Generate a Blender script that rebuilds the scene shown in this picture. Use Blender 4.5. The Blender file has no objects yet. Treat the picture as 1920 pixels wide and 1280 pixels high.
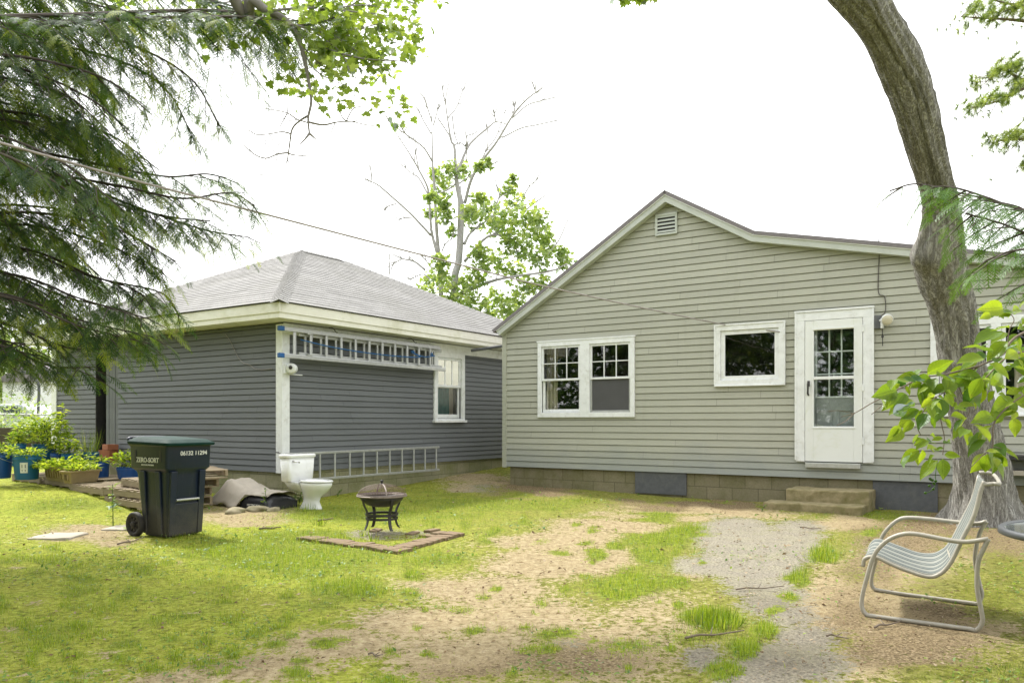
import bpy, bmesh, math, random
import numpy as np
from mathutils import Vector, Matrix, noise as mnoise
R = math.radians
scene = bpy.context.scene
COL = scene.collection
random.seed(7)
rng = np.random.default_rng(11)
F, HZ, H = 1480.0, 790.0, 1.22          # focal length and horizon row of the survey photo, eye height

# ------------------------------------------------------------------ survey helpers
def smooth(a, b, t):
    t = np.clip((t - a) / (b - a), 0, 1)
    return t * t * (3 - 2 * t)
def gz(x, y):
    """height of the ground"""
    x = np.asarray(x, float); y = np.asarray(y, float)
    h = 0.25 * np.clip((y - 12) / 5, 0, 1) ** 1.6
    h = np.maximum(h, 0.2 * smooth(-4.0, -6.6, x) * smooth(9.3, 12.0, y))
    h = h + 0.012 * np.sin(x * 1.7 + y * .6) * np.sin(y * 1.3 - x * .4) * smooth(2, 5, y)
    return h
def at(px, py, d):
    return Vector(((px - 960) / F * d, d, H - (py - HZ) / F * d))
def ground_at(px, py):
    d = H * F / max(py - HZ, 1)
    for _ in range(25):
        x = (px - 960) / F * d
        d = .5 * d + .5 * (H - float(gz(x, d))) * F / (py - HZ)
    x = (px - 960) / F * d
    return Vector((x, d, float(gz(x, d))))
class Frame:
    """a wall's own axes: u along it, n out of it, z up"""
    def __init__(s, o, u, n):
        s.o, s.u, s.n = Vector((o[0], o[1], 0)), Vector((u[0], u[1], 0)).normalized(), Vector((n[0], n[1], 0)).normalized()
    def pt(s, u, n, z):
        p = s.o + s.u * u + s.n * n
        return Vector((p.x, p.y, z))
    def uz(s, px, py, n=0):
        k = (px - 960) / F
        o = s.o + s.n * n
        u = (k * o.y - o.x) / (s.u.x - k * s.u.y)
        d = o.y + u * s.u.y
        return u, H - (py - HZ) / F * d

# ------------------------------------------------------------------ mesh builder
ORG = {}
def org(p):
    return ORG.get(p.name, Vector((0, 0, 0))) if p else Vector((0, 0, 0))
class MB:
    def __init__(s):
        s.v, s.f, s.uv = [], [], []
    def add(s, vs, fs, uv=None):
        b = len(s.v)
        s.v += [tuple(p) for p in vs]
        s.f += [tuple(b + i for i in f) for f in fs]
        if uv: s.uv += uv
        return s
    def quad(s, a, b, c, d, uv=None):
        return s.add([a, b, c, d], [(0, 1, 2, 3)], [uv] if uv else None)
    def hexa(s, p):
        return s.add(p, [(0, 3, 2, 1), (4, 5, 6, 7), (0, 1, 5, 4), (1, 2, 6, 5), (2, 3, 7, 6), (3, 0, 4, 7)])
    def box(s, c, sx, sy, sz, M=None):
        c = Vector(c); p = []
        for k in (-.5, .5):
            for i, j in ((-.5, -.5), (.5, -.5), (.5, .5), (-.5, .5)):
                w = Vector((i * sx, j * sy, k * sz))
                p.append(c + (M @ w if M else w))
        return s.hexa(p)
    def wbox(s, fr, u0, u1, n0, n1, z0, z1):
        p = []
        for z in (z0, z1):
            for u, n in ((u0, n1), (u1, n1), (u1, n0), (u0, n0)):
                p.append(fr.pt(u, n, z))
        return s.hexa(p)
    def tube(s, pts, r, sides=8, caps=True):
        pts = [Vector(p) for p in pts]; n = len(pts)
        rs = r if isinstance(r, (list, tuple)) else [r] * n
        vs, prev = [], None
        for i, p in enumerate(pts):
            t = (pts[min(i + 1, n - 1)] - pts[max(i - 1, 0)])
            t = t.normalized() if t.length > 1e-9 else Vector((0, 0, 1))
            if prev is None:
                a = t.orthogonal().normalized()
            else:
                a = prev - t * prev.dot(t)
                a = a.normalized() if a.length > 1e-6 else t.orthogonal().normalized()
            prev = a; b = t.cross(a)
            for k in range(sides):
                th = 2 * math.pi * k / sides
                vs.append(p + (a * math.cos(th) + b * math.sin(th)) * rs[i])
        fs = []
        for i in range(n - 1):
            for k in range(sides):
                k2 = (k + 1) % sides
                fs.append((i * sides + k, i * sides + k2, (i + 1) * sides + k2, (i + 1) * sides + k))
        if caps:
            fs.append(tuple(range(sides - 1, -1, -1)))
            fs.append(tuple((n - 1) * sides + k for k in range(sides)))
        return s.add(vs, fs)
    def lathe(s, prof, c, seg=24, M=None, sx=1, sy=1):
        c = Vector(c); vs, fs = [], []
        n = len(prof)
        for r, z in prof:
            for k in range(seg):
                th = 2 * math.pi * k / seg
                w = Vector((r * math.cos(th) * sx, r * math.sin(th) * sy, z))
                vs.append(c + (M @ w if M else w))
        for i in range(n - 1):
            for k in range(seg):
                k2 = (k + 1) % seg
                fs.append((i * seg + k, i * seg + k2, (i + 1) * seg + k2, (i + 1) * seg + k))
        return s.add(vs, fs)
    def loft(s, rings, cap0=True, cap1=True):
        n = len(rings[0]); vs = [p for r in rings for p in r]; fs = []
        for i in range(len(rings) - 1):
            for k in range(n):
                k2 = (k + 1) % n
                fs.append((i * n + k, i * n + k2, (i + 1) * n + k2, (i + 1) * n + k))
        if cap0: fs.append(tuple(range(n - 1, -1, -1)))
        if cap1: fs.append(tuple((len(rings) - 1) * n + k for k in range(n)))
        return s.add(vs, fs)
    def build(s, name, mat, parent=None, smooth=False, bevel=0, seg=2, loc=None, sub=0, weld=False):
        me = bpy.data.meshes.new(name)
        o_ = org(parent) if parent else (Vector(loc) if loc is not None else Vector((0, 0, 0)))
        me.from_pydata([(p[0] - o_.x, p[1] - o_.y, p[2] - o_.z) for p in s.v], [], s.f)
        if s.uv:
            L = me.uv_layers.new(name="UVMap"); i = 0
            for q in s.uv:
                for c in q:
                    L.data[i].uv = c; i += 1
        bm = bmesh.new(); bm.from_mesh(me)
        if weld: bmesh.ops.remove_doubles(bm, verts=bm.verts, dist=1e-4)
        bmesh.ops.recalc_face_normals(bm, faces=bm.faces)
        bm.to_mesh(me); bm.free()
        return link(name, me, mat, parent, smooth, bevel, seg, o_, sub)
def link(name, me, mat, parent=None, smooth=False, bevel=0, seg=2, o_=None, sub=0):
    me.materials.append(mat)
    if smooth:
        me.polygons.foreach_set("use_smooth", [True] * len(me.polygons))
    ob = bpy.data.objects.new(name, me); COL.objects.link(ob)
    if parent: ob.parent = parent
    elif o_ is not None: ob.location = o_
    ORG[ob.name] = o_ if o_ is not None else Vector((0, 0, 0))
    if bevel:
        m = ob.modifiers.new("Bevel", 'BEVEL'); m.width = bevel; m.segments = seg; m.limit_method = 'ANGLE'; m.angle_limit = R(35)
        m.harden_normals = False
    if sub:
        m = ob.modifiers.new("Subdivision", 'SUBSURF'); m.levels = sub; m.render_levels = sub
    return ob
def thing(name, loc, label, cat, group=None):
    o = bpy.data.objects.new(name, None); COL.objects.link(o)
    o.location = loc; o.empty_display_size = .2
    ORG[o.name] = Vector(loc)
    return tag(o, label, cat, group)
def tag(o, label=None, cat=None, group=None, kind=None):
    if label: o["label"] = label
    if cat: o["category"] = cat
    if group: o["group"] = group
    if kind: o["kind"] = kind
    return o
def copy_tree(o, parent=None):
    c = o.copy(); COL.objects.link(c)
    if parent: c.parent = parent
    ORG[c.name] = ORG.get(o.name, Vector())
    for ch in list(o.children): copy_tree(ch, c)
    return c
def bez(pts, n=8):
    """smooth (Catmull-Rom) curve through the points"""
    P = [Vector(p) for p in pts]
    P = [P[0] * 2 - P[1]] + P + [P[-1] * 2 - P[-2]]
    out = []
    for i in range(1, len(P) - 2):
        a, b, c, d = P[i - 1:i + 3]
        for k in range(n):
            t = k / n
            out.append(.5 * ((2 * b) + (c - a) * t + (2 * a - 5 * b + 4 * c - d) * t * t + (3 * b - a - 3 * c + d) * t ** 3))
    out.append(P[-2].copy())
    return out
def lerp_list(vals, n):
    xs = np.linspace(0, len(vals) - 1, n)
    return [float(v) for v in np.interp(xs, range(len(vals)), vals)]

# ------------------------------------------------------------------ many small faces as one mesh
def scatter_mesh(name, base_v, base_f, mats, pos, mat, parent=None, rnd=None, smooth=False, veins=False):
    """base_v (k,3), base_f (m,c) repeated with matrices mats (N,3,3) at pos (N,3)"""
    base_v = np.asarray(base_v, np.float32); base_f = np.asarray(base_f, np.int64)
    N, k = len(pos), len(base_v)
    V = np.einsum('nij,kj->nki', np.asarray(mats, np.float32), base_v) + np.asarray(pos, np.float32)[:, None, :]
    V = V.reshape(-1, 3)
    Fc = (base_f[None] + (np.arange(N) * k)[:, None, None]).reshape(-1, base_f.shape[1])
    rn = np.repeat(rng.random(N) if rnd is None else rnd, k)
    ob = raw_mesh(name, V, Fc, mat, parent, rn, smooth)
    if veins:
        for nm, c in (('leaf_x', 0), ('leaf_y', 1)):
            a = ob.data.attributes.new(nm, 'FLOAT', 'POINT'); a.data.foreach_set('value', np.tile(base_v[:, c], N).astype(np.float32))
    return ob
def raw_mesh(name, V, Fc, mat, parent=None, rn=None, smooth=False):
    o_ = org(parent) if parent else Vector((0, 0, 0))
    V = V - np.array(o_[:], np.float32)
    me = bpy.data.meshes.new(name)
    c = Fc.shape[1]
    me.vertices.add(len(V)); me.vertices.foreach_set("co", V.astype(np.float32).ravel())
    me.loops.add(Fc.size); me.loops.foreach_set("vertex_index", Fc.ravel().astype(np.int32))
    me.polygons.add(len(Fc)); me.polygons.foreach_set("loop_start", np.arange(0, Fc.size, c, dtype=np.int32))
    me.update(calc_edges=True); me.validate()
    if rn is not None:
        a = me.attributes.new("rnd", 'FLOAT', 'POINT'); a.data.foreach_set("value", np.asarray(rn, np.float32))
    return link(name, me, mat, parent, smooth, o_=o_)
def rot_mats(yaw, pitch, roll, scale):
    """leaf matrices: local +y is the leaf's axis, +z its face"""
    cy, sy, cp, sp, cr, sr = np.cos(yaw), np.sin(yaw), np.cos(pitch), np.sin(pitch), np.cos(roll), np.sin(roll)
    o, l = np.zeros_like(yaw), np.ones_like(yaw)
    Z = np.array([[cy, -sy, o], [sy, cy, o], [o, o, l]]).transpose(2, 0, 1)
    X = np.array([[l, o, o], [o, cp, -sp], [o, sp, cp]]).transpose(2, 0, 1)
    Y = np.array([[cr, o, sr], [o, l, o], [-sr, o, cr]]).transpose(2, 0, 1)
    return (Z @ X @ Y) * np.asarray(scale)[:, None, None]
def aim_mats(dirs, ups, scale):
    """local +y along dirs, local +z near ups"""
    y = dirs / np.linalg.norm(dirs, axis=1, keepdims=True)
    x = np.cross(y, ups); x /= np.maximum(np.linalg.norm(x, axis=1, keepdims=True), 1e-6)
    z = np.cross(x, y)
    return np.stack([x, y, z], axis=2) * np.asarray(scale)[:, None, None]

# ------------------------------------------------------------------ materials
class NT:
    def __init__(s, name):
        s.m = bpy.data.materials.new(name); s.m.use_nodes = True
        s.t = s.m.node_tree; s.t.nodes.clear()
        s.out = s.t.nodes.new('ShaderNodeOutputMaterial')
    def n(s, typ, **kw):
        nd = s.t.nodes.new('ShaderNode' + typ)
        for k, v in kw.items():
            if k.startswith('_'): setattr(nd, k[1:], v)
            else:
                key = k.replace('__', ' ')
                nd.inputs[int(key[1:]) if key[0] == 'i' and key[1:].isdigit() else key].default_value = v
        return nd
    def l(s, a, b):
        s.t.links.new(a, b)
    def coord(s, kind='Object', scale=(1, 1, 1), rot=(0, 0, 0)):
        tc = s.n('TexCoord'); mp = s.n('Mapping')
        mp.inputs['Scale'].default_value = scale; mp.inputs['Rotation'].default_value = rot
        s.l(tc.outputs[kind], mp.inputs[0]); return mp.outputs[0]
    def noise(s, co, scale, detail=4, rough=.55, dist=0):
        nd = s.n('TexNoise'); nd.inputs['Scale'].default_value = scale; nd.inputs['Detail'].default_value = detail
        nd.inputs['Roughness'].default_value = rough; nd.inputs['Distortion'].default_value = dist
        if co: s.l(co, nd.inputs['Vector'])
        return nd.outputs['Fac']
    def ramp(s, fac, stops, interp='LINEAR'):
        r = s.n('ValToRGB'); cr = r.color_ramp; cr.interpolation = interp
        while len(cr.elements) < len(stops): cr.elements.new(.5)
        for e, (p, c) in zip(cr.elements, stops):
            e.position = p; e.color = (*c, 1) if len(c) == 3 else c
        s.l(fac, r.inputs[0]); return r.outputs[0]
    def mix(s, fac, a, b, mode='MIX'):
        m = s.n('MixRGB', _blend_type=mode)
        for v, i in ((fac, 0), (a, 1), (b, 2)):
            if isinstance(v, (int, float)): m.inputs[i].default_value = v
            elif isinstance(v, (tuple, list)): m.inputs[i].default_value = (*v, 1)[:4]
            else: s.l(v, m.inputs[i])
        return m.outputs[0]
    def math(s, op, a, b=0, clamp=False):
        m = s.n('Math', _operation=op, _use_clamp=clamp)
        for v, i in ((a, 0), (b, 1)):
            if isinstance(v, (int, float)): m.inputs[i].default_value = v
            else: s.l(v, m.inputs[i])
        return m.outputs[0]
    def bump(s, h, strength=.3, dist=.01):
        b = s.n('Bump'); b.inputs['Strength'].default_value = strength; b.inputs['Distance'].default_value = dist
        s.l(h, b.inputs['Height']); return b.outputs[0]
    def finish(s, col, rough=.6, bump=None, metal=0, spec=.5, coat=0):
        p = s.n('BsdfPrincipled'); p.inputs['Metallic'].default_value = metal
        p.inputs['Specular IOR Level'].default_value = spec; p.inputs['Coat Weight'].default_value = coat
        if isinstance(col, (tuple, list)): p.inputs['Base Color'].default_value = (*col, 1)
        else: s.l(col, p.inputs['Base Color'])
        if isinstance(rough, (int, float)): p.inputs['Roughness'].default_value = rough
        else: s.l(rough, p.inputs['Roughness'])
        if bump is not None: s.l(bump, p.inputs['Normal'])
        s.l(p.outputs[0], s.out.inputs[0]); return s.m
def plain(name, c1, c2=None, scale=6, rough=.6, bstr=.15, bscale=60, metal=0, spec=.5, stretch=(1, 1, 1), dirt=None, dscale=2.5, damt=.5, coat=0, rvar=.1):
    t = NT(name); co = t.coord('Object', stretch)
    c2 = c2 or tuple(x * .8 for x in c1)
    n1 = t.noise(co, scale, 6, .6)
    col = t.ramp(n1, [(.3, c1), (.7, c2)])
    if dirt:
        dn = t.noise(co, dscale, 8, .7, .4)
        col = t.mix(t.ramp(dn, [(.52, (0, 0, 0)), (.72, (damt,) * 3)]), col, dirt)
    bn = t.noise(co, bscale, 5, .6)
    rr = t.math('ADD', t.math('MULTIPLY', t.math('SUBTRACT', n1, .5), rvar * 2), rough, True)
    return t.finish(col, rr, t.bump(bn, bstr, .004), metal, spec, coat)
def leafmat(name, stops, trans=.45, gloss=.12, rough=.4, tcol=1.6, veins=False):
    """leaves: diffuse + light coming through + a waxy sheen; colour differs leaf by leaf"""
    t = NT(name)
    at_ = t.n('Attribute', _attribute_name='rnd')
    col = t.ramp(at_.outputs['Fac'], stops)
    nz = t.noise(t.coord('Object'), 9, 3)
    col = t.mix(.35, col, t.mix(1, col, t.ramp(nz, [(.3, (.7, .75, .7)), (.7, (1.25, 1.2, 1.1))]), 'MULTIPLY'))
    nrm = None
    if veins:   # midrib and slanting side veins
        ax = t.math('ABSOLUTE', t.n('Attribute', _attribute_name='leaf_x').outputs['Fac']); ay = t.n('Attribute', _attribute_name='leaf_y').outputs['Fac']
        st = t.math('ABSOLUTE', t.math('SINE', t.math('MULTIPLY', t.math('SUBTRACT', ay, t.math('MULTIPLY', ax, .9)), 26)))
        v = t.math('MAXIMUM', t.ramp(st, [(.0, (1, 1, 1)), (.28, (0, 0, 0))]), t.ramp(ax, [(.0, (1, 1, 1)), (.03, (0, 0, 0))]))
        col = t.mix(t.math('MULTIPLY', v, .45), col, t.mix(1, col, (1.6, 1.45, 1.6), 'MULTIPLY'))
        blo = t.noise(t.coord('Object'), 45, 5, .7); col = t.mix(t.ramp(blo, [(.58, (0, 0, 0)), (.75, (.5,) * 3)]), col, (.20, .17, .05))
        nrm = t.bump(v, .5, .002)
    d = t.n('BsdfDiffuse'); t.l(col, d.inputs[0])
    tr = t.n('BsdfTranslucent'); t.l(t.mix(1, col, (tcol, tcol * .98, tcol * .5), 'MULTIPLY'), tr.inputs[0])
    g = t.n('BsdfGlossy'); g.inputs['Roughness'].default_value = rough; g.inputs[0].default_value = (.9, .95, 1, 1)
    if nrm is not None:
        for q in (d, tr, g): t.l(nrm, q.inputs['Normal'])
    m1 = t.n('MixShader'); m1.inputs[0].default_value = trans; t.l(d.outputs[0], m1.inputs[1]); t.l(tr.outputs[0], m1.inputs[2])
    lw = t.n('LayerWeight'); lw.inputs[0].default_value = .35
    m2 = t.n('MixShader'); t.l(t.math('MULTIPLY', lw.outputs['Fresnel'], gloss * 3, True), m2.inputs[0])
    t.l(m1.outputs[0], m2.inputs[1]); t.l(g.outputs[0], m2.inputs[2])
    t.l(m2.outputs[0], t.out.inputs[0]); return t.m
M = {}
def siding_mat(name, c1, c2, dirt, bstr=.1, splash=None, udir=(.8355, -.5495), zb=.405, pitch=.1065, vary=.09):
    t = NT(name); co = t.coord('Object')
    lon = t.coord('Object', (.6, .6, 30))
    n1 = t.noise(co, 1.1, 7, .65); n2 = t.noise(lon, 3, 3); n3 = t.noise(co, 26, 5, .7)
    col = t.ramp(n1, [(.3, c1), (.72, c2)])
    col = t.mix(.25, col, t.ramp(n2, [(.3, tuple(x * .82 for x in c1)), (.7, tuple(min(1, x * 1.15) for x in c2))]))
    col = t.mix(t.ramp(n3, [(.58, (0, 0, 0)), (.8, (.22,) * 3)]), col, dirt)
    st = t.noise(t.coord('Object', (5, 5, .35)), 1.6, 6, .7)
    col = t.mix(t.ramp(st, [(.55, (0, 0, 0)), (.8, (.22,) * 3)]), col, dirt)
    # board by board: a slightly different fade, and a butt joint every few metres
    dt = t.n('VectorMath', _operation='DOT_PRODUCT'); t.l(t.coord('Object'), dt.inputs[0]); dt.inputs[1].default_value = (*udir, 0)
    spz = t.n('SeparateXYZ'); t.l(t.n('NewGeometry').outputs['Position'], spz.inputs[0])
    row = t.math('FLOOR', t.math('DIVIDE', t.math('SUBTRACT', spz.outputs[2], zb), pitch))
    wn = t.n('TexWhiteNoise', _noise_dimensions='1D'); t.l(row, wn.inputs['W'])
    uu = t.math('ADD', t.math('DIVIDE', dt.outputs['Value'], 3.4), t.math('MULTIPLY', wn.outputs['Value'], 7.0))
    wn2 = t.n('TexWhiteNoise', _noise_dimensions='2D'); cx = t.n('CombineXYZ'); t.l(t.math('FLOOR', uu), cx.inputs[0]); t.l(row, cx.inputs[1]); t.l(cx.outputs[0], wn2.inputs['Vector'])
    v_ = t.math('ADD', t.math('MULTIPLY', wn2.outputs['Value'], vary), 1 - vary / 2)
    cv = t.n('CombineXYZ')
    for i_ in range(3): t.l(v_, cv.inputs[i_])
    col = t.mix(1, col, cv.outputs[0], 'MULTIPLY')
    seam = t.math('LESS_THAN', t.math('FRACT', uu), .0024)
    col = t.mix(t.math('MULTIPLY', seam, .55), col, tuple(x * .35 for x in c1))
    if splash:   # grey-blue algae and rain splash on the lowest courses
        sp_ = t.n('SeparateXYZ'); t.l(t.n('NewGeometry').outputs['Position'], sp_.inputs[0])
        h_ = t.math('ADD', sp_.outputs[2], t.math('MULTIPLY', t.math('SUBTRACT', n1, .5), .9))
        col = t.mix(t.ramp(h_, [(.42, (.75,) * 3), (.85, (0, 0, 0))]), col, splash)
        dr = t.noise(t.coord('Object', (22, 22, 1.1)), 1, 5, .75); col = t.mix(t.ramp(dr, [(.60, (0, 0, 0)), (.74, (.3,) * 3)]), col, tuple(min(1, x * 1.25) for x in c1))
    return t.finish(col, .62, t.bump(t.noise(t.coord('Object', (3, 3, 40)), 6, 4), bstr, .003), 0, .35)
M['vinyl'] = siding_mat('sage_vinyl_siding', (.405, .41, .345), (.365, .37, .31), (.20, .205, .15), .1, (.25, .275, .27))
M['grey_clap'] = siding_mat('grey_painted_clapboard', (.148, .158, .166), (.126, .136, .144), (.17, .165, .15), .25, None, (-.29, 1.385), .445, .0928, .16)
M['white'] = plain('white_trim_paint', (.72, .74, .74), (.66, .68, .68), 5, .5, .12, 40, dirt=(.42, .41, .33), dscale=3, damt=.35)
M['white_worn'] = plain('worn_white_paint', (.80, .82, .83), (.70, .72, .725), 9, .55, .3, 55, dirt=(.40, .39, .33), dscale=7, damt=.5)
M['fascia'] = plain('cream_fascia_paint', (.78, .775, .70), (.70, .69, .60), 4, .55, .15, 40, dirt=(.42, .42, .24), dscale=1.6, damt=.55)
M['rake'] = plain('pale_green_trim', (.50, .53, .49), (.43, .46, .42), 4, .5, .1, 40, dirt=(.3, .31, .27), dscale=2, damt=.4)
M['corner'] = plain('sage_corner_trim', (.40, .41, .34), (.36, .37, .30), 4, .55, .1, 40)
def block_mat(name, c1, c2, moss, w=.4, h=.2):
    t = NT(name); uv = t.n('TexCoord').outputs['UV']
    b = t.n('TexBrick'); b.offset = .5
    for k, v in (('Scale', 1), ('Mortar Size', .006), ('Mortar Smooth', .3), ('Brick Width', w), ('Row Height', h), ('Bias', 0)):
        b.inputs[k].default_value = v
    b.inputs['Color1'].default_value = (*c1, 1); b.inputs['Color2'].default_value = (*c2, 1); b.inputs['Mortar'].default_value = (*[x * .5 for x in c1], 1)
    t.l(uv, b.inputs['Vector'])
    co = t.coord('Object')
    n1 = t.noise(co, 2.2, 8, .7); n2 = t.noise(co, 45, 4)
    col = t.mix(t.ramp(n1, [(.42, (0, 0, 0)), (.68, (.75,) * 3)]), b.outputs['Color'], moss)
    col = t.mix(.3, col, t.mix(1, col, t.ramp(n2, [(.3, (.6,) * 3), (.7, (1.3,) * 3)]), 'MULTIPLY'))
    hgt = t.math('ADD', t.math('MULTIPLY', b.outputs['Fac'], -1.5), n2)
    return t.finish(col, .9, t.bump(hgt, .5, .006), 0, .2)
M['block'] = block_mat('mossy_concrete_block', (.235, .21, .135), (.20, .18, .115), (.125, .125, .05))
M['block_garage'] = block_mat('mossy_garage_block', (.30, .285, .185), (.25, .245, .15), (.15, .16, .055))
def shingle_mat(name, c1, c2, stain):
    t = NT(name); uv = t.n('TexCoord').outputs['UV']
    b = t.n('TexBrick'); b.offset = .5
    for k, v in (('Scale', 1), ('Mortar Size', .005), ('Mortar Smooth', .1), ('Brick Width', .305), ('Row Height', .14), ('Bias', 0)):
        b.inputs[k].default_value = v
    b.inputs['Color1'].default_value = (*c1, 1); b.inputs['Color2'].default_value = (*c2, 1); b.inputs['Mortar'].default_value = (*[x * .55 for x in c1], 1)
    t.l(uv, b.inputs['Vector'])
    co = t.coord('Object'); n1 = t.noise(co, .9, 8, .68); n2 = t.noise(co, 120, 3)
    n3 = t.noise(t.coord('Object', (1, 1, .3)), 4, 6)
    col = t.mix(t.ramp(n1, [(.45, (0, 0, 0)), (.75, (.6,) * 3)]), b.outputs['Color'], stain)
    col = t.mix(t.ramp(n3, [(.5, (0, 0, 0)), (.75, (.3,) * 3)]), col, tuple(x * .7 for x in c1))
    col = t.mix(.4, col, t.mix(1, col, t.ramp(n2, [(.3, (.7,) * 3), (.7, (1.25,) * 3)]), 'MULTIPLY'))
    return t.finish(col, .9, t.bump(n2, .4, .003), 0, .2)
M['shingle'] = shingle_mat('weathered_grey_shingles', (.265, .262, .256), (.215, .212, .207), (.165, .165, .145))
M['house_roof'] = plain('brown_grey_shingles', (.21, .19, .20), (.16, .15, .155), 30, .9, .5, 150)
def glass_mat(name, tint=(.9, .95, .93), refl=1.0):
    t = NT(name)
    tr = t.n('BsdfTransparent'); tr.inputs[0].default_value = (*tint, 1)
    g = t.n('BsdfGlossy'); g.inputs['Roughness'].default_value = .015; g.inputs[0].default_value = (1, 1, 1, 1)
    wv = t.noise(t.coord('Object'), 2.2, 2)
    t.l(t.bump(wv, .03, .02), g.inputs['Normal'])
    fr = t.n('Fresnel'); fr.inputs[0].default_value = 1.7
    m = t.n('MixShader'); t.l(t.math('MULTIPLY', fr.outputs[0], refl, True), m.inputs[0])
    t.l(tr.outputs[0], m.inputs[1]); t.l(g.outputs[0], m.inputs[2]); t.l(m.outputs[0], t.out.inputs[0])
    return t.m
M['glass'] = glass_mat('window_glass', refl=1.5)
M['storm_glass'] = glass_mat('storm_door_glass', refl=1.7)
M['screen'] = plain('dark_insect_screen', (.075, .075, .078), (.065, .065, .068), 3, .7, .2, 400)
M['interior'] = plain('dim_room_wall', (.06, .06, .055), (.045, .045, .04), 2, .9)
M['door_inner'] = plain('grey_inner_door', (.33, .34, .34), (.29, .30, .30), 3, .5)
M['curtain'] = plain('beige_curtain_cloth', (.55, .47, .38), (.45, .38, .30), 8, .9)
M['teal'] = plain('teal_curtain_cloth', (.05, .22, .22), (.04, .16, .17), 5, .9)
M['door_white'] = plain('white_storm_door', (.76, .78, .77), (.72, .74, .73), 3, .4, .05, 30, dirt=(.58, .60, .46), dscale=2.2, damt=.6)
M['black'] = plain('black_metal', (.02, .02, .02), (.035, .033, .03), 20, .5, .2, 80)
M['panel_grey'] = plain('grey_hatch_board', (.105, .11, .118), (.08, .085, .092), 14, .8, .4, 90, dirt=(.16, .16, .14), dscale=6, damt=.5)
M['concrete'] = plain('mossy_step_concrete', (.31, .26, .15), (.145, .125, .052), 9, .92, .9, 24, dirt=(.15, .145, .045), dscale=4, damt=.8)
M['alu'] = plain('brushed_aluminium', (.62, .63, .64), (.50, .51, .52), 12, .38, .1, 60, metal=.75, stretch=(1, 1, 1))
M['alu_dull'] = plain('dull_aluminium', (.52, .53, .52), (.42, .43, .42), 12, .5, .15, 60, metal=.6, dirt=(.3, .29, .25), dscale=9, damt=.4)
M['blue_plastic'] = plain('blue_plastic_cap', (.01, .10, .32), (.01, .08, .25), 12, .4)
M['rope_blue'] = plain('blue_rope', (.02, .13, .36), (.02, .10, .28), 60, .8, .5, 200)
M['porcelain'] = plain('white_porcelain', (.80, .81, .81), (.76, .77, .76), 3, .12, .02, 10, dirt=(.45, .44, .38), dscale=4, damt=.35, coat=.3)
M['chrome'] = plain('chrome', (.7, .7, .7), (.6, .6, .6), 10, .2, .02, metal=1)
M['cart_body'] = plain('navy_cart_plastic', (.006, .014, .036), (.005, .011, .03), 8, .42, .35, 220, dirt=(.075, .068, .05), dscale=3.2, damt=.55)
M['cart_lid'] = plain('dark_green_cart_lid', (.006, .034, .028), (.005, .026, .022), 6, .7, .2, 120, dirt=(.07, .085, .075), dscale=3, damt=.3, spec=.12)
M['rubber'] = plain('black_rubber', (.022, .02, .018), (.035, .03, .026), 30, .75, .3, 90, dirt=(.09, .075, .055), dscale=8, damt=.5)
M['print'] = plain('white_print', (.72, .72, .68), (.62, .62, .58), 40, .6)
M['iron'] = plain('black_fire_pit_steel', (.018, .018, .018), (.022, .02, .018), 25, .55, .25, 90, dirt=(.05, .03, .02), dscale=8, damt=.35)
M['rim'] = plain('worn_rim_steel', (.22, .185, .16), (.15, .115, .095), 18, .5, .2, 80, metal=.3)
def cart_mat():
    t = NT('navy_cart_plastic'); co = t.coord('Object'); n1 = t.noise(co, 5, 8, .7); n2 = t.noise(co, 160, 3); n3 = t.noise(t.coord('Object', (30, 30, 2)), 1, 5, .7)
    col = t.ramp(n1, [(.3, (.006, .015, .038)), (.7, (.005, .011, .029))])
    sp = t.n('SeparateXYZ'); t.l(co, sp.inputs[0])
    h = t.math('ADD', sp.outputs[2], t.math('MULTIPLY', t.math('SUBTRACT', n1, .5), .7))   # mud splashed up from the ground
    g = t.math('MULTIPLY', t.ramp(h, [(.05, (.8,) * 3), (.42, (0, 0, 0))]), t.ramp(n2, [(.35, (.35,) * 3), (.6, (1, 1, 1))]))
    col = t.mix(g, col, (.10, .085, .06))
    col = t.mix(t.ramp(n3, [(.6, (0, 0, 0)), (.72, (.35,) * 3)]), col, (.075, .078, .075))
    return t.finish(col, t.math('ADD', .38, t.math('MULTIPLY', g, .4)), t.bump(n2, .3, .003), 0, .45)
M['cart_body'] = cart_mat()
def mesh_mat():
    t = NT('rusty_spark_screen_mesh'); co = t.n('TexCoord').outputs['UV']
    mp = t.n('Mapping'); mp.inputs['Scale'].default_value = (90, 40, 1); t.l(co, mp.inputs[0])
    sx = t.n('SeparateXYZ'); t.l(mp.outputs[0], sx.inputs[0])
    gx = t.math('LESS_THAN', t.math('FRACT', sx.outputs[0]), .17); gy = t.math('LESS_THAN', t.math('FRACT', sx.outputs[1]), .17)
    a = t.math('MAXIMUM', gx, gy)
    p = t.n('BsdfPrincipled'); p.inputs['Base Color'].default_value = (.085, .042, .022, 1); p.inputs['Roughness'].default_value = .7
    tr = t.n('BsdfTransparent'); m = t.n('MixShader')
    t.l(a, m.inputs[0]); t.l(tr.outputs[0], m.inputs[1]); t.l(p.outputs[0], m.inputs[2]); t.l(m.outputs[0], t.out.inputs[0])
    return t.m
M['spark'] = mesh_mat()
M['brick'] = plain('mossy_old_brick', (.215, .15, .09), (.14, .10, .058), 9, .95, .8, 60, dirt=(.11, .115, .03), dscale=7, damt=.85)
M['terracotta'] = plain('terracotta_flue_clay', (.36, .13, .06), (.28, .10, .05), 7, .85, .3, 60)
M['cinder'] = plain('cinder_block_concrete', (.38, .34, .24), (.32, .29, .2), 12, .95, .6, 80)
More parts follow.
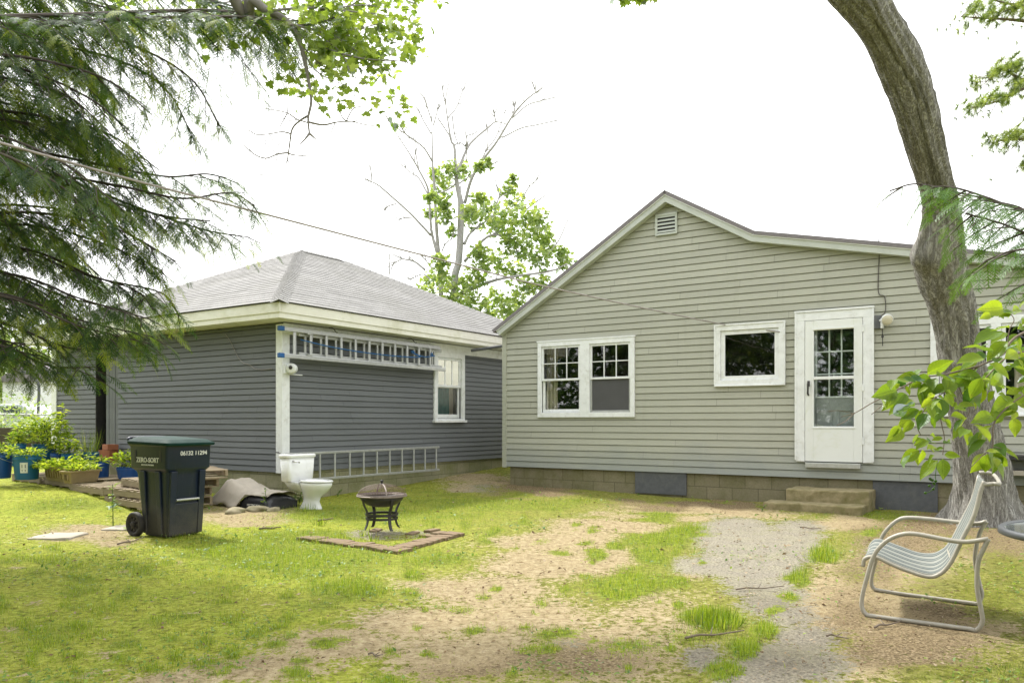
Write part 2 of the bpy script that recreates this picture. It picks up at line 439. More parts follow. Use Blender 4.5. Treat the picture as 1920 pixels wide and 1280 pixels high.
M['pallet'] = plain('weathered_pallet_wood', (.33, .27, .18), (.20, .155, .10), 3, .9, .6, 20, stretch=(1, 1, 12), dirt=(.11, .085, .05), dscale=5, damt=.6)
M['planter'] = plain('tan_resin_planter', (.33, .25, .13), (.26, .20, .10), 9, .8, .9, 26)
M['bucket'] = plain('blue_bucket_plastic', (.012, .085, .33), (.01, .07, .27), 5, .4, .05, 30, dirt=(.06, .12, .22), dscale=4, damt=.5)
M['bucket_teal'] = plain('faded_teal_blue_plastic', (.012, .13, .30), (.01, .11, .26), 5, .45, .05, 30, dirt=(.06, .15, .22), dscale=4, damt=.5)
M['soil'] = plain('potting_soil', (.045, .032, .02), (.07, .05, .03), 30, .95, .8, 90)
M['tarp'] = plain('tan_tarp_cloth', (.47, .42, .35), (.40, .36, .30), 5, .75, .25, 50, dirt=(.27, .235, .18), dscale=3, damt=.4)
M['bag'] = plain('black_plastic_bag', (.015, .016, .02), (.03, .03, .035), 9, .3, .5, 24)
M['rock'] = plain('mossy_fieldstone', (.30, .26, .17), (.22, .20, .12), 6, .95, .8, 30, dirt=(.16, .17, .05), dscale=5, damt=.7)
M['flag'] = plain('pale_flagstone', (.42, .38, .31), (.34, .31, .25), 6, .95, .5, 40)
M['chair_metal'] = plain('cream_enamel_tube', (.37, .345, .285), (.29, .275, .23), 14, .42, .15, 60, dirt=(.22, .19, .14), dscale=12, damt=.4)
def sling_mat():
    t = NT('striped_sling_mesh_cloth'); uv = t.n('TexCoord').outputs['UV']
    sx = t.n('SeparateXYZ'); t.l(uv, sx.inputs[0])
    w = t.math('FRACT', t.math('MULTIPLY', sx.outputs[0], 5.0))
    col = t.ramp(w, [(0, (.29, .30, .275)), (.22, (.30, .31, .28)), (.25, (.035, .05, .06)), (.34, (.035, .05, .06)), (.37, (.18, .20, .19)), (.6, (.22, .24, .225)), (.63, (.065, .085, .092)), (.71, (.065, .085, .092)), (.74, (.29, .30, .275)), (1, (.29, .30, .275))])
    nz = t.noise(t.coord('Object'), 14, 5)
    col = t.mix(t.ramp(nz, [(.5, (0, 0, 0)), (.75, (.4,) * 3)]), col, (.30, .32, .28))
    d = t.n('BsdfDiffuse'); t.l(col, d.inputs[0]); tr = t.n('BsdfTranslucent'); t.l(col, tr.inputs[0])
    m = t.n('MixShader'); m.inputs[0].default_value = .2; t.l(d.outputs[0], m.inputs[1]); t.l(tr.outputs[0], m.inputs[2])
    
    t.l(m.outputs[0], t.out.inputs[0]); return t.m
M['sling'] = sling_mat()
M['table_glass'] = plain('smoked_table_glass', (.05, .06, .065), (.06, .07, .075), 5, .12, .02, 10, coat=.5)
M['table_rim'] = plain('dark_table_rim', (.05, .055, .06), (.07, .075, .08), 9, .4)
def bark_mat(name, dark, lite, warm, zs=.22, bs=.9):
    """long broken vertical furrows: two ridged noises stretched along the trunk"""
    t = NT(name); co = t.coord('Object', (1, 1, zs * .55)); co2 = t.coord('Object', (1, 1, zs * 1.6))
    def ridged(c, sc, d): return t.math('ABSOLUTE', t.math('SUBTRACT', t.noise(c, sc, d, .6, .8), .5))
    r1 = t.math('MULTIPLY', ridged(co, 24, 5), 4.0, True); r2 = t.math('MULTIPLY', ridged(co2, 60, 5), 4.0, True)
    n1 = t.noise(t.coord('Object'), 2.4, 7, .65); n2 = t.noise(t.coord('Object'), 60, 4, .7)
    h = t.math('ADD', t.math('ADD', t.math('MULTIPLY', r1, .55), t.math('MULTIPLY', r2, .35)), t.math('MULTIPLY', n2, .25))
    col = t.ramp(h, [(.2, dark), (.4, tuple((a + b) / 2 for a, b in zip(dark, lite))), (.62, lite)])
    col = t.mix(t.ramp(n1, [(.42, (0, 0, 0)), (.7, (.25,) * 3)]), col, warm)
    return t.finish(col, .92, t.bump(h, bs, .035), 0, .12)
M['bark'] = bark_mat('furrowed_bark', (.165, .157, .143), (.54, .53, .495), (.36, .34, .30))
M['bark_grey'] = bark_mat('smooth_grey_bark', (.33, .32, .315), (.47, .46, .45), (.40, .385, .37), .4, .3)
M['twig'] = plain('brown_twig_bark', (.12, .09, .065), (.17, .135, .10), 18, .9, .4, 60)
M['twig_dark'] = plain('dark_twig_bark', (.055, .045, .035), (.085, .07, .055), 18, .9, .4, 60)
M['twig_grey'] = plain('grey_dead_twig', (.27, .25, .25), (.20, .185, .18), 18, .9, .4, 60)
M['hemlock'] = leafmat('hemlock_needles', [(0, (.016, .040, .018)), (.4, (.055, .105, .022)), (.7, (.14, .19, .03)), (1, (.25, .28, .045))], .50, .018, .5, 2.0)
M['hemlock_new'] = leafmat('fresh_hemlock_needles', [(0, (.06, .13, .025)), (1, (.13, .24, .04))], .45, .02, .45, 1.5)
M['pine'] = leafmat('pine_needles', [(0, (.13, .19, .06)), (.6, (.22, .29, .09)), (1, (.32, .38, .13))], .45, .04, .4, 1.7)
M['maple'] = leafmat('maple_leaf', [(0, (.09, .15, .03)), (.5, (.18, .25, .05)), (1, (.28, .35, .09))], .6, .06, .4, 1.9)
M['far_leaf'] = leafmat('sunlit_far_leaf', [(0, (.12, .20, .05)), (.55, (.22, .31, .08)), (1, (.36, .42, .15))], .5, .12, .4, 1.6)
M['cherry'] = leafmat('cherry_leaf', [(0, (.03, .085, .016)), (.35, (.10, .17, .016)), (1, (.22, .29, .025))], .5, .08, .35, 1.9, True)
M['herb'] = leafmat('garden_herb_leaf', [(0, (.09, .17, .02)), (.5, (.22, .30, .03)), (1, (.38, .44, .06))], .5, .03, .4, 1.6)
M['weed'] = leafmat('weed_leaf', [(0, (.06, .13, .02)), (.5, (.13, .22, .03)), (1, (.25, .33, .06))], .45, .1, .45, 1.6)
M['grass'] = leafmat('grass_blade', [(0, (.06, .10, .012)), (.35, (.15, .23, .016)), (.8, (.26, .36, .025)), (1, (.42, .43, .09))], .42, .06, .5, 1.5)
M['shade_leaf'] = leafmat('dark_woodland_leaf', [(0, (.02, .05, .015)), (1, (.07, .13, .03))], .4, .1, .4, 1.5)
M['litter'] = leafmat('dry_leaf_litter', [(0, (.09, .055, .03)), (.5, (.20, .14, .08)), (1, (.38, .31, .22))], .15, .03, .7, 1.1)
M['timber'] = plain('dark_old_timber', (.10, .085, .06), (.06, .05, .035), 6, .9, .6, 30, stretch=(1, 1, 6))
M['cable'] = plain('pale_cable_sheath', (.34, .31, .30), (.22, .19, .18), 12, .6)
M['cable_dark'] = plain('dark_cable_sheath', (.06, .055, .05), (.09, .08, .07), 12, .6)
M['lamp_glass'] = plain('frosted_floodlight_glass', (.62, .58, .46), (.55, .52, .42), 6, .35)
M['car_paint'] = plain('silver_white_car_paint', (.30, .34, .33), (.28, .32, .31), 2, .3, .0, coat=.5)
M['car_glass'] = plain('dark_car_glass', (.03, .04, .045), (.04, .05, .055), 2, .1)
# ================================================================== buildings
def siding(fr, u0, u1, z0, z1, pitch, depth, holes=(), step=.5, jit=0, seedk=0, planes=()):
    """lapped boards as real geometry: each course leans out at its foot; openings are cut out"""
    bm = bmesh.new()
    n = int(math.ceil((z1 - z0) / pitch - 1e-6)); m = max(1, int((u1 - u0) / step))
    us = [u0 + (u1 - u0) * i / m for i in range(m + 1)]
    for k in range(n):
        za, zb = z0 + k * pitch, min(z1, z0 + (k + 1) * pitch)
        if zb - za < .003: continue
        def dz(u, kk):
            return jit * (mnoise.noise((u * 1.3, kk * 3.7, seedk)) + .6 * max(0, mnoise.noise((u * 3.1, kk * 9.1, seedk + 5)) - .25) * 3) if jit and kk > 0 else 0
        rows = []
        for u in us:
            d1 = depth * (1 + (.35 * mnoise.noise((u * .9, k * 2.3, seedk + 9)) if jit else 0))
            g_ = .0135; a = bm.verts.new(fr.pt(u, -.016, za + dz(u, k))); b = bm.verts.new(fr.pt(u, d1, za + dz(u, k))); c = bm.verts.new(fr.pt(u, .002, zb - g_ + dz(u, k + 1)))
            d_ = bm.verts.new(fr.pt(u, -.016, zb - g_ + dz(u, k + 1))); e_ = bm.verts.new(fr.pt(u, -.016, zb + dz(u, k + 1)))
            rows.append((a, b, c, d_, e_))
        for p, q in zip(rows, rows[1:]):
            bm.faces.new((p[0], q[0], q[1], p[1])); bm.faces.new((p[1], q[1], q[2], p[2])); bm.faces.new((p[2], q[2], q[3], p[3])); bm.faces.new((p[3], q[3], q[4], p[4]))
    for hu0, hu1, hz0, hz1 in holes:
        for co, no in ((fr.pt(hu0, 0, 0), fr.u), (fr.pt(hu1, 0, 0), fr.u), (Vector((0, 0, hz0)), Vector((0, 0, 1))), (Vector((0, 0, hz1)), Vector((0, 0, 1)))):
            bmesh.ops.bisect_plane(bm, geom=bm.verts[:] + bm.edges[:] + bm.faces[:], plane_co=co, plane_no=no, dist=1e-5)
        kill = []
        for f in bm.faces:
            c = f.calc_center_median(); u = (c - fr.o).dot(fr.u)
            if hu0 < u < hu1 and hz0 < c.z < hz1: kill.append(f)
        bmesh.ops.delete(bm, geom=kill, context='FACES')
    for co, no in planes:
        bmesh.ops.bisect_plane(bm, geom=bm.verts[:] + bm.edges[:] + bm.faces[:], plane_co=co, plane_no=no, dist=1e-5, clear_outer=True)
    bm.verts.index_update()
    out = MB(); out.v = [tuple(v.co) for v in bm.verts]; out.f = [tuple(v.index for v in f.verts) for f in bm.faces]
    bm.free(); return out
def frame_box(mb, fr, u0, u1, z0, z1, w, n0, n1, wb=None, wt=None):
    """a picture frame of four butted boards"""
    wb = w if wb is None else wb; wt = w if wt is None else wt
    mb.wbox(fr, u0, u1, n0, n1, z1 - wt, z1); mb.wbox(fr, u0, u1, n0, n1, z0, z0 + wb)
    mb.wbox(fr, u0, u0 + w, n0, n1, z0 + wb, z1 - wt); mb.wbox(fr, u1 - w, u1, n0, n1, z0 + wb, z1 - wt)
def wall_uv_quad(mb, fr, u0, u1, z0, z1, n):
    mb.quad(fr.pt(u0, n, z0), fr.pt(u1, n, z0), fr.pt(u1, n, z1), fr.pt(u0, n, z1), [(u0, z0), (u1, z0), (u1, z1), (u0, z1)])
def uv_box(mb, fr, u0, u1, n0, n1, z0, z1):
    wall_uv_quad(mb, fr, u0, u1, z0, z1, n1)
    for u in (u0, u1):
        mb.quad(fr.pt(u, n0, z0), fr.pt(u, n1, z0), fr.pt(u, n1, z1), fr.pt(u, n0, z1), [(n0, z0), (n1, z0), (n1, z1), (n0, z1)])
    mb.quad(fr.pt(u0, n0, z1), fr.pt(u1, n0, z1), fr.pt(u1, n1, z1), fr.pt(u0, n1, z1), [(u0, n0), (u1, n0), (u1, n1), (u0, n1)])

# ------------------------------------------------------------------ the sage green house
A_ = (.8355, -.5495); B_ = (.5494, .8356)
HF = Frame((-.14, 14.44), A_, (-.5495, -.8355))
house = thing('house', HF.pt(0, 0, 0), "sage green vinyl sided house with a lopsided gable and white storm door", 'house')
ZB = .405
def avg(*v): return sum(v) / len(v)
dw = dict(u0=HF.uz(1010, 700)[0], u1=HF.uz(1191, 700)[0], z0=avg(HF.uz(1010, 783)[1], HF.uz(1191, 781)[1]), z1=avg(HF.uz(1010, 643)[1], HF.uz(1191, 631)[1]))
sw = dict(u0=HF.uz(1342, 660)[0], u1=HF.uz(1472, 660)[0], z0=avg(HF.uz(1342, 723)[1], HF.uz(1472, 721)[1]), z1=avg(HF.uz(1342, 611)[1], HF.uz(1472, 603)[1]))
dr = dict(u0=HF.uz(1493, 730)[0], u1=HF.uz(1638, 730)[0], z0=avg(HF.uz(1496, 864)[1], HF.uz(1640, 868)[1]), z1=avg(HF.uz(1491, 588)[1], HF.uz(1636, 578)[1]))
rw = dict(u0=HF.uz(1745, 680)[0], u1=8.42, z0=HF.uz(1880, 776)[1], z1=avg(HF.uz(1745, 602)[1], HF.uz(1870, 591)[1]))
PK = HF.uz(1247, 357, .14); BK = HF.uz(1415, 433, .14); LE = HF.uz(924, 619, .14); RT = HF.uz(1920, 477, .14)
def slope(a, b): return (b[1] - a[1]) / (b[0] - a[0])
S1, S2, S3 = slope(LE, PK), slope(PK, BK), slope(BK, RT)
UE = 10.2
RE = (UE + .1, BK[1] + S3 * (UE + .1 - BK[0]))
RTK = .055
def under(p, q, off):
    d = Vector((q[0] - p[0], q[1] - p[1])).normalized(); nrm = Vector((-d.y, d.x))
    co = HF.pt(p[0], 0, p[1]) - (HF.u * nrm.x + Vector((0, 0, 1)) * nrm.y) * off
    return co, HF.u * nrm.x + Vector((0, 0, 1)) * nrm.y
pl1, pl2, pl3 = under(LE, PK, RTK + .01), under(PK, BK, RTK + .01), under(BK, RE, RTK + .01)
ins = .035
holes = [(w['u0'] + ins, w['u1'] - ins, w['z0'] + ins, w['z1'] - ins) for w in (dw, sw, rw)] + [(dr['u0'] + ins, dr['u1'] - ins, dr['z0'] - .001, dr['z1'] - ins)]
w1 = siding(HF, 0, BK[0], ZB, 5.0, .1065, .013, holes, .6, planes=[pl1, pl2])
w2 = siding(HF, BK[0], UE, ZB, 5.0, .1065, .013, holes, .6, planes=[pl3])
w1.add(w2.v, w2.f)
w1.v += []
# other walls (plain) so that the inside is dark and the house is whole
bz = 2.75; DP = 8.0
w1.quad(HF.pt(0, 0, ZB), HF.pt(0, -DP, ZB), HF.pt(0, -DP, bz), HF.pt(0, 0, bz))
w1.quad(HF.pt(0, -DP, ZB), HF.pt(UE, -DP, ZB), HF.pt(UE, -DP, 3.1), HF.pt(0, -DP, 2.75))
w1.add([HF.pt(PK[0], -DP, PK[1] - .1), HF.pt(0, -DP, 2.75), HF.pt(UE, -DP, 3.1)], [(0, 1, 2)])
w1.quad(HF.pt(UE, 0, ZB), HF.pt(UE, -DP, ZB), HF.pt(UE, -DP, 3.1), HF.pt(UE, 0, 3.1))
wall = w1.build('wall', M['vinyl'], house)
# corner trim
mb = MB(); mb.wbox(HF, -.035, .055, -.06, .022, ZB - .02, HF.uz(945, 616)[1] - .03)
mb.build('corner_trim', M['corner'], house, bevel=.004)
# foundation
mb = MB(); uv_box(mb, HF, .10, UE - .1, -.2, -.045, -.35, ZB + .03); wall_uv_quad(mb, HF, .10, UE - .1, -.35, ZB + .03, -.25)
mb.quad(HF.pt(.10, -.045, -.35), HF.pt(.10, -DP, -.35), HF.pt(.10, -DP, ZB + .03), HF.pt(.10, -.045, ZB + .03), [(0, 0), (8, 0), (8, .7), (0, .7)])
mb.build('foundation', M['block'], house)
mb = MB(); mb.quad(HF.pt(.12, -.06, ZB + .02), HF.pt(UE, -.06, ZB + .02), HF.pt(UE, -DP, ZB + .02), HF.pt(.12, -DP, ZB + .02))
mb.build('floor', M['interior'], house)
# crawl space hatch board, and the darker board right of the steps
h0, h1 = HF.uz(1190, 900)[0], HF.uz(1286, 905)[0]
mb = MB(); mb.wbox(HF, h0, h1, -.043, -.012, HF.uz(1238, 926)[1], ZB - .004); mb.build('crawl_hatch', M['panel_grey'], house, bevel=.003)
mb = MB(); mb.wbox(HF, HF.uz(1636, 920)[0], HF.uz(1758, 920)[0], -.043, -.018, HF.uz(1690, 952)[1] - .1, ZB - .006); mb.build('skirt_board', M['panel_grey'], house, bevel=.003)
# roof: three slabs, reaching over the wall; shingle edge + rake boards
def roof_slab(mb, p, q, n0, n1, th, uv=True):
    d = Vector((q[0] - p[0], q[1] - p[1])).normalized(); nr = Vector((-d.y, d.x)) * th
    a = [(p[0], p[1]), (q[0], q[1]), (q[0] - nr.x, q[1] - nr.y), (p[0] - nr.x, p[1] - nr.y)]
    v = [HF.pt(u, n0, z) for u, z in a] + [HF.pt(u, n1, z) for u, z in a]
    mb.hexa(v)
mb = MB(); OV = .17
for p, q in ((LE, PK), (PK, BK), (BK, RE)): roof_slab(mb, p, q, OV, -DP - .2, RTK)
roof = mb.build('roof', M['house_roof'], house)
mb = MB()
def rake(mb, pts, off, hgt, n0, n1):
    """board following the roofline, mitred at the bends"""
    P = [Vector(p) for p in pts]; nr = []
    for i in range(len(P)):
        ds = []
        if i > 0: ds.append((P[i] - P[i - 1]).normalized())
        if i < len(P) - 1: ds.append((P[i + 1] - P[i]).normalized())
        ns = [Vector((-d.y, d.x)) for d in ds]
        if len(ns) == 2:
            b = (ns[0] + ns[1]).normalized(); b /= max(.3, b.dot(ns[0]))
        else: b = ns[0]
        nr.append(b)
    ring = []
    for p, b in zip(P, nr):
        t, q = p - b * off, p - b * (off + hgt)
        ring.append([HF.pt(t.x, n0, t.y), HF.pt(t.x, n1, t.y), HF.pt(q.x, n1, q.y), HF.pt(q.x, n0, q.y)])
    mb.loft(ring)
rk = [Vector((LE[0] + .05, LE[1] + S1 * .05)), Vector(PK), Vector(BK), Vector(RE)]
rake(mb, rk, RTK + .002, .10, .016, .145)
mb.build('rake_board', M['rake'], house, bevel=.004)
mb = MB(); rake(mb, rk, RTK - .02, .035, .146, .160); mb.build('drip_edge', M['white'], house)
# left eave: soffit and a closed return
mb = MB(); ez = HF.uz(945, 616)[1]
mb.add([HF.pt(LE[0] + .06, .014, LE[1] - .06), HF.pt(.06, .014, ez - .09), HF.pt(.06, .014, ez + .1), HF.pt(LE[0] + .06, -DP, LE[1] - .06), HF.pt(.06, -DP, ez - .09), HF.pt(.06, -DP, ez + .1)],
       [(0, 1, 2), (3, 5, 4), (0, 3, 4, 1), (0, 2, 5, 3)])
mb.build('soffit', M['rake'], house)
# gable vent
v0, v1 = HF.uz(1230, 420)[0], HF.uz(1271, 420)[0]; vz0, vz1 = avg(HF.uz(1230, 444)[1], HF.uz(1271, 438)[1]), avg(HF.uz(1230, 404)[1], HF.uz(1271, 397)[1])
mb = MB(); frame_box(mb, HF, v0, v1, vz0, vz1, .035, .012, .04); vent = mb.build('gable_vent', M['rake'], house, bevel=.004)
mb = MB(); mb.wbox(HF, v0 + .02, v1 - .02, .012, .016, vz0 + .02, vz1 - .02); mb.build('backing', M['black'], vent)
mb = MB(); nsl = 5
for i in range(nsl):
    z = vz0 + .045 + (vz1 - vz0 - .07) * i / (nsl - .3)
    mb.hexa([HF.pt(v0 + .035, .036, z), HF.pt(v1 - .035, .036, z), HF.pt(v1 - .035, .024, z + .018), HF.pt(v0 + .035, .024, z + .018),
             HF.pt(v0 + .035, .038, z + .012), HF.pt(v1 - .035, .038, z + .012), HF.pt(v1 - .035, .026, z + .032), HF.pt(v0 + .035, .026, z + .032)])
mb.build('louvre', M['rake'], vent)
# dim rooms behind the glass
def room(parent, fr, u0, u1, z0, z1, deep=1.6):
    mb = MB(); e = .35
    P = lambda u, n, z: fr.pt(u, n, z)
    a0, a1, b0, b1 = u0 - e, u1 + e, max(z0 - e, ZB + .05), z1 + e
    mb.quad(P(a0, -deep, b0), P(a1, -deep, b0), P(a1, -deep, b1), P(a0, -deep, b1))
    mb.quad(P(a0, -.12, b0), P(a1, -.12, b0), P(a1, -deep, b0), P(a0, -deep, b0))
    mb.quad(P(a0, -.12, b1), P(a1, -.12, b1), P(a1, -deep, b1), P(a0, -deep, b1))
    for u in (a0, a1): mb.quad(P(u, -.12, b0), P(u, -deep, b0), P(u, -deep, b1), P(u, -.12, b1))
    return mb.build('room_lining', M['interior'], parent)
def sash(parent, fr, u0, u1, z0, z1, n, cols=0, rows=0, mat='white', bar=.036, pane='glass', name='sash', top=None, bot=None):
    mb = MB(); frame_box(mb, fr, u0, u1, z0, z1, bar, n - .03, n, bot, top)
    a0, a1, b0, b1 = u0 + bar, u1 - bar, z0 + (bot or bar), z1 - (top or bar)
    m = .015
    for i in range(1, cols):
        u = a0 + (a1 - a0) * i / cols; mb.wbox(fr, u - m / 2, u + m / 2, n - .024, n - .004, b0, b1)
    for j in range(1, rows):
        z = b0 + (b1 - b0) * j / rows; mb.wbox(fr, a0, a1, n - .022, n - .0025, z - m / 2, z + m / 2)
    s = mb.build(name, M[mat], parent, bevel=.002, seg=1)
    p = MB(); p.quad(fr.pt(a0 - .005, n - .018, b0 - .005), fr.pt(a1 + .005, n - .018, b0 - .005), fr.pt(a1 + .005, n - .018, b1 + .005), fr.pt(a0 - .005, n - .018, b1 + .005))
    p.build('pane', M[pane], s)
    return s
def curtain(parent, fr, u0, u1, z0, z1, n, mat, waves=5, amp=.03):
    mb = MB(); N = waves * 8
    top = [fr.pt(u0 + (u1 - u0) * i / N, n + amp * math.sin(i / N * waves * 6.28), z1) for i in range(N + 1)]
    bot = [fr.pt(u0 + (u1 - u0) * i / N, n + amp * 1.3 * math.sin(i / N * waves * 6.28 + .3), z0) for i in range(N + 1)]
    mb.add(top + bot, [(i, i + 1, N + 2 + i, N + 1 + i) for i in range(N)])
    return mb.build('curtain', M[mat], parent, smooth=True)
# double window
w = dw; win = MB(); T = .075
frame_box(win, HF, w['u0'], w['u1'], w['z0'], w['z1'], T, .0, .042, .085, .08)
um0, um1 = HF.uz(1089, 700)[0], HF.uz(1107, 700)[0]
win.wbox(HF, um0, um1, .0, .0415, w['z0'] + .085, w['z1'] - .08)
wn = win.build('window', M['white_worn'], house, bevel=.004)
tag(wn, "double sash window with white mullion")
mb = MB(); mb.wbox(HF, w['u0'] - .015, w['u1'] + .015, .005, .05, w['z1'] - .002, w['z1'] + .022); mb.build('head_cap', M['white_worn'], wn, bevel=.003)
lo, hi = w['z0'] + .085, w['z1'] - .08
mid = avg(HF.uz(1050, 712)[1], HF.uz(1150, 707)[1])
for i, (a, b) in enumerate(((w['u0'] + T, um0), (um1, w['u1'] - T))):
    sash(wn, HF, a + .004, b - .004, mid - .02, hi - .002, .022, 3, 2, 'white_worn', .035)
    if i == 0: sash(wn, HF, a + .004, b - .004, lo + .002, mid + .018, -.012, 0, 0, 'white_worn', .04, bot=.055)
    else:
        s = sash(wn, HF, a + .004, b - .004, lo + .002, mid + .018, .012, 0, 0, 'alu_dull', .03, pane='screen', name='screen_frame')
        for cx in (.32, .62):
            uu = a + (b - a) * cx; MB().wbox(HF, uu - .04, uu + .04, .012, .02, lo + .006, lo + .02).build('latch', M['alu_dull'], s)
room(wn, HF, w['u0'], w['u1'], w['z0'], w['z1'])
curtain(wn, HF, w['u0'] + .08, w['u0'] + .30, lo - .1, hi, -.16, 'curtain', 3)
curtain(wn, HF, um0 - .08, um0 + .02, lo - .1, hi, -.2, 'curtain', 2)
# small square window
w = sw; win = MB(); frame_box(win, HF, w['u0'], w['u1'], w['z0'], w['z1'], .085, 0, .044, .085, .085)
sn = win.build('window', M['white_worn'], house, bevel=.004); tag(sn, "small single pane window with peeling white trim")
mb = MB(); frame_box(mb, HF, w['u0'] - .012, w['u1'] + .012, w['z0'] - .012, w['z1'] + .012, .022, .02, .056); mb.build('outer_trim', M['white_worn'], sn, bevel=.003)
s = sash(sn, HF, w['u0'] + .088, w['u1'] - .088, w['z0'] + .088, w['z1'] - .088, .018, 0, 0, 'white_worn', .06)
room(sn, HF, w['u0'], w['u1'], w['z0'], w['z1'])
# right window behind the tree
w = rw; win = MB(); frame_box(win, HF, w['u0'], w['u1'], w['z0'], w['z1'], .10, 0, .044, .09, .10)
rn = win.build('window', M['white_worn'], house, bevel=.004); tag(rn, "sash window half hidden behind the tree trunk")
mb = MB(); mb.wbox(HF, w['u0'] - .03, w['u1'] + .03, .01, .07, w['z0'] - .03, w['z0'] + .002); mb.build('sill', M['white_worn'], rn, bevel=.004)
mz = (w['z0'] + w['z1']) / 2
um = (w['u0'] + w['u1']) / 2
mb = MB(); mb.wbox(HF, um - .06, um + .06, .0, .043, w['z0'] + .09, w['z1'] - .10); mb.build('mullion', M['white_worn'], rn, bevel=.003)
for a, b in ((w['u0'] + .1, um - .06), (um + .06, w['u1'] - .1)):
    sash(rn, HF, a + .004, b - .004, mz - .02, w['z1'] - .102, .022, 0, 0, 'white_worn', .045)
    sash(rn, HF, a + .004, b - .004, w['z0'] + .092, mz + .018, -.012, 0, 0, 'white_worn', .045)
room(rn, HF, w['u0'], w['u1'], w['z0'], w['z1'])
curtain(rn, HF, w['u0'] + .95, w['u1'] - .1, w['z0'] + .05, w['z1'] - .4, -.1, 'curtain', 5, .02)
# door: casing, storm door, inner door
casT = HF.uz(1510, 730)[0] - dr['u0']; casR = dr['u1'] - HF.uz(1619, 730)[0]
mb = MB(); d0, d1 = dr['u0'], dr['u1']
mb.wbox(HF, d0, d0 + casT, 0, .042, dr['z0'], dr['z1'] - .12); mb.wbox(HF, d1 - casR, d1, 0, .042, dr['z0'], dr['z1'] - .12); mb.wbox(HF, d0, d1, 0, .043, dr['z1'] - .12, dr['z1'])
cas = mb.build('door_frame', M['white_worn'], house, bevel=.005)
mb = MB(); mb.wbox(HF, d0 - .015, d1 + .015, .004, .056, dr['z1'] + .001, dr['z1'] + .03); mb.wbox(HF, d0 - .012, d0 + .016, .043, .052, dr['z0'] + .02, dr['z1'] - .001); mb.wbox(HF, d1 - .016, d1 + .012, .043, .052, dr['z0'] + .02, dr['z1'] - .001)
mb.build('outer_trim', M['white_worn'], cas, bevel=.003)
mb = MB(); mb.wbox(HF, d0 + .14, d1 - .16, .012, .075, dr['z0'] - .085, dr['z0'] - .012); mb.build('threshold', M['alu_dull'], cas, bevel=.006)
s0, s1 = d0 + casT + .006, d1 - casR - .006; dz0, dz1 = dr['z0'] + .006, dr['z1'] - .126
g0, g1 = HF.uz(1527, 730)[0], HF.uz(1602, 730)[0]; gz0, gz1 = HF.uz(1563, 799)[1], HF.uz(1563, 618)[1]; gm = HF.uz(1563, 708)[1]
mb = MB()
mb.wbox(HF, s0, g0, .008, .046, dz0, dz1); mb.wbox(HF, g1, s1, .008, .046, dz0, dz1)
mb.wbox(HF, g0, g1, .008, .0455, dz0, gz0); mb.wbox(HF, g0, g1, .008, .0455, gz1, dz1); mb.wbox(HF, g0, g1, .012, .05, gm - .022, gm + .022)
door = mb.build('door', M['door_white'], house, bevel=.004); tag(door, "white storm door with a tall glass pane")
mb = MB(); frame_box(mb, HF, g0 - .03, g1 + .03, gz0 - .03, gz1 + .03, .022, .044, .054); mb.build('glazing_bead', M['door_white'], door, bevel=.003)
mb = MB(); mb.quad(HF.pt(g0, .028, gz0), HF.pt(g1, .028, gz0), HF.pt(g1, .028, gz1), HF.pt(g0, .028, gz1)); mb.build('pane', M['storm_glass'], door)
hp = HF.uz(1515.5, 728, .07)
mb = MB(); mb.tube(bez([HF.pt(hp[0], .046, hp[1] + .085), HF.pt(hp[0], .09, hp[1] + .07), HF.pt(hp[0], .095, hp[1]), HF.pt(hp[0] - .004, .085, hp[1] - .07), HF.pt(hp[0] - .004, .046, hp[1] - .095)], 4), .013, 8)
mb.wbox(HF, hp[0] - .016, hp[0] + .016, .046, .06, hp[1] + .03, hp[1] + .11); mb.build('handle', M['black'], door, smooth=False)
for z in (dz0 + .25, dz0 + 1.0, dz1 - .2): MB().wbox(HF, s1 - .004, s1 + .022, .043, .055, z, z + .10).build('hinge', M['white_worn'], door, bevel=.003)
# inner door seen through the glass: nine-light top, two panels below
i0, i1 = s0 - .0, s1 + .0; iz = HF.uz(1563, 745)[1]; n_ = -.10
mb = MB(); mb.wbox(HF, i0, i1, n_ - .04, n_, dz0, iz + .02)
pu = (i1 - i0)
pan = []
for a, b in ((.17, .45), (.55, .83)):
    mb2 = MB(); pan.append(mb2); frame_box(mb2, HF, i0 + pu * a, i0 + pu * b, dz0 + .15, iz - .17, .02, n_ + .001, n_ + .012)
mb.wbox(HF, i0, i0 + .135, n_ - .04, n_, iz + .02, dz1); mb.wbox(HF, i1 - .135, i1, n_ - .04, n_, iz + .02, dz1); mb.wbox(HF, i0 + .135, i1 - .135, n_ - .04, n_, dz1 - .12, dz1)
idr = mb.build('inner_door', M['door_inner'], house, bevel=.003); tag(idr, "grey panelled inner door behind the storm glass")
for mb2 in pan: mb2.build('raised_panel', M['door_inner'], idr, bevel=.004)
mb = MB(); a, b, c, d = i0 + .135, i1 - .135, iz + .02, dz1 - .12
for i in range(1, 3): mb.wbox(HF, a + (b - a) * i / 3 - .009, a + (b - a) * i / 3 + .009, n_ - .03, n_ + .002, c, d)
for j in range(1, 3): mb.wbox(HF, a, b, n_ - .028, n_ + .004, c + (d - c) * j / 3 - .009, c + (d - c) * j / 3 + .009)
frame_box(mb, HF, a - .02, b + .02, c - .02, d + .02, .022, n_ + .001, n_ + .01)
mb.build('muntin', M['white'], idr)
mb = MB(); mb.quad(HF.pt(a, n_ - .02, c), HF.pt(b, n_ - .02, c), HF.pt(b, n_ - .02, d), HF.pt(a, n_ - .02, d)); mb.build('pane', M['glass'], idr)
room(idr, HF, i0, i1, dz0, dz1)
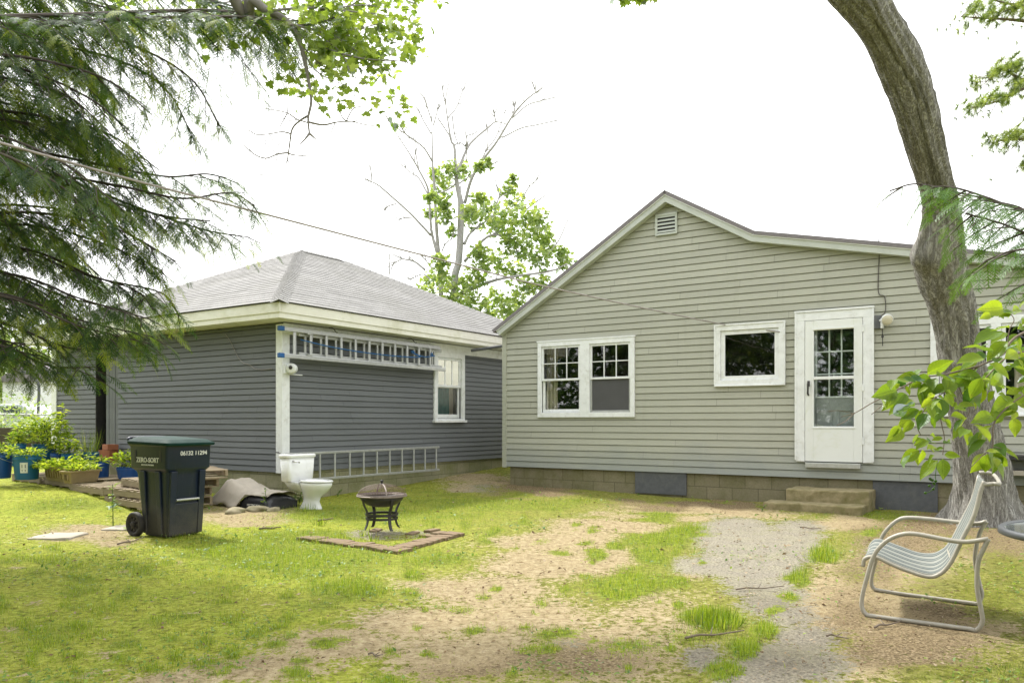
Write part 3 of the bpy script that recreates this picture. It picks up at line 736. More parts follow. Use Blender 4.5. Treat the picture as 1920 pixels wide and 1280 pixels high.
# floodlight + cable beside the door
fl = HF.uz(1646, 605); mb = MB()
mb.wbox(HF, fl[0] - .05, fl[0] + .05, .008, .05, fl[1] - .09, fl[1] + .10)
fx = mb.build('floodlight', M['panel_grey'], house, bevel=.012); tag(fx, "round floodlight and sensor beside the door")
mb = MB(); c = HF.pt(fl[0] + .135, .14, fl[1] + .02); ax = (HF.n * .8 + HF.u * .35 - Vector((0, 0, .35))).normalized(); Mx = ax.to_track_quat('Z', 'Y').to_matrix()
mb.lathe([(0, -.12), (.035, -.115), (.045, -.06), (.078, 0), (.08, .012), (.072, .02)], c, 20, Mx); mb.tube([HF.pt(fl[0] + .03, .05, fl[1] + .02), HF.pt(fl[0] + .08, .08, fl[1] + .04), c - ax * .11], .014, 8); mb.build('lamp_head', M['white_worn'], fx, smooth=True)
mb = MB(); mb.lathe([(.074, .016), (.06, .03), (.03, .037), (0, .039)], c, 20, Mx); mb.build('lamp_lens', M['lamp_glass'], fx, smooth=True)
mb = MB(); mb.wbox(HF, fl[0] + .045, fl[0] + .085, .03, .09, fl[1] - .09, fl[1] + .05); mb.build('sensor', M['white_worn'], fx, bevel=.012)
mb = MB(); q = HF.uz(1651, 640); mb.tube([HF.pt(fl[0] + .065, .06, fl[1] - .09), HF.pt(fl[0] + .068, .05, fl[1] - .30), HF.pt(fl[0] + .066, .05, fl[1] - .33)], .006, 6)
mb.lathe([(0, -.02), (.016, -.012), (.018, 0), (.012, .015), (0, .02)], HF.pt(fl[0] + .066, .05, fl[1] - .20), 10); mb.build('pull_cord', M['black'], fx)
ctop = HF.uz(1652, 452); mb = MB()
mb.tube(bez([HF.pt(ctop[0], .18, ctop[1] + .01), HF.pt(ctop[0] - .005, .16, ctop[1] - .05), HF.pt(ctop[0] - .02, .03, ctop[1] - .22), HF.pt(ctop[0] - .03, .028, ctop[1] - .7), HF.pt(fl[0] + .09, .03, fl[1] + .35), HF.pt(fl[0] + .10, .035, fl[1] + .15), HF.pt(fl[0] + .05, .04, fl[1] + .09)], 6), .007, 6)
mb.build('cable', M['cable_dark'], house)
# wooden shelf box under the right window
sx0, sz = HF.uz(1884, 880, .1); mb = MB()
mb.wbox(HF, sx0, sx0 + .75, .02, .30, sz - .06, sz + .0); mb.wbox(HF, sx0 + .02, sx0 + .05, .02, .28, sz + .001, sz + .13); mb.wbox(HF, sx0 + .70, sx0 + .73, .02, .28, sz + .001, sz + .13)
sh = mb.build('wall_shelf', M['flag'], house, bevel=.004); tag(sh, "tan shelf under a black tray")
mb = MB(); mb.wbox(HF, sx0 - .03, sx0 + .78, .018, .33, sz + .131, sz + .19); mb.build('tray', M['black'], sh, bevel=.006)
# clothes line hook
hk = HF.uz(1462, 622, .05)
# steps
st = thing('doorstep', HF.pt(avg(d0, d1), .5, 0), "mossy concrete doorstep of two steps below the white storm door", 'steps')
def rough_box(mb, fr, u0, u1, n0, n1, z0, z1, k, amp=.012, res=.09, bev=.02):
    bm = bmesh.new(); bmesh.ops.create_cube(bm, size=1)
    for v in bm.verts:
        v.co = Vector((u0 + (v.co.x + .5) * (u1 - u0), n0 + (v.co.y + .5) * (n1 - n0), z0 + (v.co.z + .5) * (z1 - z0)))
    bmesh.ops.bevel(bm, geom=bm.edges[:], offset=bev, segments=2, affect='EDGES', profile=.5)
    for _ in range(3): 
        es = [e for e in bm.edges if e.calc_length() > res]
        if es: bmesh.ops.subdivide_edges(bm, edges=es, cuts=1, use_grid_fill=True)
    bmesh.ops.triangulate(bm, faces=[f for f in bm.faces if len(f.verts) > 4])
    for v in bm.verts:
        p = v.co * 6; d = Vector((mnoise.noise(p + Vector((k, 0, 0))), mnoise.noise(p + Vector((0, k + 9, 0))), mnoise.noise(p + Vector((0, 0, k + 19)))))
        v.co += d * amp
    bm.verts.index_update()
    mb.add([fr.pt(*v.co) for v in bm.verts], [tuple(v.index for v in f.verts) for f in bm.faces]); bm.free()
ta, tb = HF.uz(1474, 935, .5)[0], HF.uz(1634, 940, .35)[0]
mb = MB(); rough_box(mb, HF, ta, tb, -.02, .52, -.1, HF.uz(1474, 915, .5)[1], 3); mb.build('step', M['concrete'], st)
la, lb = HF.uz(1430, 945, .85)[0], HF.uz(1617, 955, .85)[0]
mb = MB(); rough_box(mb, HF, la, lb, .45, .86, -.12, HF.uz(1432, 940, .85)[1], 7); mb.build('step', M['concrete'], st)

# ------------------------------------------------------------------ the grey garage
GL = Frame((-3.49, 12.0), (-.8355, .5495), (-.5494, -.8356))        # left wall: u runs away to the left
GR = Frame((-3.49, 12.0), B_, (.8355, -.5495))                       # right wall: u runs away to the right
LW, RW = 6.74, 7.95
garage = thing('garage', (-3.49, 12.0, 0), "dark grey clapboard garage with white corner boards and a pale hipped roof", 'garage')
GZ0, GZ1 = .445, 2.72
o0, o1 = GL.uz(222, 760)[0], GL.uz(180, 760)[0]; oz1 = GL.uz(222, 664)[1]
wz = 2.66
gw = dict(u0=GR.uz(812, 720)[0], u1=GR.uz(869, 720)[0], z0=avg(GR.uz(812, 787)[1], GR.uz(869, 788)[1]), z1=GR.uz(869, 664)[1])
s1_ = siding(GL, 0, LW, GZ0, GZ1, .0925, .015, [(o0, o1, GZ0 - .05, oz1)], .22, .004, 2)
s2_ = siding(GR, 0, RW, GZ0, GZ1, .0935, .015, [(gw['u0'] + .04, gw['u1'] - .04, gw['z0'] + .04, gw['z1'] - .04)], .2, .006, 31)
s1_.add(s2_.v, s2_.f)
far1 = GL.pt(LW, 0, 0); far2 = GR.pt(RW, 0, 0); far3 = far1 + (far2 - GL.o)
for p, q in ((far1, far3), (far3, far2)):
    s1_.quad(Vector((p.x, p.y, GZ0)), Vector((q.x, q.y, GZ0)), Vector((q.x, q.y, GZ1)), Vector((p.x, p.y, GZ1)))
gwall = s1_.build('wall', M['grey_clap'], garage)
mb = MB(); uv_box(mb, GL, .03, LW - .03, -.2, -.02, -.3, GZ0 + .02); uv_box(mb, GR, .03, RW - .03, -.2, -.02, -.3, GZ0 + .02)
mb.build('foundation', M['block_garage'], garage)
mb = MB(); mb.wbox(GL, -.001, .115, 0, .03, GZ0 - .01, 2.70); mb.wbox(GR, -.03, .115, -.001, .03, GZ0 - .01, 2.70)
mb.build('corner_board', M['white_worn'], garage, bevel=.004); 
mb = MB(); mb.wbox(GL, LW - .15, LW + .03, .0, .03, GZ0 - .01, 2.7); mb.wbox(GL, LW + .001, LW + .031, -.15, -.001, GZ0 - .01, 2.7); mb.build('corner_board', M['white_worn'], garage, bevel=.004)
# eaves: frieze, soffit, fascia, hip roof in shingle courses
OVH = .36
mb = MB(); mb.wbox(GR, .0, RW, .016, .034, 2.55, GZ1); mb.build('frieze_board', M['white_worn'], garage, bevel=.003)
ZE, ZT = 2.965, 4.82
def cpt(a, b, z):   # a metres along the left wall, b along the right wall
    p = GL.o + GL.u * a + GR.u * b
    return Vector((p.x, p.y, z))
mb = MB(); mb.add([cpt(-OVH, -OVH, 2.735), cpt(LW + OVH, -OVH, 2.735), cpt(LW + OVH, RW + OVH, 2.735), cpt(-OVH, RW + OVH, 2.735)], [(0, 1, 2, 3)]); mb.build('soffit', M['fascia'], garage)
mb = MB(); e = OVH; t = .025
def fbox(a0, a1, b0, b1, z0, z1):
    mb.hexa([cpt(a0, b0, z0), cpt(a1, b0, z0), cpt(a1, b1, z0), cpt(a0, b1, z0), cpt(a0, b0, z1), cpt(a1, b0, z1), cpt(a1, b1, z1), cpt(a0, b1, z1)])
for z0, z1, t0, t1 in ((2.73, 2.81, 0, .028), (2.8101, 2.955, .0, .045)):
    fbox(-e - t1, LW + e + t1, -e - t1, -e - t0 - .001, z0, z1); fbox(-e - t1, -e - t0 - .001, -e, RW + e, z0, z1)
    fbox(-e - t1, LW + e + t1, RW + e, RW + e + t1, z0, z1); fbox(LW + e, LW + e + t1, -e, RW + e - .001, z0, z1)
mb.build('fascia', M['fascia'], garage, bevel=.004)
HW = LW / 2; e2 = OVH + .07
P00, P10, P11, P01 = cpt(-e2, -e2, ZE), cpt(LW + e2, -e2, ZE), cpt(LW + e2, RW + e2, ZE), cpt(-e2, RW + e2, ZE)
R0, R1 = cpt(HW, HW, ZT), cpt(HW, HW + 1.21, ZT)
mb = MB()
def courses(e0, e1, r0, r1, expo=.14, lift=.008):
    L = (e1 - e0).normalized(); mid0 = (e0 + e1) / 2; rr = ((r0 + r1) / 2 - mid0); up = rr - L * rr.dot(L); SL = up.length; upn = up.normalized()
    nrm = L.cross(upn); nrm = nrm if nrm.z > 0 else -nrm
    n = int(SL / expo) + 1
    for k in range(n):
        t0, t1 = k * expo / SL, min(1, ((k + 1) * expo + .01) / SL)
        a0, b0 = e0.lerp(r0, t0), e1.lerp(r1, t0); a1, b1 = e0.lerp(r0, t1), e1.lerp(r1, t1)
        wv = [(.004 * mnoise.noise((i * .7, k * 1.9, 3))) for i in range(13)]
        rows0, rows1, rowsb = [], [], []
        for i in range(13):
            f = i / 12
            rows0.append(a0.lerp(b0, f) + nrm * (lift + wv[i])); rows1.append(a1.lerp(b1, f) + nrm * .001); rowsb.append(a0.lerp(b0, f) - nrm * .006)
        for i in range(12):
            uvf = lambda p, v: ((p - e0).dot(L), v)
            mb.quad(rows0[i], rows0[i + 1], rows1[i + 1], rows1[i], [uvf(rows0[i], k * expo + .002), uvf(rows0[i + 1], k * expo + .002), uvf(rows1[i + 1], (k + 1) * expo - .002), uvf(rows1[i], (k + 1) * expo - .002)])
            mb.quad(rowsb[i], rowsb[i + 1], rows0[i + 1], rows0[i], [(0, .001)] * 4)
courses(P00, P10, R0, R0); courses(P00, P01, R0, R1); courses(P01, P11, R1, R1); courses(P10, P11, R0, R1)
groof = mb.build('roof', M['shingle'], garage)
# hip caps: overlapping bent shingles
mb = MB()
for a, b in ((P00, R0), (P10, R0), (P01, R1), (R0, R1)):
    d = (b - a); n = int(d.length / .14); dn = d.normalized()
    sd = dn.cross(Vector((0, 0, 1))).normalized(); upv = sd.cross(dn)
    for k in range(n):
        p0, p1 = a + dn * (k * .14), a + dn * (k * .14 + .17)
        l0, l1 = .022, .012; dr_ = .055 if abs(d.z) > .1 else .06
        v = [p0 + sd * .13 + upv * (l0 - dr_), p0 + upv * (l0 + .006), p0 - sd * .13 + upv * (l0 - dr_), p1 + sd * .13 + upv * (l1 - dr_), p1 + upv * (l1 + .004), p1 - sd * .13 + upv * (l1 - dr_)]
        v += [x - upv * .01 for x in v[:3]]
        mb.add(v, [(0, 1, 4, 3), (1, 2, 5, 4), (6, 7, 1, 0), (7, 8, 2, 1)], [[(k * .7, 0), (k * .7 + .1, 0), (k * .7 + .1, .1), (k * .7, .1)]] * 4)
mb.build('hip_cap', M['shingle'], groof)
# doorway with a board door slid part of the way
mb = MB(); jw = GL.uz(193, 760)[0]
mb.wbox(GL, o0 - .0, o1, -.12, -.09, GZ0 - .05, oz1 + .02)
nb = 5; db = MB()
for i in range(nb):
    a = o0 + (jw - o0) * i / nb; b = o0 + (jw - o0) * (i + 1) / nb - .008; db.wbox(GL, a, b, -.085, -.055 - .004 * (i % 2), GZ0 - .05, oz1)
gd = db.build('door', M['grey_clap'], garage, bevel=.004); tag(gd, "grey vertical board door in the dark doorway")
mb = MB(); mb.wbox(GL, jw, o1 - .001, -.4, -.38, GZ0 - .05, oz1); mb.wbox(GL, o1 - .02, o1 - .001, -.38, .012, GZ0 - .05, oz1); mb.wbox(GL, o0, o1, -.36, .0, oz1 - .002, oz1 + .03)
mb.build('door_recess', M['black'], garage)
# window
w = gw; win = MB(); frame_box(win, GR, w['u0'], w['u1'], w['z0'], w['z1'], .10, 0, .04, .03, .11)
gn = win.build('window', M['white_worn'], garage, bevel=.004); tag(gn, "white double hung window with teal curtain")
mb = MB(); mb.wbox(GR, w['u0'] - .03, w['u1'] + .03, .002, .075, w['z0'] - .045, w['z0'] + .002); mb.build('sill', M['white_worn'], gn, bevel=.005)
mz = GR.uz(838, 724)[1]
sash(gn, GR, w['u0'] + .104, w['u1'] - .104, mz - .02, w['z1'] - .112, .012, 3, 0, 'white_worn', .045)
sash(gn, GR, w['u0'] + .104, w['u1'] - .104, w['z0'] + .034, mz + .015, -.022, 0, 0, 'white_worn', .05, bot=.08)
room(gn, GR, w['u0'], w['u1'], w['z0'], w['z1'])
curtain(gn, GR, w['u0'] + .1, w['u0'] + .62, w['z0'], mz, -.1, 'teal', 4, .025)
curtain(gn, GR, w['u0'] + .52, w['u0'] + .85, w['z0'], mz + .4, -.18, 'curtain', 4, .025)
# sensor light on the corner board with its wire
sp = GR.uz(538, 690, .12); mb = MB(); mb.wbox(GR, -.02, .08, .031, .07, sp[1] - .08, sp[1] + .07)
ol = mb.build('outdoor_light', M['white_worn'], garage, bevel=.01); tag(ol, "round white lamp on the corner board")
mb = MB(); c = GR.pt(.075, .12, sp[1]); ax = (GR.n * .55 + GL.n * .8).normalized(); Mx = ax.to_track_quat('Z', 'Y').to_matrix()
mb.lathe([(0, -.09), (.06, -.085), (.078, -.06), (.08, .03), (.07, .05), (.03, .06), (0, .06)], c, 20, Mx); mb.build('lamp_head', M['white'], ol, smooth=True, bevel=.004)
mb = MB(); mb.lathe([(.028, .06), (.03, .07), (.012, .078), (0, .078)], c + Vector((0, 0, .012)), 12, Mx); mb.build('lamp_lens', M['black'], ol, smooth=True)
mb = MB(); mb.tube([GR.pt(.06, .07, sp[1] - .085), GR.pt(.30, .10, sp[1] - .09)], .009, 6); mb.build('bracket', M['white'], ol)
mb = MB(); pts = [GL.uz(424, 626), GL.uz(434, 640), GL.uz(452, 675), GL.uz(470, 684), GL.uz(480, 691), GL.uz(495, 693), GL.uz(512, 691)]
mb.tube(bez([GL.pt(p[0], .022, p[1]) for p in pts], 5), .0045, 5); mb.build('wire', M['cable'], garage)
# grey pole under the far eave
mb = MB(); a = GR.uz(884, 657, .3); p0 = GR.pt(a[0], .3, a[1]); p1 = HF.pt(.05, -.8, a[1] + .12)
mb.tube([p0, p1], .03, 10); mb.build('pipe', M['panel_grey'], garage)
# ================================================================== movable things
# ---- extension ladder on the garage wall
lad = thing('extension_ladder', GR.pt(.1, .15, 2.0), "long aluminium extension ladder with blue feet hung high on the grey garage wall", 'ladder')
tn = .20
tl, tr_ = GR.uz(530, 613, tn), GR.uz(830, 655, tn); bl, br = GR.uz(530, 665, tn), GR.uz(835, 694, tn)
z_t, z_b = avg(tl[1], tr_[1]) - .0, avg(bl[1], br[1])
u_a, u_b = tl[0], GR.uz(834, 690, tn)[0]
def lrail(z, ua, ub, n0, n1, za=None):
    return MB().wbox(GR, ua, ub, n0, n1, z - .033, z + .033)
lrail(z_t, u_a, u_b - .15, .185, .225).build('rail', M['alu'], lad, bevel=.006)
lrail(z_b, u_a, u_b, .185, .225).build('rail', M['alu'], lad, bevel=.006)
lrail(z_t - .045, u_a + .35, u_b - .05, .13, .165).build('rail', M['alu_dull'], lad, bevel=.006)
lrail(z_b + .045, u_a + .35, u_b - .03, .13, .165).build('rail', M['alu_dull'], lad, bevel=.006)
for z in (z_t, z_b):
    MB().wbox(GR, u_a - .09, u_a + .015, .178, .236, z - .036, z + .036).build('foot', M['blue_plastic'], lad, bevel=.012)
nr = 11; r0 = GR.uz(552, 640, tn)[0]; r1 = GR.uz(806, 665, tn)[0]
for i in range(nr):
    u = r0 + (r1 - r0) * i / (nr - 1)
    m_ = MB(); m_.wbox(GR, u - .024, u + .024, .19, .219, z_b + .033, z_t - .033); m_.build('rung', M['alu'], lad, bevel=.008)
    if i:
        m_ = MB(); m_.wbox(GR, u - .085, u - .045, .135, .162, z_b + .02, z_t - .02); m_.build('rung', M['alu_dull'], lad, bevel=.008)
for du in (.11, .17):
    MB().wbox(GR, r1 + du, r1 + du + .03, .14, .165, z_b - .01, z_t + .02).build('rung', M['alu_dull'], lad, bevel=.006)
rp = [(r0 + .1, z_b + .26), (r0 + .7, z_b + .20), (r0 + 1.5, z_b + .165), (r0 + 2.3, z_b + .16), (r0 + 2.9, z_b + .185), (r1 - .5, z_b + .24), (r1 - .2, z_b + .20), (r1 + .1, z_b + .24)]
mb = MB(); mb.tube(bez([GR.pt(u, .228 + .006 * (i % 2), z) for i, (u, z) in enumerate(rp)], 6), .009, 6)
for uu in (r1 - .5, r1 + .02): mb.tube([GR.pt(uu + .035 * math.cos(a), .21 + .035 * math.sin(a), z_b + .24 + .004 * a) for a in np.linspace(0, 12.6, 26)], .008, 5)
mb.build('rope', M['rope_blue'], lad, smooth=True)
mb = MB()
for u in (r0 + .25, r1 - .35):
    for za in (z_t - .05, z_b + .034): MB().wbox(GR, u - .02, u + .09, .18, .235, za, za + .015).build('bracket', M['alu_dull'], lad)
for px in (622, 770):
    u = GR.uz(px, 612, .1)[0]; MB().tube(bez([GR.pt(u, .035, z_t + .13), GR.pt(u, .12, z_t + .12), GR.pt(u, .20, z_t + .045), GR.pt(u, .235, z_t + .04)], 4), .006, 6).build('hook', M['black'], lad)
# ---- single ladder low on the wall
l2 = thing('straight_ladder', GR.pt(.1, .12, .4), "plain aluminium ladder hung low on the garage foundation behind the toilet", 'ladder')
n2 = .12
q = [GR.uz(590, 849, n2), GR.uz(822, 838, n2), GR.uz(592, 898, n2), GR.uz(824, 880, n2)]
def lin(a, b, u): return a[1] + (b[1] - a[1]) * (u - a[0]) / (b[0] - a[0])
ua = GR.uz(536, 853, n2)[0]; ub = q[1][0] + .02
for a, b in ((q[0], q[1]), (q[2], q[3])):
    za, zb = lin(a, b, ua), lin(a, b, ub); m_ = MB()
    m_.hexa([GR.pt(ua, .135, za - .02), GR.pt(ub, .135, zb - .02), GR.pt(ub, .10, zb - .02), GR.pt(ua, .10, za - .02), GR.pt(ua, .135, za + .02), GR.pt(ub, .135, zb + .02), GR.pt(ub, .10, zb + .02), GR.pt(ua, .10, za + .02)])
    m_.build('rail', M['alu_dull'], l2, bevel=.006)
for px in (545, 572, 600, 628, 656, 682, 707, 731, 754, 776, 797, 818):
    u = GR.uz(px, 870, n2)[0]
    m_ = MB(); m_.tube([GR.pt(u, .118, lin(q[2], q[3], u) + .015), GR.pt(u, .118, lin(q[0], q[1], u) - .015)], .016, 10); m_.build('rung', M['alu_dull'], l2)
mb = MB(); mb.tube(bez([GL.pt(.05, .03, lin(q[0], q[1], ua) + .03), GL.pt(.05, .09, lin(q[0], q[1], ua) + .03), GL.pt(-.07, .1, lin(q[0], q[1], ua) + .02)], 4), .006, 6); mb.build('hook', M['black'], l2)
# ---- clothes line
p_end = HF.pt(hk[0], .05, hk[1])
pts = [at(-90, 248, 4.6), at(0, 268, 4.85), at(240, 335, 5.7), at(475, 396, 6.8), at(850, 493, 9.0), at(1040, 541, 10.3), at(1345, 606, 12.1), p_end]
mb = MB(); mb.tube(bez(pts, 6), lerp_list([.0085, .0085, .0085, .009, .0095, .0095, .009, .008], 43), 8)
cl = mb.build('clothes_line', M['cable'], None, smooth=True, loc=p_end); tag(cl, "thin pale line sagging from the hemlock across to the small window", 'clothes line')
# ---- toilet
TB = ground_at(589, 954); TM = Matrix(((GR.n.x, -GR.n.y, 0), (GR.n.y, GR.n.x, 0), (0, 0, 1)))   # local +x = away from the wall
tz = TB.z - .01
toilet = thing('toilet', (TB.x, TB.y, tz), "discarded white toilet standing in weeds at the garage corner", 'toilet')
def tp(x, y, z): return Vector((TB.x, TB.y, tz)) + TM @ Vector((x, y, z))
def rrect(cx, cy, hx, hy, r, z, n=5):
    o = []
    for sx, sy, a0 in ((1, 1, 0), (-1, 1, 90), (-1, -1, 180), (1, -1, 270)):
        for k in range(n + 1):
            a = R(a0 + 90 * k / n); o.append(tp(cx + sx * (hx - r) + r * math.cos(a), cy + sy * (hy - r) + r * math.sin(a), z))
    return o
tx = -.34
MB().loft([rrect(tx, 0, .085, .21, .04, .385), rrect(tx, 0, .095, .225, .045, .40), rrect(tx, 0, .105, .245, .045, .72)]).build('tank', M['porcelain'], toilet, smooth=True)
MB().loft([rrect(tx, 0, .115, .258, .045, .722), rrect(tx, 0, .12, .262, .05, .735), rrect(tx, 0, .12, .262, .05, .755), rrect(tx, 0, .105, .248, .05, .772)]).build('tank_lid', M['porcelain'], toilet, smooth=True, bevel=.003)
mb = MB(); mb.tube([tp(tx + .10, -.17, .675), tp(tx + .135, -.17, .672), tp(tx + .14, -.11, .66), tp(tx + .14, -.085, .655)], [.014, .012, .009, .011], 8); mb.build('flush_handle', M['chrome'], toilet, smooth=True)
def oval(cx, rx, ry, z, n=24, egg=.12):
    return [tp(cx + rx * math.cos(a), ry * math.sin(a) * (1 - egg * math.cos(a)), z) for a in np.linspace(0, 2 * math.pi, n, endpoint=False)]
MB().loft([oval(-.06, .20, .115, 0), oval(-.06, .19, .105, .03), oval(-.05, .135, .085, .12), oval(-.03, .145, .10, .19), oval(.03, .21, .155, .27), oval(.05, .25, .18, .34), oval(.05, .255, .185, .375), oval(.05, .235, .17, .392), oval(.05, .17, .115, .388), oval(.05, .15, .10, .33), oval(.03, .08, .06, .24)], True, True).build('bowl', M['porcelain'], toilet, smooth=True)
MB().loft([rrect(-.26, 0, .13, .10, .04, .25), rrect(-.28, 0, .13, .16, .04, .34), rrect(-.28, 0, .14, .19, .04, .384)]).build('bowl_shelf', M['porcelain'], toilet, smooth=True)
MB().loft([oval(.055, .262, .192, .394), oval(.055, .266, .196, .405), oval(.055, .25, .182, .418), oval(.055, .185, .125, .416), oval(.055, .175, .118, .396)], False, False).build('seat', M['porcelain'], toilet, smooth=True)
# ---- trash cart
CB = ground_at(325, 1003); ca = R(-31)
def cp(x, y, z):  # +x = front of the cart, +y = its left side as seen from behind it
    c, s = math.cos(ca), math.sin(ca); x, y = x * .84, y * .86; return Vector((CB.x + c * x - s * y, CB.y + s * x + c * y, CB.z + z))
cart = thing('trash_cart', (CB.x, CB.y, CB.z), "tall navy wheeled trash cart with dark green lid on the lawn", 'trash cart')
def cr(x0, x1, y0, y1, r, z, n=4):
    o = []
    for (cx, cy, a0) in ((x1 - r, y1 - r, 0), (x0 + r, y1 - r, 90), (x0 + r, y0 + r, 180), (x1 - r, y0 + r, 270)):
        for k in range(n + 1):
            a = R(a0 + 90 * k / n); o.append(cp(cx + r * math.cos(a), cy + r * math.sin(a), z))
    return o
# x: back -.40 .. front .30 ; y half width .31
MB().loft([cr(-.25, .22, -.23, .23, .05, .015), cr(-.27, .235, -.24, .24, .05, .05), cr(-.36, .275, -.27, .27, .05, .66), cr(-.37, .28, -.275, .275, .05, .69), cr(-.42, .315, -.315, .315, .04, .73), cr(-.43, .325, -.32, .32, .035, .96), cr(-.45, .345, -.335, .335, .035, .975), cr(-.45, .345, -.335, .335, .035, .995)]).build('body', M['cart_body'], cart, smooth=True, bevel=.004)
# raised ribs on the front and sides
mb = MB()
for y in (-.20, .20):
    mb.hexa([cp(.215, y - .035, .03), cp(.25, y - .035, .03), cp(.25, y + .035, .03), cp(.215, y + .035, .03), cp(.27, y - .045, .70), cp(.315, y - .045, .70), cp(.315, y + .045, .70), cp(.27, y + .045, .70)])
mb.hexa([cp(.22, -.165, .03), cp(.236, -.165, .03), cp(.236, .165, .03), cp(.22, .165, .03), cp(.24, -.165, .36), cp(.275, -.165, .36), cp(.275, .165, .36), cp(.24, .165, .36)])
for x in (-.2, .1):
    mb.hexa([cp(x - .03, -.26, .04), cp(x + .04, -.26, .04), cp(x + .04, -.235, .04), cp(x - .03, -.235, .04), cp(x - .05, -.30, .70), cp(x + .05, -.30, .70), cp(x + .05, -.27, .70), cp(x - .05, -.27, .70)])
mb.build('rib', M['cart_body'], cart, bevel=.012)
mb = MB(); mb.tube([cp(.285, -.16, .40), cp(.285, .16, .40)], .012, 8); mb.build('catch_bar', M['alu_dull'], cart)
for x in (-.30, .20): MB().hexa([cp(x - .016, -.3215, .80), cp(x + .016, -.3215, .80), cp(x + .016, -.312, .80), cp(x - .016, -.312, .80), cp(x - .016, -.3235, .92), cp(x + .016, -.3235, .92), cp(x + .016, -.312, .92), cp(x - .016, -.312, .92)]).build('slot', M['black'], cart)
def lidring(x0, x1, w, z0, z1, r=.06):
    o = cr(x0, x1, -w, w, r, 0)
    return [Vector((p.x, p.y, CB.z + z0 + (z1 - z0) * max(0, min(1, ((p - cp(0, 0, 0)).to_2d().dot(Vector((math.cos(ca), math.sin(ca)))) - x0) / (x1 - x0))))) for p in o]
MB().loft([lidring(-.46, .375, .345, .985, .965), lidring(-.465, .385, .352, .998, .975), lidring(-.465, .385, .352, 1.015, .995), lidring(-.44, .35, .325, 1.03, 1.005), lidring(-.41, .31, .29, 1.055, 1.025), lidring(-.36, .26, .25, 1.062, 1.032)]).build('lid', M['cart_lid'], cart, smooth=True, bevel=.004)
mb = MB()
mb.tube(bez([cp(-.40, -.26, .985), cp(-.49, -.26, 1.01), cp(-.53, -.25, 1.04), cp(-.53, 0, 1.045), cp(-.53, .25, 1.04), cp(-.49, .26, 1.01), cp(-.40, .26, .985)], 5), .018, 8)
for y in (-.2, .0, .2): mb.box(cp(-.45, y, 1.03), .09, .07, .05, Matrix.Rotation(ca, 3, 'Z'))
mb.build('handle', M['cart_body'], cart, smooth=False, bevel=.004)
Wm = Matrix.Rotation(ca, 3, 'Z') @ Matrix.Rotation(R(90), 3, 'X')
for y in (-.30, .30):
    c = cp(-.33, y, .128)
    wh = MB().lathe([(.085, -.028), (.12, -.032), (.13, -.022), (.132, 0), (.13, .022), (.12, .032), (.085, .028), (.085, -.028)], c, 28, Wm).build('wheel', M['rubber'], cart, smooth=True)
    mb = MB(); mb.lathe([(0, -.012), (.03, -.012), (.034, .034), (.02, .04), (0, .04)], c, 16, Wm)
    for k in range(8):
        a = k * math.pi / 4; d = Wm @ Vector((math.cos(a), math.sin(a), 0)); tt = Wm @ Vector((-math.sin(a), math.cos(a), 0)); nn = Wm @ Vector((0, 0, 1))
        mb.hexa([c + d * .028 + tt * s_ * .012 + nn * z_ for s_, z_ in ((-1, -.02), (1, -.02), (1, .02), (-1, .02))] + [c + d * .088 + tt * s_ * .016 + nn * z_ for s_, z_ in ((-1, -.02), (1, -.02), (1, .02), (-1, .02))])
    mb.build('rim', M['rubber'], wh)
mb = MB(); mb.tube([cp(-.33, -.30, .128), cp(-.33, .30, .128)], .012, 8); mb.build('axle', M['alu_dull'], cart)
def text(name, body, size, origin, xdir, ndir, mat, parent, ext=.0015, sx=1.0):
    cu = bpy.data.curves.new(name, 'FONT'); cu.body = body; cu.size = size; cu.align_x = 'CENTER'; cu.align_y = 'CENTER'; cu.extrude = ext; cu.offset = size * .02
    ob = bpy.data.objects.new(name, cu); COL.objects.link(ob)
    dg = bpy.context.evaluated_depsgraph_get(); me = bpy.data.meshes.new_from_object(ob.evaluated_get(dg))
    bpy.data.objects.remove(ob)
    x = Vector(xdir).normalized(); z = Vector(ndir).normalized(); y = z.cross(x)
    Mt = Matrix((x * sx, y, z)).transposed()
    o_ = org(parent)
    for v in me.vertices: v.co = Vector(origin) + Mt @ v.co - o_
    return link(name, me, mat, parent, o_=o_)
fdir = (cp(1, 0, 0) - cp(0, 0, 0)); sdir = (cp(0, -1, 0) - cp(0, 0, 0))
text('serial_number', "06132 11294", .062, cp(.3245, .06, .885), cp(0, 1, 0) - cp(0, 0, 0), fdir + Vector((0, 0, -.04)), M['print'], cart)
text('lettering', "ZERO-SORT", .070, cp(-.05, -.3215, .815), fdir, sdir, M['print'], cart)
text('lettering', "RECYCLING PROGRAM", .020, cp(-.05, -.3205, .765), fdir, sdir, M['print'], cart)
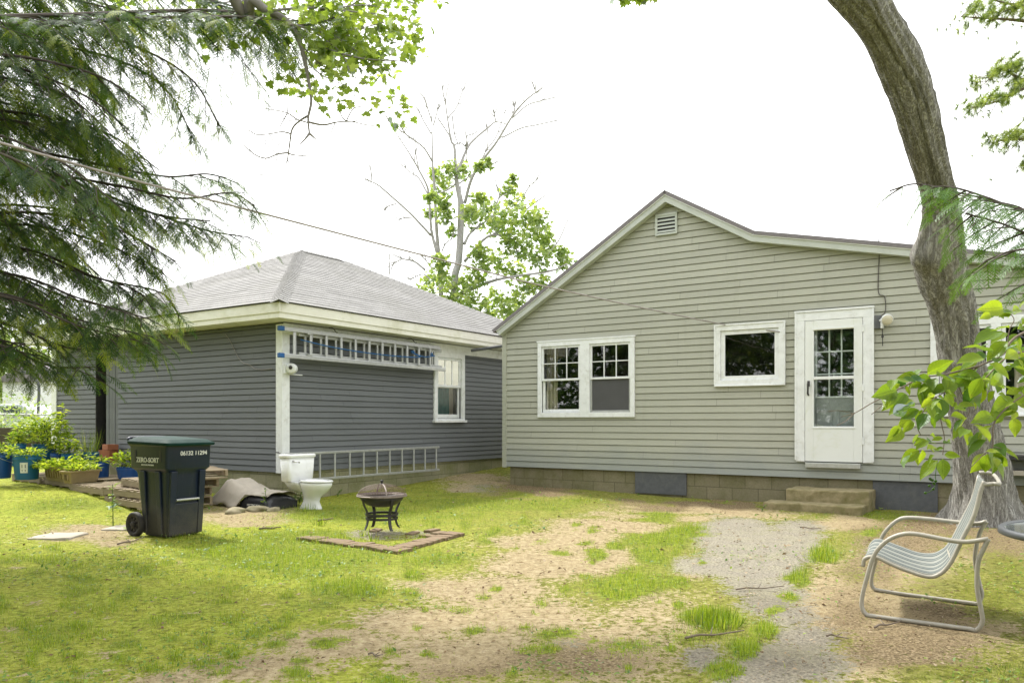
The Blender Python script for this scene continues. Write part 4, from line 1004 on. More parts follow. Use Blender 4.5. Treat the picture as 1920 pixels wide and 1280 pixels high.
# ---- fire pit
FB = ground_at(716, 999); FZ = FB.z + .045
fp = thing('fire_pit', (FB.x, FB.y, FZ), "round black fire pit with a rusty domed spark screen on the brick pad", 'fire pit')
def fpp(x, y, z): return Vector((FB.x + x, FB.y + y, FZ + z))
sc = .272
MB().lathe([(.0, .245), (.10, .25), (.17, .275), (.22, .315), (.245, .355), (.235, .357), (.20, .32), (.10, .265), (0, .26)], fpp(0, 0, 0), 36).build('bowl', M['iron'], fp, smooth=True)
MB().lathe([(.235, .352), (sc, .358), (sc + .006, .366), (sc, .374), (.24, .372), (.235, .352)], fpp(0, 0, 0), 40).build('rim', M['rim'], fp, smooth=True)
mb = MB(); prof = [(.262 * math.cos(t), .378 + .118 * math.sin(t) ** 1.0) for t in np.linspace(0.03, math.pi / 2, 10)]
seg = 36
for i in range(len(prof) - 1):
    for k in range(seg):
        a, b = 2 * math.pi * k / seg, 2 * math.pi * (k + 1) / seg
        pt = lambda r_, z_, t_: fpp(r_ * math.cos(t_), r_ * math.sin(t_), z_)
        mb.quad(pt(*prof[i], a), pt(*prof[i], b), pt(*prof[i + 1], b), pt(*prof[i + 1], a), [(k / seg, i / 9), ((k + 1) / seg, i / 9), ((k + 1) / seg, (i + 1) / 9), (k / seg, (i + 1) / 9)])
dome = mb.build('spark_screen', M['spark'], fp, smooth=True, weld=True)
mb = MB()
for k in range(4):
    a = R(20 + 90 * k); pr = [(r_ + .003, z_ + .003) for r_, z_ in prof]
    pts = [fpp(r_ * math.cos(a), r_ * math.sin(a), z_) for r_, z_ in pr]; sd = Vector((-math.sin(a), math.cos(a), 0)) * .008
    for i in range(len(pts) - 1): mb.quad(pts[i] - sd, pts[i] + sd, pts[i + 1] + sd, pts[i + 1] - sd)
mb.tube([fpp(.264 * math.cos(a), .264 * math.sin(a), .38) for a in np.linspace(0, 6.284, 41)], .006, 6, False)
mb.build('band', M['rim'], dome)
MB().lathe([(.03, .494), (.012, .50), (.010, .512), (.02, .522), (.016, .536), (0, .54)], fpp(0, 0, 0), 14).build('knob', M['iron'], dome, smooth=True)
for k in range(4):
    a = R(38 + 90 * k); ca_, sa_ = math.cos(a), math.sin(a)
    pr = [(.235, .34), (.215, .27), (.185, .21), (.17, .14), (.178, .07), (.20, .02), (.222, .0)]
    pts = bez([fpp(r_ * ca_, r_ * sa_, z_) for r_, z_ in pr], 4); sd = Vector((-sa_, ca_, 0)) * .017; od = Vector((ca_, sa_, 0)) * .007
    MB().loft([[p - sd - od, p + sd - od, p + sd + od, p - sd + od] for p in pts]).build('leg', M['iron'], fp, bevel=.003)
for z_, r_ in ((.12, .172), (.165, .176)):
    MB().lathe([(r_ - .012, z_ - .012), (r_ + .004, z_ - .012), (r_ + .004, z_ + .012), (r_ - .012, z_ + .012), (r_ - .012, z_ - .012)], fpp(0, 0, 0), 36).build('ring', M['iron'], fp)
# ---- brick edging round the pad
c0 = ground_at(745, 1039); c1 = ground_at(554, 1012); c2 = ground_at(872, 1003)
bl_, bd_, bh = .20, .098, .05
def brick_mesh(k):
    fr = Frame((0, 0), (1, 0), (0, 1)); mb = MB()
    rough_box(mb, fr, -bd_ / 2 + .0015, bd_ / 2 - .0015, -bl_ / 2, bl_ / 2, -.05, bh, k * 13.7, .005, .05, .007)
    return mb
protos = []
def place_brick(p, ang, k, label, tilt=0, group="bricks edging the fire pit pad"):
    if len(protos) < 3:
        o = brick_mesh(len(protos) + 1).build('brick', M['brick'], None); protos.append(o)
    else:
        o = protos[k % 3].copy(); COL.objects.link(o)
    o.location = (p.x, p.y, float(gz(p.x, p.y)) - (.012 if group.startswith('bricks') else .03) + random.uniform(-.008, .006)); o.rotation_euler = (random.uniform(-.05, .05), random.uniform(-.04, .04) + tilt, ang + random.uniform(-.05, .05))
    tag(o, label, 'brick', group)
kk = 0
for e_, lab in ((c1, "mossy brown brick in the near left row edging the fire pit pad"), (c2, "mossy brown brick in the right hand row edging the fire pit pad")):
    d = (e_ - c0); d.z = 0; L = d.length; dn = d.normalized(); ang = math.atan2(dn.y, dn.x); n = int(L / .1)
    inward = Vector((-dn.y, dn.x, 0)); inward = inward if inward.y > 0 else -inward
    st_ = .0 if e_ is c1 else .22
    for k in range(n):
        t_ = (k + .5) * L / n
        if t_ < st_: continue
        place_brick(c0 + dn * t_ + inward * .1, ang, kk, lab); kk += 1
dA = (c1 - c0).normalized(); dB = (c2 - c0).normalized()
for (a, b, an) in ((.62, 1.05, .3), (1.12, .95, .5), (.35, 1.22, .2), (.52, 1.32, .15), (.3, .95, 1.6)):
    p = c0 + dA * a + dB * b
    place_brick(Vector((p.x, p.y, 0)), math.atan2(dA.y, dA.x) + an, kk, "loose brown brick sunk in the grass behind the fire pit legs", 0, "loose bricks inside the pad"); kk += 1
# ---- lawn chair (traced runners; sling as a curved cloth)
near = [(1853, 1010), (1800, 1015), (1721, 1001), (1693, 1001), (1668, 1010), (1648, 1027), (1636, 1047), (1626, 1080), (1617, 1116), (1616, 1137), (1624, 1151), (1641, 1159), (1730, 1172), (1813, 1184), (1831, 1181), (1842, 1164), (1839, 1140), (1832, 1100), (1834, 1054), (1845, 1027), (1853, 1010)]
farf = [(1850, 977), (1824, 981), (1740, 972), (1700, 970), (1683, 975), (1666, 989), (1654, 1006), (1647, 1030), (1641, 1054), (1634, 1085), (1637, 1101), (1655, 1111), (1740, 1122), (1817, 1134), (1834, 1130), (1841, 1114), (1836, 1092), (1828, 1047), (1835, 1006), (1844, 985), (1850, 977)]
def side_plane(g0, g1):
    a, b = ground_at(*g0), ground_at(*g1); d = (b - a); d.z = 0; d.normalize(); return a, d
def on_plane(px, py, a, d):
    k = (px - 960) / F; t_ = (k * a.y - a.x) / (d.x - k * d.y); y = a.y + t_ * d.y
    return Vector((a.x + t_ * d.x, y, max(H - (py - HZ) / F * y, 0.01)))
na, nd = side_plane((1641, 1159), (1813, 1184)); fa, fd_ = side_plane((1655, 1111), (1817, 1134))
chair = thing('lawn_chair', na, "cream tubular metal lawn chair with striped grey sling seat on the bare ground", 'chair')
for pts, (a, d) in ((near, (na, nd)), (farf, (fa, fd_))):
    P = [on_plane(x, y, a, d) for x, y in pts]
    for p in P: p.z = max(p.z, float(gz(p.x, p.y)) + .014)
    MB().tube(bez(P, 5), .0135, 10).build('frame', M['chair_metal'], chair, smooth=True)
off = Vector((fa.x - na.x, fa.y - na.y, 0))
nearS = [(1618, 1058), (1622, 1043), (1641, 1040), (1670, 1053), (1700, 1065), (1741, 1077), (1765, 1070), (1782, 1051), (1795, 1027), (1806, 1003), (1827, 961), (1839, 915), (1846, 898)]
farS = [(1629, 1032), (1633, 1018), (1647, 1010), (1683, 1022), (1720, 1035), (1748, 1037), (1764, 1031), (1775, 1023), (1783, 1012), (1789, 1003), (1810, 961), (1824, 931), (1836, 888)]
PN = [on_plane(x, y, na + off * .06, nd) for x, y in nearS]; PF = [on_plane(x, y, fa - off * .06, fd_) for x, y in farS]
PN, PF = bez(PN, 4), bez(PF, 4); mb = MB(); NC = 12
for th in (0,):
    for i in range(len(PN) - 1):
        for k in range(NC):
            f0, f1 = k / NC, (k + 1) / NC; sg = lambda f: -.012 * math.sin(math.pi * f)
            a, b, c, d = PN[i].lerp(PF[i], f0), PN[i].lerp(PF[i], f1), PN[i + 1].lerp(PF[i + 1], f1), PN[i + 1].lerp(PF[i + 1], f0)
            for p, f in ((a, f0), (b, f1), (c, f1), (d, f0)): p.z += sg(f)
            mb.quad(a, b, c, d, [(f0, i / 40), (f1, i / 40), (f1, (i + 1) / 40), (f0, (i + 1) / 40)])
sl = mb.build('sling', M['sling'], chair, smooth=True, weld=True)
md = sl.modifiers.new('Solidify', 'SOLIDIFY'); md.thickness = .004
for P in (PN, PF):
    MB().tube([p + Vector((0, 0, -.012)) for p in P], .0125, 8).build('seat_rail', M['chair_metal'], chair, smooth=True)
top = on_plane(1836, 886, fa - off * .06, fd_); tn_ = on_plane(1843, 908, na + off * .06, nd)
back = (nd + Vector((0, 0, -.15))) * .085
mb = MB(); mb.tube(bez([top, top + back * .6 + Vector((0, 0, .01)), top + back + off * -.06, tn_ + back + off * .06 + Vector((0, 0, .02)), tn_ + back * .6 + Vector((0, 0, .015)), tn_], 5), .0115, 8); mb.build('head_bar', M['chair_metal'], chair, smooth=True)
mb = MB(); 
for f in (.12, .62): 
    i = int(f * (len(PN) - 1)); mb.tube([PN[i] + Vector((0, 0, -.02)), PF[i] + Vector((0, 0, -.02))], .011, 8)
mb.build('cross_bar', M['chair_metal'], chair)
# ---- patio table at the right edge
tcx, tcy, tcz = 2.98, 3.80, .675
tab = thing('patio_table', (tcx, tcy, 0), "round patio table with dark glass top at the right edge", 'table')
MB().lathe([(0, .004), (.52, .004), (.52, -.004), (0, -.004)], (tcx, tcy, tcz), 64).build('table_top', M['table_glass'], tab)
MB().lathe([(.518, .006), (.535, .012), (.548, .004), (.548, -.02), (.535, -.026), (.518, -.012), (.518, .006)], (tcx, tcy, tcz), 64).build('rim', M['table_rim'], tab, smooth=True)
for k in range(4):
    a = R(45 + 90 * k); MB().tube(bez([(tcx + .20 * math.cos(a), tcy + .20 * math.sin(a), tcz - .02), (tcx + .15 * math.cos(a), tcy + .15 * math.sin(a), .35), (tcx + .25 * math.cos(a), tcy + .25 * math.sin(a), .0)], 5), .013, 8).build('leg', M['table_rim'], tab, smooth=True)
# ---- soil bag under a tan tarp, rocks
bb = ground_at(455, 952); bu, bv = Vector((GR.u.x * -.2 + GL.u.x * -1, GR.u.y * -.2 + GL.u.y * -1, 0)).normalized(), None
bu = -GL.u.copy(); bv = -GL.n.copy()
cB = Vector((bb.x, bb.y, 0)) + bv * .30; zB = float(gz(cB.x, cB.y))
def bp(u, v, z): p = cB + bu * u + bv * v; return Vector((p.x, p.y, zB + z))
bag = thing('soil_bag', bp(.35, 0, 0), "black plastic soil bag sticking out from under the tan tarp", 'bag')
def pillow(u0, u1, v0, v1, h, k, nu=14, nv=10):
    vs, fs = [], []
    for i in range(nu + 1):
        for j in range(nv + 1):
            a, b = i / nu, j / nv; e_ = (1 - abs(2 * a - 1) ** 4) * (1 - abs(2 * b - 1) ** 4)
            vs.append(bp(u0 + (u1 - u0) * a, v0 + (v1 - v0) * b, h * (.45 + .55 * e_ ** .5) + .02 * mnoise.noise((a * 6, b * 6, k)) * e_))
    for i in range(nu):
        for j in range(nv):
            q = i * (nv + 1) + j; fs.append((q, q + nv + 1, q + nv + 2, q + 1))
    n0 = len(vs)
    ring = [i * (nv + 1) for i in range(nu + 1)] + [nu * (nv + 1) + j for j in range(1, nv + 1)] + [i * (nv + 1) + nv for i in range(nu - 1, -1, -1)] + [j for j in range(nv - 1, 0, -1)]
    vs += [Vector((vs[r].x, vs[r].y, zB - .02)) for r in ring]
    for q in range(len(ring)):
        q2 = (q + 1) % len(ring); fs.append((ring[q], ring[q2], n0 + q2, n0 + q))
    return MB().add(vs, fs)
pillow(-.06, .54, -.30, .22, .20, 4).build('bag_body', M['bag'], bag, smooth=True)
text('printed_text', "POTTING SOIL", .042, bp(.24, -.307, .055), bu, -bv, M['print'], bag)
tarp = thing('tarp', bp(-.2, 0, 0), "crumpled tan tarp draped over the black soil bag by the garage foundation", 'tarp')
vs, fs = [], []; NU, NV = 46, 26
for i in range(NU + 1):
    for j in range(NV + 1):
        a, b = i / NU, j / NV; u = -.72 + 1.22 * a + .03 * mnoise.noise((b * 4, 1, 3)); v = (-.40 + .12 * float(smooth(-.06, .04, u))) + (.80 - .12 * float(smooth(-.06, .04, u))) * b + .04 * mnoise.noise((a * 5, 2, 7)) * (1 - b) * (1 - .7 * float(smooth(-.06, .04, u)))
        ridge = .34 * math.exp(-((u + .50) / .24) ** 2) + .225 * smooth(-.60, -.15, u) * (1 - .04 * smooth(0, .5, u))
        side = smooth(-.44, -.16, v) * (1 - float(smooth(-.06, .04, u))) + float(smooth(-.06, .04, u)) * (.80 + .20 * float(smooth(-.30, -.2, v)))
        z = float(ridge) * float(side) * (1 - .35 * float(smooth(.1, .4, v)))
        p3 = Vector((u * 3.2, v * 4.5, 0)); cr_ = abs(mnoise.noise(p3 + Vector((mnoise.noise(p3 * 1.7), 0, 2)))) * .055 + abs(mnoise.noise(p3 * 2.7)) * .03 - .03
        cr_ *= 1 - .55 * float(smooth(-.06, .1, u))
        vs.append(bp(u, v, max(.0, z + cr_ + .02)))
for i in range(NU):
    for j in range(NV):
        q = i * (NV + 1) + j; fs.append((q, q + NV + 1, q + NV + 2, q + 1))
ts = MB().add(vs, fs).build('cloth', M['tarp'], tarp, smooth=True); md = ts.modifiers.new('Solidify', 'SOLIDIFY'); md.thickness = .006
def rock(px, py, w, h, k, label):
    p = ground_at(px, py); bm = bmesh.new(); bmesh.ops.create_icosphere(bm, subdivisions=3, radius=1)
    for v in bm.verts:
        n_ = mnoise.noise(v.co * 1.3 + Vector((k, k, 0))) * .35 + mnoise.noise(v.co * 3.5 + Vector((0, k, 0))) * .1
        v.co *= 1 + n_; v.co = Vector((v.co.x * w, v.co.y * w * .7, v.co.z * h))
    me = bpy.data.meshes.new('rock'); bm.to_mesh(me); bm.free()
    o = link('rock', me, M['rock'], None, True, o_=Vector((p.x, p.y + w * .4, p.z + h * .25))); o.rotation_euler = (0, 0, k); tag(o, label, 'rock', "fieldstones in front of the tarp")
rock(438, 962, .15, .06, 1.3, "rounded mossy fieldstone in front of the tan tarp, leftmost of three")
rock(480, 958, .18, .06, 2.7, "largest mossy fieldstone lying in front of the black soil bag")
rock(512, 958, .10, .04, 4.1, "small flat fieldstone between the soil bag and the toilet")
for px, py, w, h_, lab in ((110, 1006, .42, .24, "pale flat stepping stone in the left lawn"), (232, 991, .36, .2, "pale flat stepping stone beside the trash cart wheel")):
    p = ground_at(px, py); mb = MB(); rough_box(mb, Frame((p.x, p.y), (1, 0), (0, 1)), -w / 2, w / 2, -h_ * .9, h_ * .9, p.z - .04, p.z + .022, px, .012, .08)
    o = mb.build('stepping_stone', M['flag'], None, loc=(p.x, p.y, p.z)); tag(o, lab, 'paving stone')
# ================================================================== pallets, planters, buckets
pd = Vector((-.755, .655, 0)).normalized(); pq = Vector((.655, .755, 0)).normalized()
def pallet(o, z, label, ang=0, L=1.15, W=1.0, tilt=0):
    t = thing('pallet', (o.x, o.y, z), label, 'pallet', "grey wooden pallets along the garage")
    Mz = Matrix.Rotation(ang, 3, 'Z'); d1, d2 = Mz @ pd, Mz @ pq
    def B(mbx, u, v, zz, su, sv, sz):
        c = o + d1 * u + d2 * v; X = d1 * su / 2; Y = d2 * sv / 2; p = []
        for k in (-.5, .5):
            for i, j in ((-1, -1), (1, -1), (1, 1), (-1, 1)):
                q = Vector((c.x, c.y, z + zz + k * sz + tilt * u)) + X * i + Y * j; p.append(q)
        mbx.hexa(p)
    for v in (0, W / 2 - .02, W - .04):
        m_ = MB(); B(m_, L / 2, v + .02, .06, L, .04, .085); m_.build('stringer', M['pallet'], t, bevel=.004)
    for zz, n in ((.112, 7), (.009, 4)):
        for k in range(n):
            u = .05 + (L - .1) * k / (n - 1) + random.uniform(-.012, .012)
            m_ = MB(); B(m_, u, W / 2, zz, .092 + random.uniform(-.01, .008), W + random.uniform(-.02, .02), .016); m_.build('slat', M['pallet'], t, bevel=.003)
    return t
A0 = at(264, 900, 10.35); A0 = Vector((A0.x, A0.y, 0))
def pz(o): return float(gz(o.x + pd.x * .6 + pq.x * .4, o.y + pd.y * .6 + pq.y * .4))
z0 = pz(A0) + .0
pallet(A0, z0, "weathered pallet at the bottom of the stack by the trash cart")
pallet(A0 + pd * .06 + pq * .05, z0 + .122, "weathered pallet in the middle of the stack by the trash cart", .04)
pallet(A0 + pd * .0 + pq * .12, z0 + .244, "weathered pallet in the upper half of the stack by the trash cart", -.06, 1.05, .95)
pallet(A0 + pd * -.06 + pq * .22, z0 + .372, "weathered pallet on top of the stack by the trash cart", -.20, 1.0, .9, .03)
A1 = A0 + pd * 1.18; pallet(A1, pz(A1), "weathered pallet under the tan planter troughs", .02)
A2 = A0 + pd * 2.42 + pq * .02; z2 = pz(A2); pallet(A2, z2, "weathered pallet under the labelled blue bucket", -.03, 1.2)
A3 = A0 + pd * 3.66; pallet(A3, pz(A3) + .0, "weathered pallet at the left end of the row", .03, 1.2)
# planters
LEAF6 = (np.array([[0, 0, 0], [-.22, .3, .05], [0, .35, -.02], [.22, .3, .05], [-.2, .7, .02], [0, .7, -.04], [.2, .7, .02], [0, 1, -.1]]), np.array([[0, 2, 1, 1], [0, 3, 2, 2], [1, 2, 5, 4], [2, 3, 6, 5], [4, 5, 7, 7], [5, 6, 7, 7]]))
LEAFT = (np.array([[0, 0, 0], [-.26, .38, .06], [0, .45, -.03], [.26, .38, .06], [0, 1, -.12]]), np.array([[0, 2, 1], [0, 3, 2], [1, 2, 4], [2, 3, 4]]))
def herb(name, label, cat, c, rx, ry, h, n, size, mat='herb', group=None, up=.3, stems=6):
    t = thing(name, c, label, cat, group)
    a = rng.random(n) * 6.283; r = np.sqrt(rng.random(n)); zz = rng.random(n) ** .8
    dome = np.sqrt(np.maximum(.05, 1 - (r * .85) ** 2))
    P = np.stack([c.x + rx * r * np.cos(a), c.y + ry * r * np.sin(a), c.z + h * (.1 + .9 * zz) * dome], 1)
    yaw = a - math.pi / 2 + rng.normal(0, .8, n); pit = rng.normal(up, .4, n); rol = rng.normal(0, .4, n)
    Mx = rot_mats(yaw, pit, rol, size * (.6 + .7 * rng.random(n)))
    scatter_mesh('foliage', *LEAFT, Mx, P, M[mat], t)
    mb = MB()
    for k in range(stems):
        a_ = random.uniform(0, 6.28); r_ = random.uniform(0, .7); mb.tube([Vector((c.x + rx * r_ * .4 * math.cos(a_), c.y + ry * r_ * .4 * math.sin(a_), c.z - .03)), Vector((c.x + rx * r_ * math.cos(a_), c.y + ry * r_ * math.sin(a_), c.z + h * .75))], .004, 4)
    mb.build('stem', M['weed'], t)
    return t
def trough(o, d1, d2, L, W, hh, z, label):
    t = thing('planter_trough', (o.x, o.y, z), label, 'planter', "tan planter troughs on the pallets")
    def ring(k, inset): return [Vector((o.x, o.y, z + k)) + d1 * u + d2 * v for u, v in ((inset, inset), (L - inset, inset), (L - inset, W - inset), (inset, W - inset))]
    MB().loft([ring(0, .04), ring(hh - .03, .012), ring(hh - .03, -.008), ring(hh, -.008), ring(hh, .02), ring(hh - .03, .025)]).build('trough', M['planter'], t, bevel=.006)
    m_ = MB()
    for k in range(9):
        u = .09 + (L - .18) * k / 8; p = Vector((o.x, o.y, z)) + d1 * u - d2 * -.02
        m_.hexa([p + d1 * a + d2 * (b + .02 * (1 - zz / hh)) + Vector((0, 0, zz)) for zz in (.05, hh - .06) for a, b in ((-.02, -.028), (.02, -.028), (.02, -.0), (-.02, -.0))])
    m_.build('relief', M['planter'], t, bevel=.006)
    MB().add([p for p in ring(hh - .02, .024)], [(0, 1, 2, 3)]).build('soil', M['soil'], t)
    return t
o1 = A1 + pd * .92 + pq * -.02; zt = pz(A1) + .122
trough(o1 + pd * .36, pd, pq, .98, .26, .22, zt, "long tan planter trough of lettuce, the farther of two")
sd1, sd2 = Vector((-.94, .34, 0)), Vector((.34, .94, 0))
trough(o1 + pd * .12 - pq * .03, sd1, sd2, .22, .55, .19, zt, "short tan planter trough of lettuce, the nearer of two")
c = o1 + pd * .84 + pq * .13; herb('lettuce_plant', "low yellow green lettuce filling the long tan trough", 'plant', Vector((c.x, c.y, zt + .18)), .42, .36, .17, 520, .085)
c = o1 + pd * .12 + sd1 * .11 + sd2 * .27; herb('lettuce_plant', "low yellow green lettuce filling the short tan trough", 'plant', Vector((c.x, c.y, zt + .17)), .20, .30, .11, 240, .075)
def bucket(px, d, yb, wpx, hpx, mat, label, sticker=False, wide=1.0):
    r = wpx / 2 * d / F; hh = hpx * d / F; c = at(px, yb, d); zf = c.z
    t = thing('bucket', c, label, 'bucket', "blue buckets used as planters")
    MB().lathe([(0, 0), (r * .82, 0), (r * .84, .01), (r * .95, hh * .8), (r * .955, hh * .8 + .001), (r * 1.0, hh * .81), (r * 1.0, hh * .85), (r * .96, hh * .86), (r * .97, hh * .97), (r * 1.01, hh * .975), (r * 1.01, hh), (r * .95, hh), (r * .93, hh * .9)], c, 28).build('shell', M[mat], t, smooth=True, bevel=.003)
    MB().lathe([(r * .94, hh * .9), (0, hh * .93)], c, 24).build('soil', M['soil'], t)
    hm = MB(); a0 = random.uniform(-1, 1)
    hm.tube([c + Vector((r * 1.02 * math.cos(a0 + a), r * 1.02 * math.sin(a0 + a), hh * .80 - .09 * math.sin((a) / 3.14 * 3.14) if 0 <= a <= 3.14 else hh * .8)) for a in np.linspace(0, 3.14, 14)], .004, 5); hm.build('handle', M['alu_dull'], t)
    if sticker:
        sm = MB(); n_ = 4
        for i in range(n_):
            a_, b_ = R(-88 + 34 * i / n_), R(-88 + 34 * (i + 1) / n_); rr = lambda z_: r * (.84 + .11 * z_ / (hh * .8)) + .003
            z1_, z2_ = hh * .28, hh * .70
            sm.quad(c + Vector((rr(z1_) * math.cos(a_), rr(z1_) * math.sin(a_), z1_)), c + Vector((rr(z1_) * math.cos(b_), rr(z1_) * math.sin(b_), z1_)), c + Vector((rr(z2_) * math.cos(b_), rr(z2_) * math.sin(b_), z2_)), c + Vector((rr(z2_) * math.cos(a_), rr(z2_) * math.sin(a_), z2_)))
        sm.build('sticker', M['print'], t)
        sm = MB()
        a_, b_ = R(-80), R(-63)
        for z1_, z2_ in ((.34, .42), (.48, .62)):
            z1_, z2_ = z1_ * hh, z2_ * hh; q = r * .95 + .004
            sm.quad(*[c + Vector((rr(zz) * 1.004 * math.cos(aa), rr(zz) * 1.004 * math.sin(aa), zz)) for aa, zz in ((a_, z1_), (b_, z1_), (b_, z2_), (a_, z2_))])
        sm.build('sticker_print', M['black'], t)
    return c, r, hh
BK_ = [
 (-2, 12.4, 896, 46, 48, 'bucket', "blue bucket cut off by the left edge of the photo", False, .22, 170, 'lettuce'),
 (50, 12.35, 898, 46, 46, 'bucket_teal', "blue bucket with a pale sticker on its front", True, .14, 200, 'herb'),
 (33, 13.1, 873, 30, 42, 'bucket_teal', "blue bucket half hidden behind the stickered bucket", False, .25, 150, 'herb'),
 (83, 13.4, 868, 42, 36, 'bucket_teal', "wide teal blue tub under the tallest leafy plant", False, .55, 420, 'tall'),
 (109, 13.2, 876, 27, 27, 'bucket', "small blue bucket behind the long trough, left of a pair", False, .3, 160, 'herb'),
 (129, 13.1, 880, 26, 30, 'bucket_teal', "small blue bucket behind the long trough, right of a pair", False, .3, 160, 'herb'),
 (160, 12.7, 897, 42, 30, 'bucket', "low broad blue bucket behind the pallet stack", False, .22, 90, 'sparse'),
 (191, 12.75, 897, 27, 33, 'bucket', "narrow blue bucket beside the cinder block", False, .1, 60, 'sparse'),
 (168, 13.6, 873, 34, 26, 'bucket_teal', "blue bucket of grass in front of the dark doorway", False, .45, 0, 'grass'),
 (243, 12.6, 897, 46, 22, 'bucket', "blue bucket of lettuce partly behind the trash cart", False, .3, 320, 'lettuce'),
]
BL = (np.array([[-.5, 0, 0], [.5, 0, 0], [.35, .55, .06], [-.35, .55, .06], [0, 1, .28]]), np.array([[0, 1, 2, 3], [3, 2, 4, 4]]))
BLT = (np.array([[-.5, 0, 0], [.5, 0, 0], [.3, .6, .08], [-.3, .6, .08], [0, 1, .3]]) * np.array([.06, 1, 1]), np.array([[0, 1, 2], [0, 2, 3], [3, 2, 4]]))
def grass_tuft(name, label, cat, c, rad, h, n, mat='grass', parent=None, group=None, wd=1.0):
    t = thing(name, c, label, cat, group)
    a = rng.random(n) * 6.283; r = rad * np.sqrt(rng.random(n))
    P = np.stack([c.x + r * np.cos(a), c.y + r * np.sin(a), np.full(n, c.z - .01)], 1)
    yaw = a - math.pi / 2 + rng.normal(0, .5, n); pit = np.pi / 2 - np.abs(rng.normal(.15, .35, n)) - .3 * r / rad
    scatter_mesh('blades', BLT[0] * np.array([wd, 1, 1]), BLT[1], rot_mats(yaw, pit, rng.normal(0, .3, n), h * (.5 + .7 * rng.random(n))), P, M[mat], t)
    return t
for px, d, yb, wpx, hpx, mat, lab, stk, ph, nl, kind in BK_:
    c, r, hh = bucket(px, d, yb, wpx, hpx, mat, lab, stk)
    s = Vector((c.x, c.y, c.z + hh * .9)); what = lab.replace("blue bucket ", "bucket ")
    if kind == 'grass': grass_tuft('potted_grass', "wiry grass growing from the bucket in front of the dark doorway", 'plant', s, r * .8, .42, 110, wd=.3)
    elif kind == 'tall':
        herb('potted_plant', "tall bushy pale green plant growing from the wide teal tub", 'plant', s, r * 2.3, r * 2.0, ph, 900, .085, stems=14)
    else:
        herb('potted_plant', "pale green leaves growing in the " + lab.replace('blue ', ''), 'plant', s, r * (1.35 if nl > 150 else .9), r * 1.2, ph, nl, .075)
# tall single plant before the grey wall
def stalk(name, label, base, h, n, size, mat='herb', lean=.1, cat='weed'):
    t = thing(name, base, label, cat); pts = bez([base, base + Vector((lean * .3, 0, h * .5)), base + Vector((lean, 0, h))], 8)
    MB().tube(pts, lerp_list([.006, .003], len(pts)), 5).build('stem', M['weed'], t)
    idx = rng.integers(len(pts) // 4, len(pts), n); P = np.array([pts[i][:] for i in idx])
    yaw = rng.random(n) * 6.283
    scatter_mesh('foliage', *LEAFT, rot_mats(yaw, rng.normal(.1, .35, n), rng.normal(0, .3, n), size * (.6 + .6 * rng.random(n))), P, M[mat], t); return t
b_ = at(112, 865, 13.6); stalk('bean_plant', "tall leafy stalk climbing in front of the white end corner board", b_, .95, 46, .15, lean=.05, cat='plant')
# blocks by the doorway
u_, _ = GL.uz(207, 870, .16); p = GL.pt(u_, .18, 0); zc = float(gz(p.x, p.y)); Gm = Matrix((GL.u, GL.n, Vector((0, 0, 1)))).transposed()
def hollow(name, p, z, w, d, h, mat, label, cat, ang=0, wall=.03):
    Mz = Matrix.Rotation(ang, 3, 'Z') @ Gm; mb = MB(); q = Vector((p.x, p.y, z))
    def rg(a, b, zz): return [q + Mz @ Vector((sx * a, sy * b, zz)) for sx, sy in ((1, 1), (-1, 1), (-1, -1), (1, -1))]
    mb.loft([rg(w / 2 - wall, d / 2 - wall, h - .06), rg(w / 2 - wall, d / 2 - wall, h), rg(w / 2, d / 2, h), rg(w / 2, d / 2, 0)], True, True)
    o = mb.build(name, M[mat], None, bevel=.006, loc=q); tag(o, label, cat); return o
hollow('cinder_block', p, zc - .02, .40, .2, .30, 'cinder', "pale cinder block standing by the garage doorway under the clay flue", 'block')
pp = p + GL.u * .03
hollow('flue_tile', pp, zc + .282, .26, .2, .22, 'terracotta', "square terracotta flue tile standing on the cinder block", 'clay tile', .25)
o = hollow('flue_tile', pp + GL.u * -.03 + GL.n * -.02, zc + .504, .25, .19, .10, 'terracotta', "short terracotta flue tile, topmost on the cinder block", 'clay tile', -.15)
# ================================================================== far left: wall, fence, street
tw = thing('timber_wall', at(55, 825, 17.5), "low dark timber retaining wall beyond the blue buckets", 'wall')
for k in range(3):
    m_ = MB(); a = at(-60, 830 - 9 * k, 17.2); b = at(104, 829 - 9 * k, 17.9); d = (b - a); d.z = 0; nn = Vector((-d.y, d.x, 0)).normalized()
    z = .58 + .17 * k; q = []
    for zz in (z, z + .165):
        for p, s_ in ((a, 0), (b, 0), (b, .18), (a, .18)): q.append(Vector((p.x, p.y, zz)) + nn * s_)
    m_.hexa(q); m_.build('timber', M['timber'], tw, bevel=.01)
m_ = MB(); a = at(-60, 830, 17.2); b = at(104, 829, 17.9); m_.hexa([Vector((p.x, p.y + o_, z)) for z in (.0, .575) for p, o_ in ((a, 0), (b, 0), (b, .2), (a, .2))]); m_.build('footing', M['timber'], tw)
fc = thing('chain_link_fence', at(50, 800, 22), "thin galvanised rail fence in front of the street", 'fence')
m_ = MB(); y0, y1 = at(-80, 779, 21), at(120, 779, 23.5); zt_ = y0.z + .05
m_.tube([Vector((y0.x, y0.y, zt_)), Vector((y1.x, y1.y, zt_))], .02, 6); m_.tube([Vector((y0.x, y0.y, zt_ - .85)), Vector((y1.x, y1.y, zt_ - .85))], .015, 6); m_.build('rail', M['alu_dull'], fc)
for f_ in (0.05, .42, .62, .98):
    p = y0.lerp(y1, f_); MB().tube([Vector((p.x, p.y, .1)), Vector((p.x, p.y, zt_ + .05))], .028, 8).build('post', M['alu_dull'], fc)
m_ = MB()
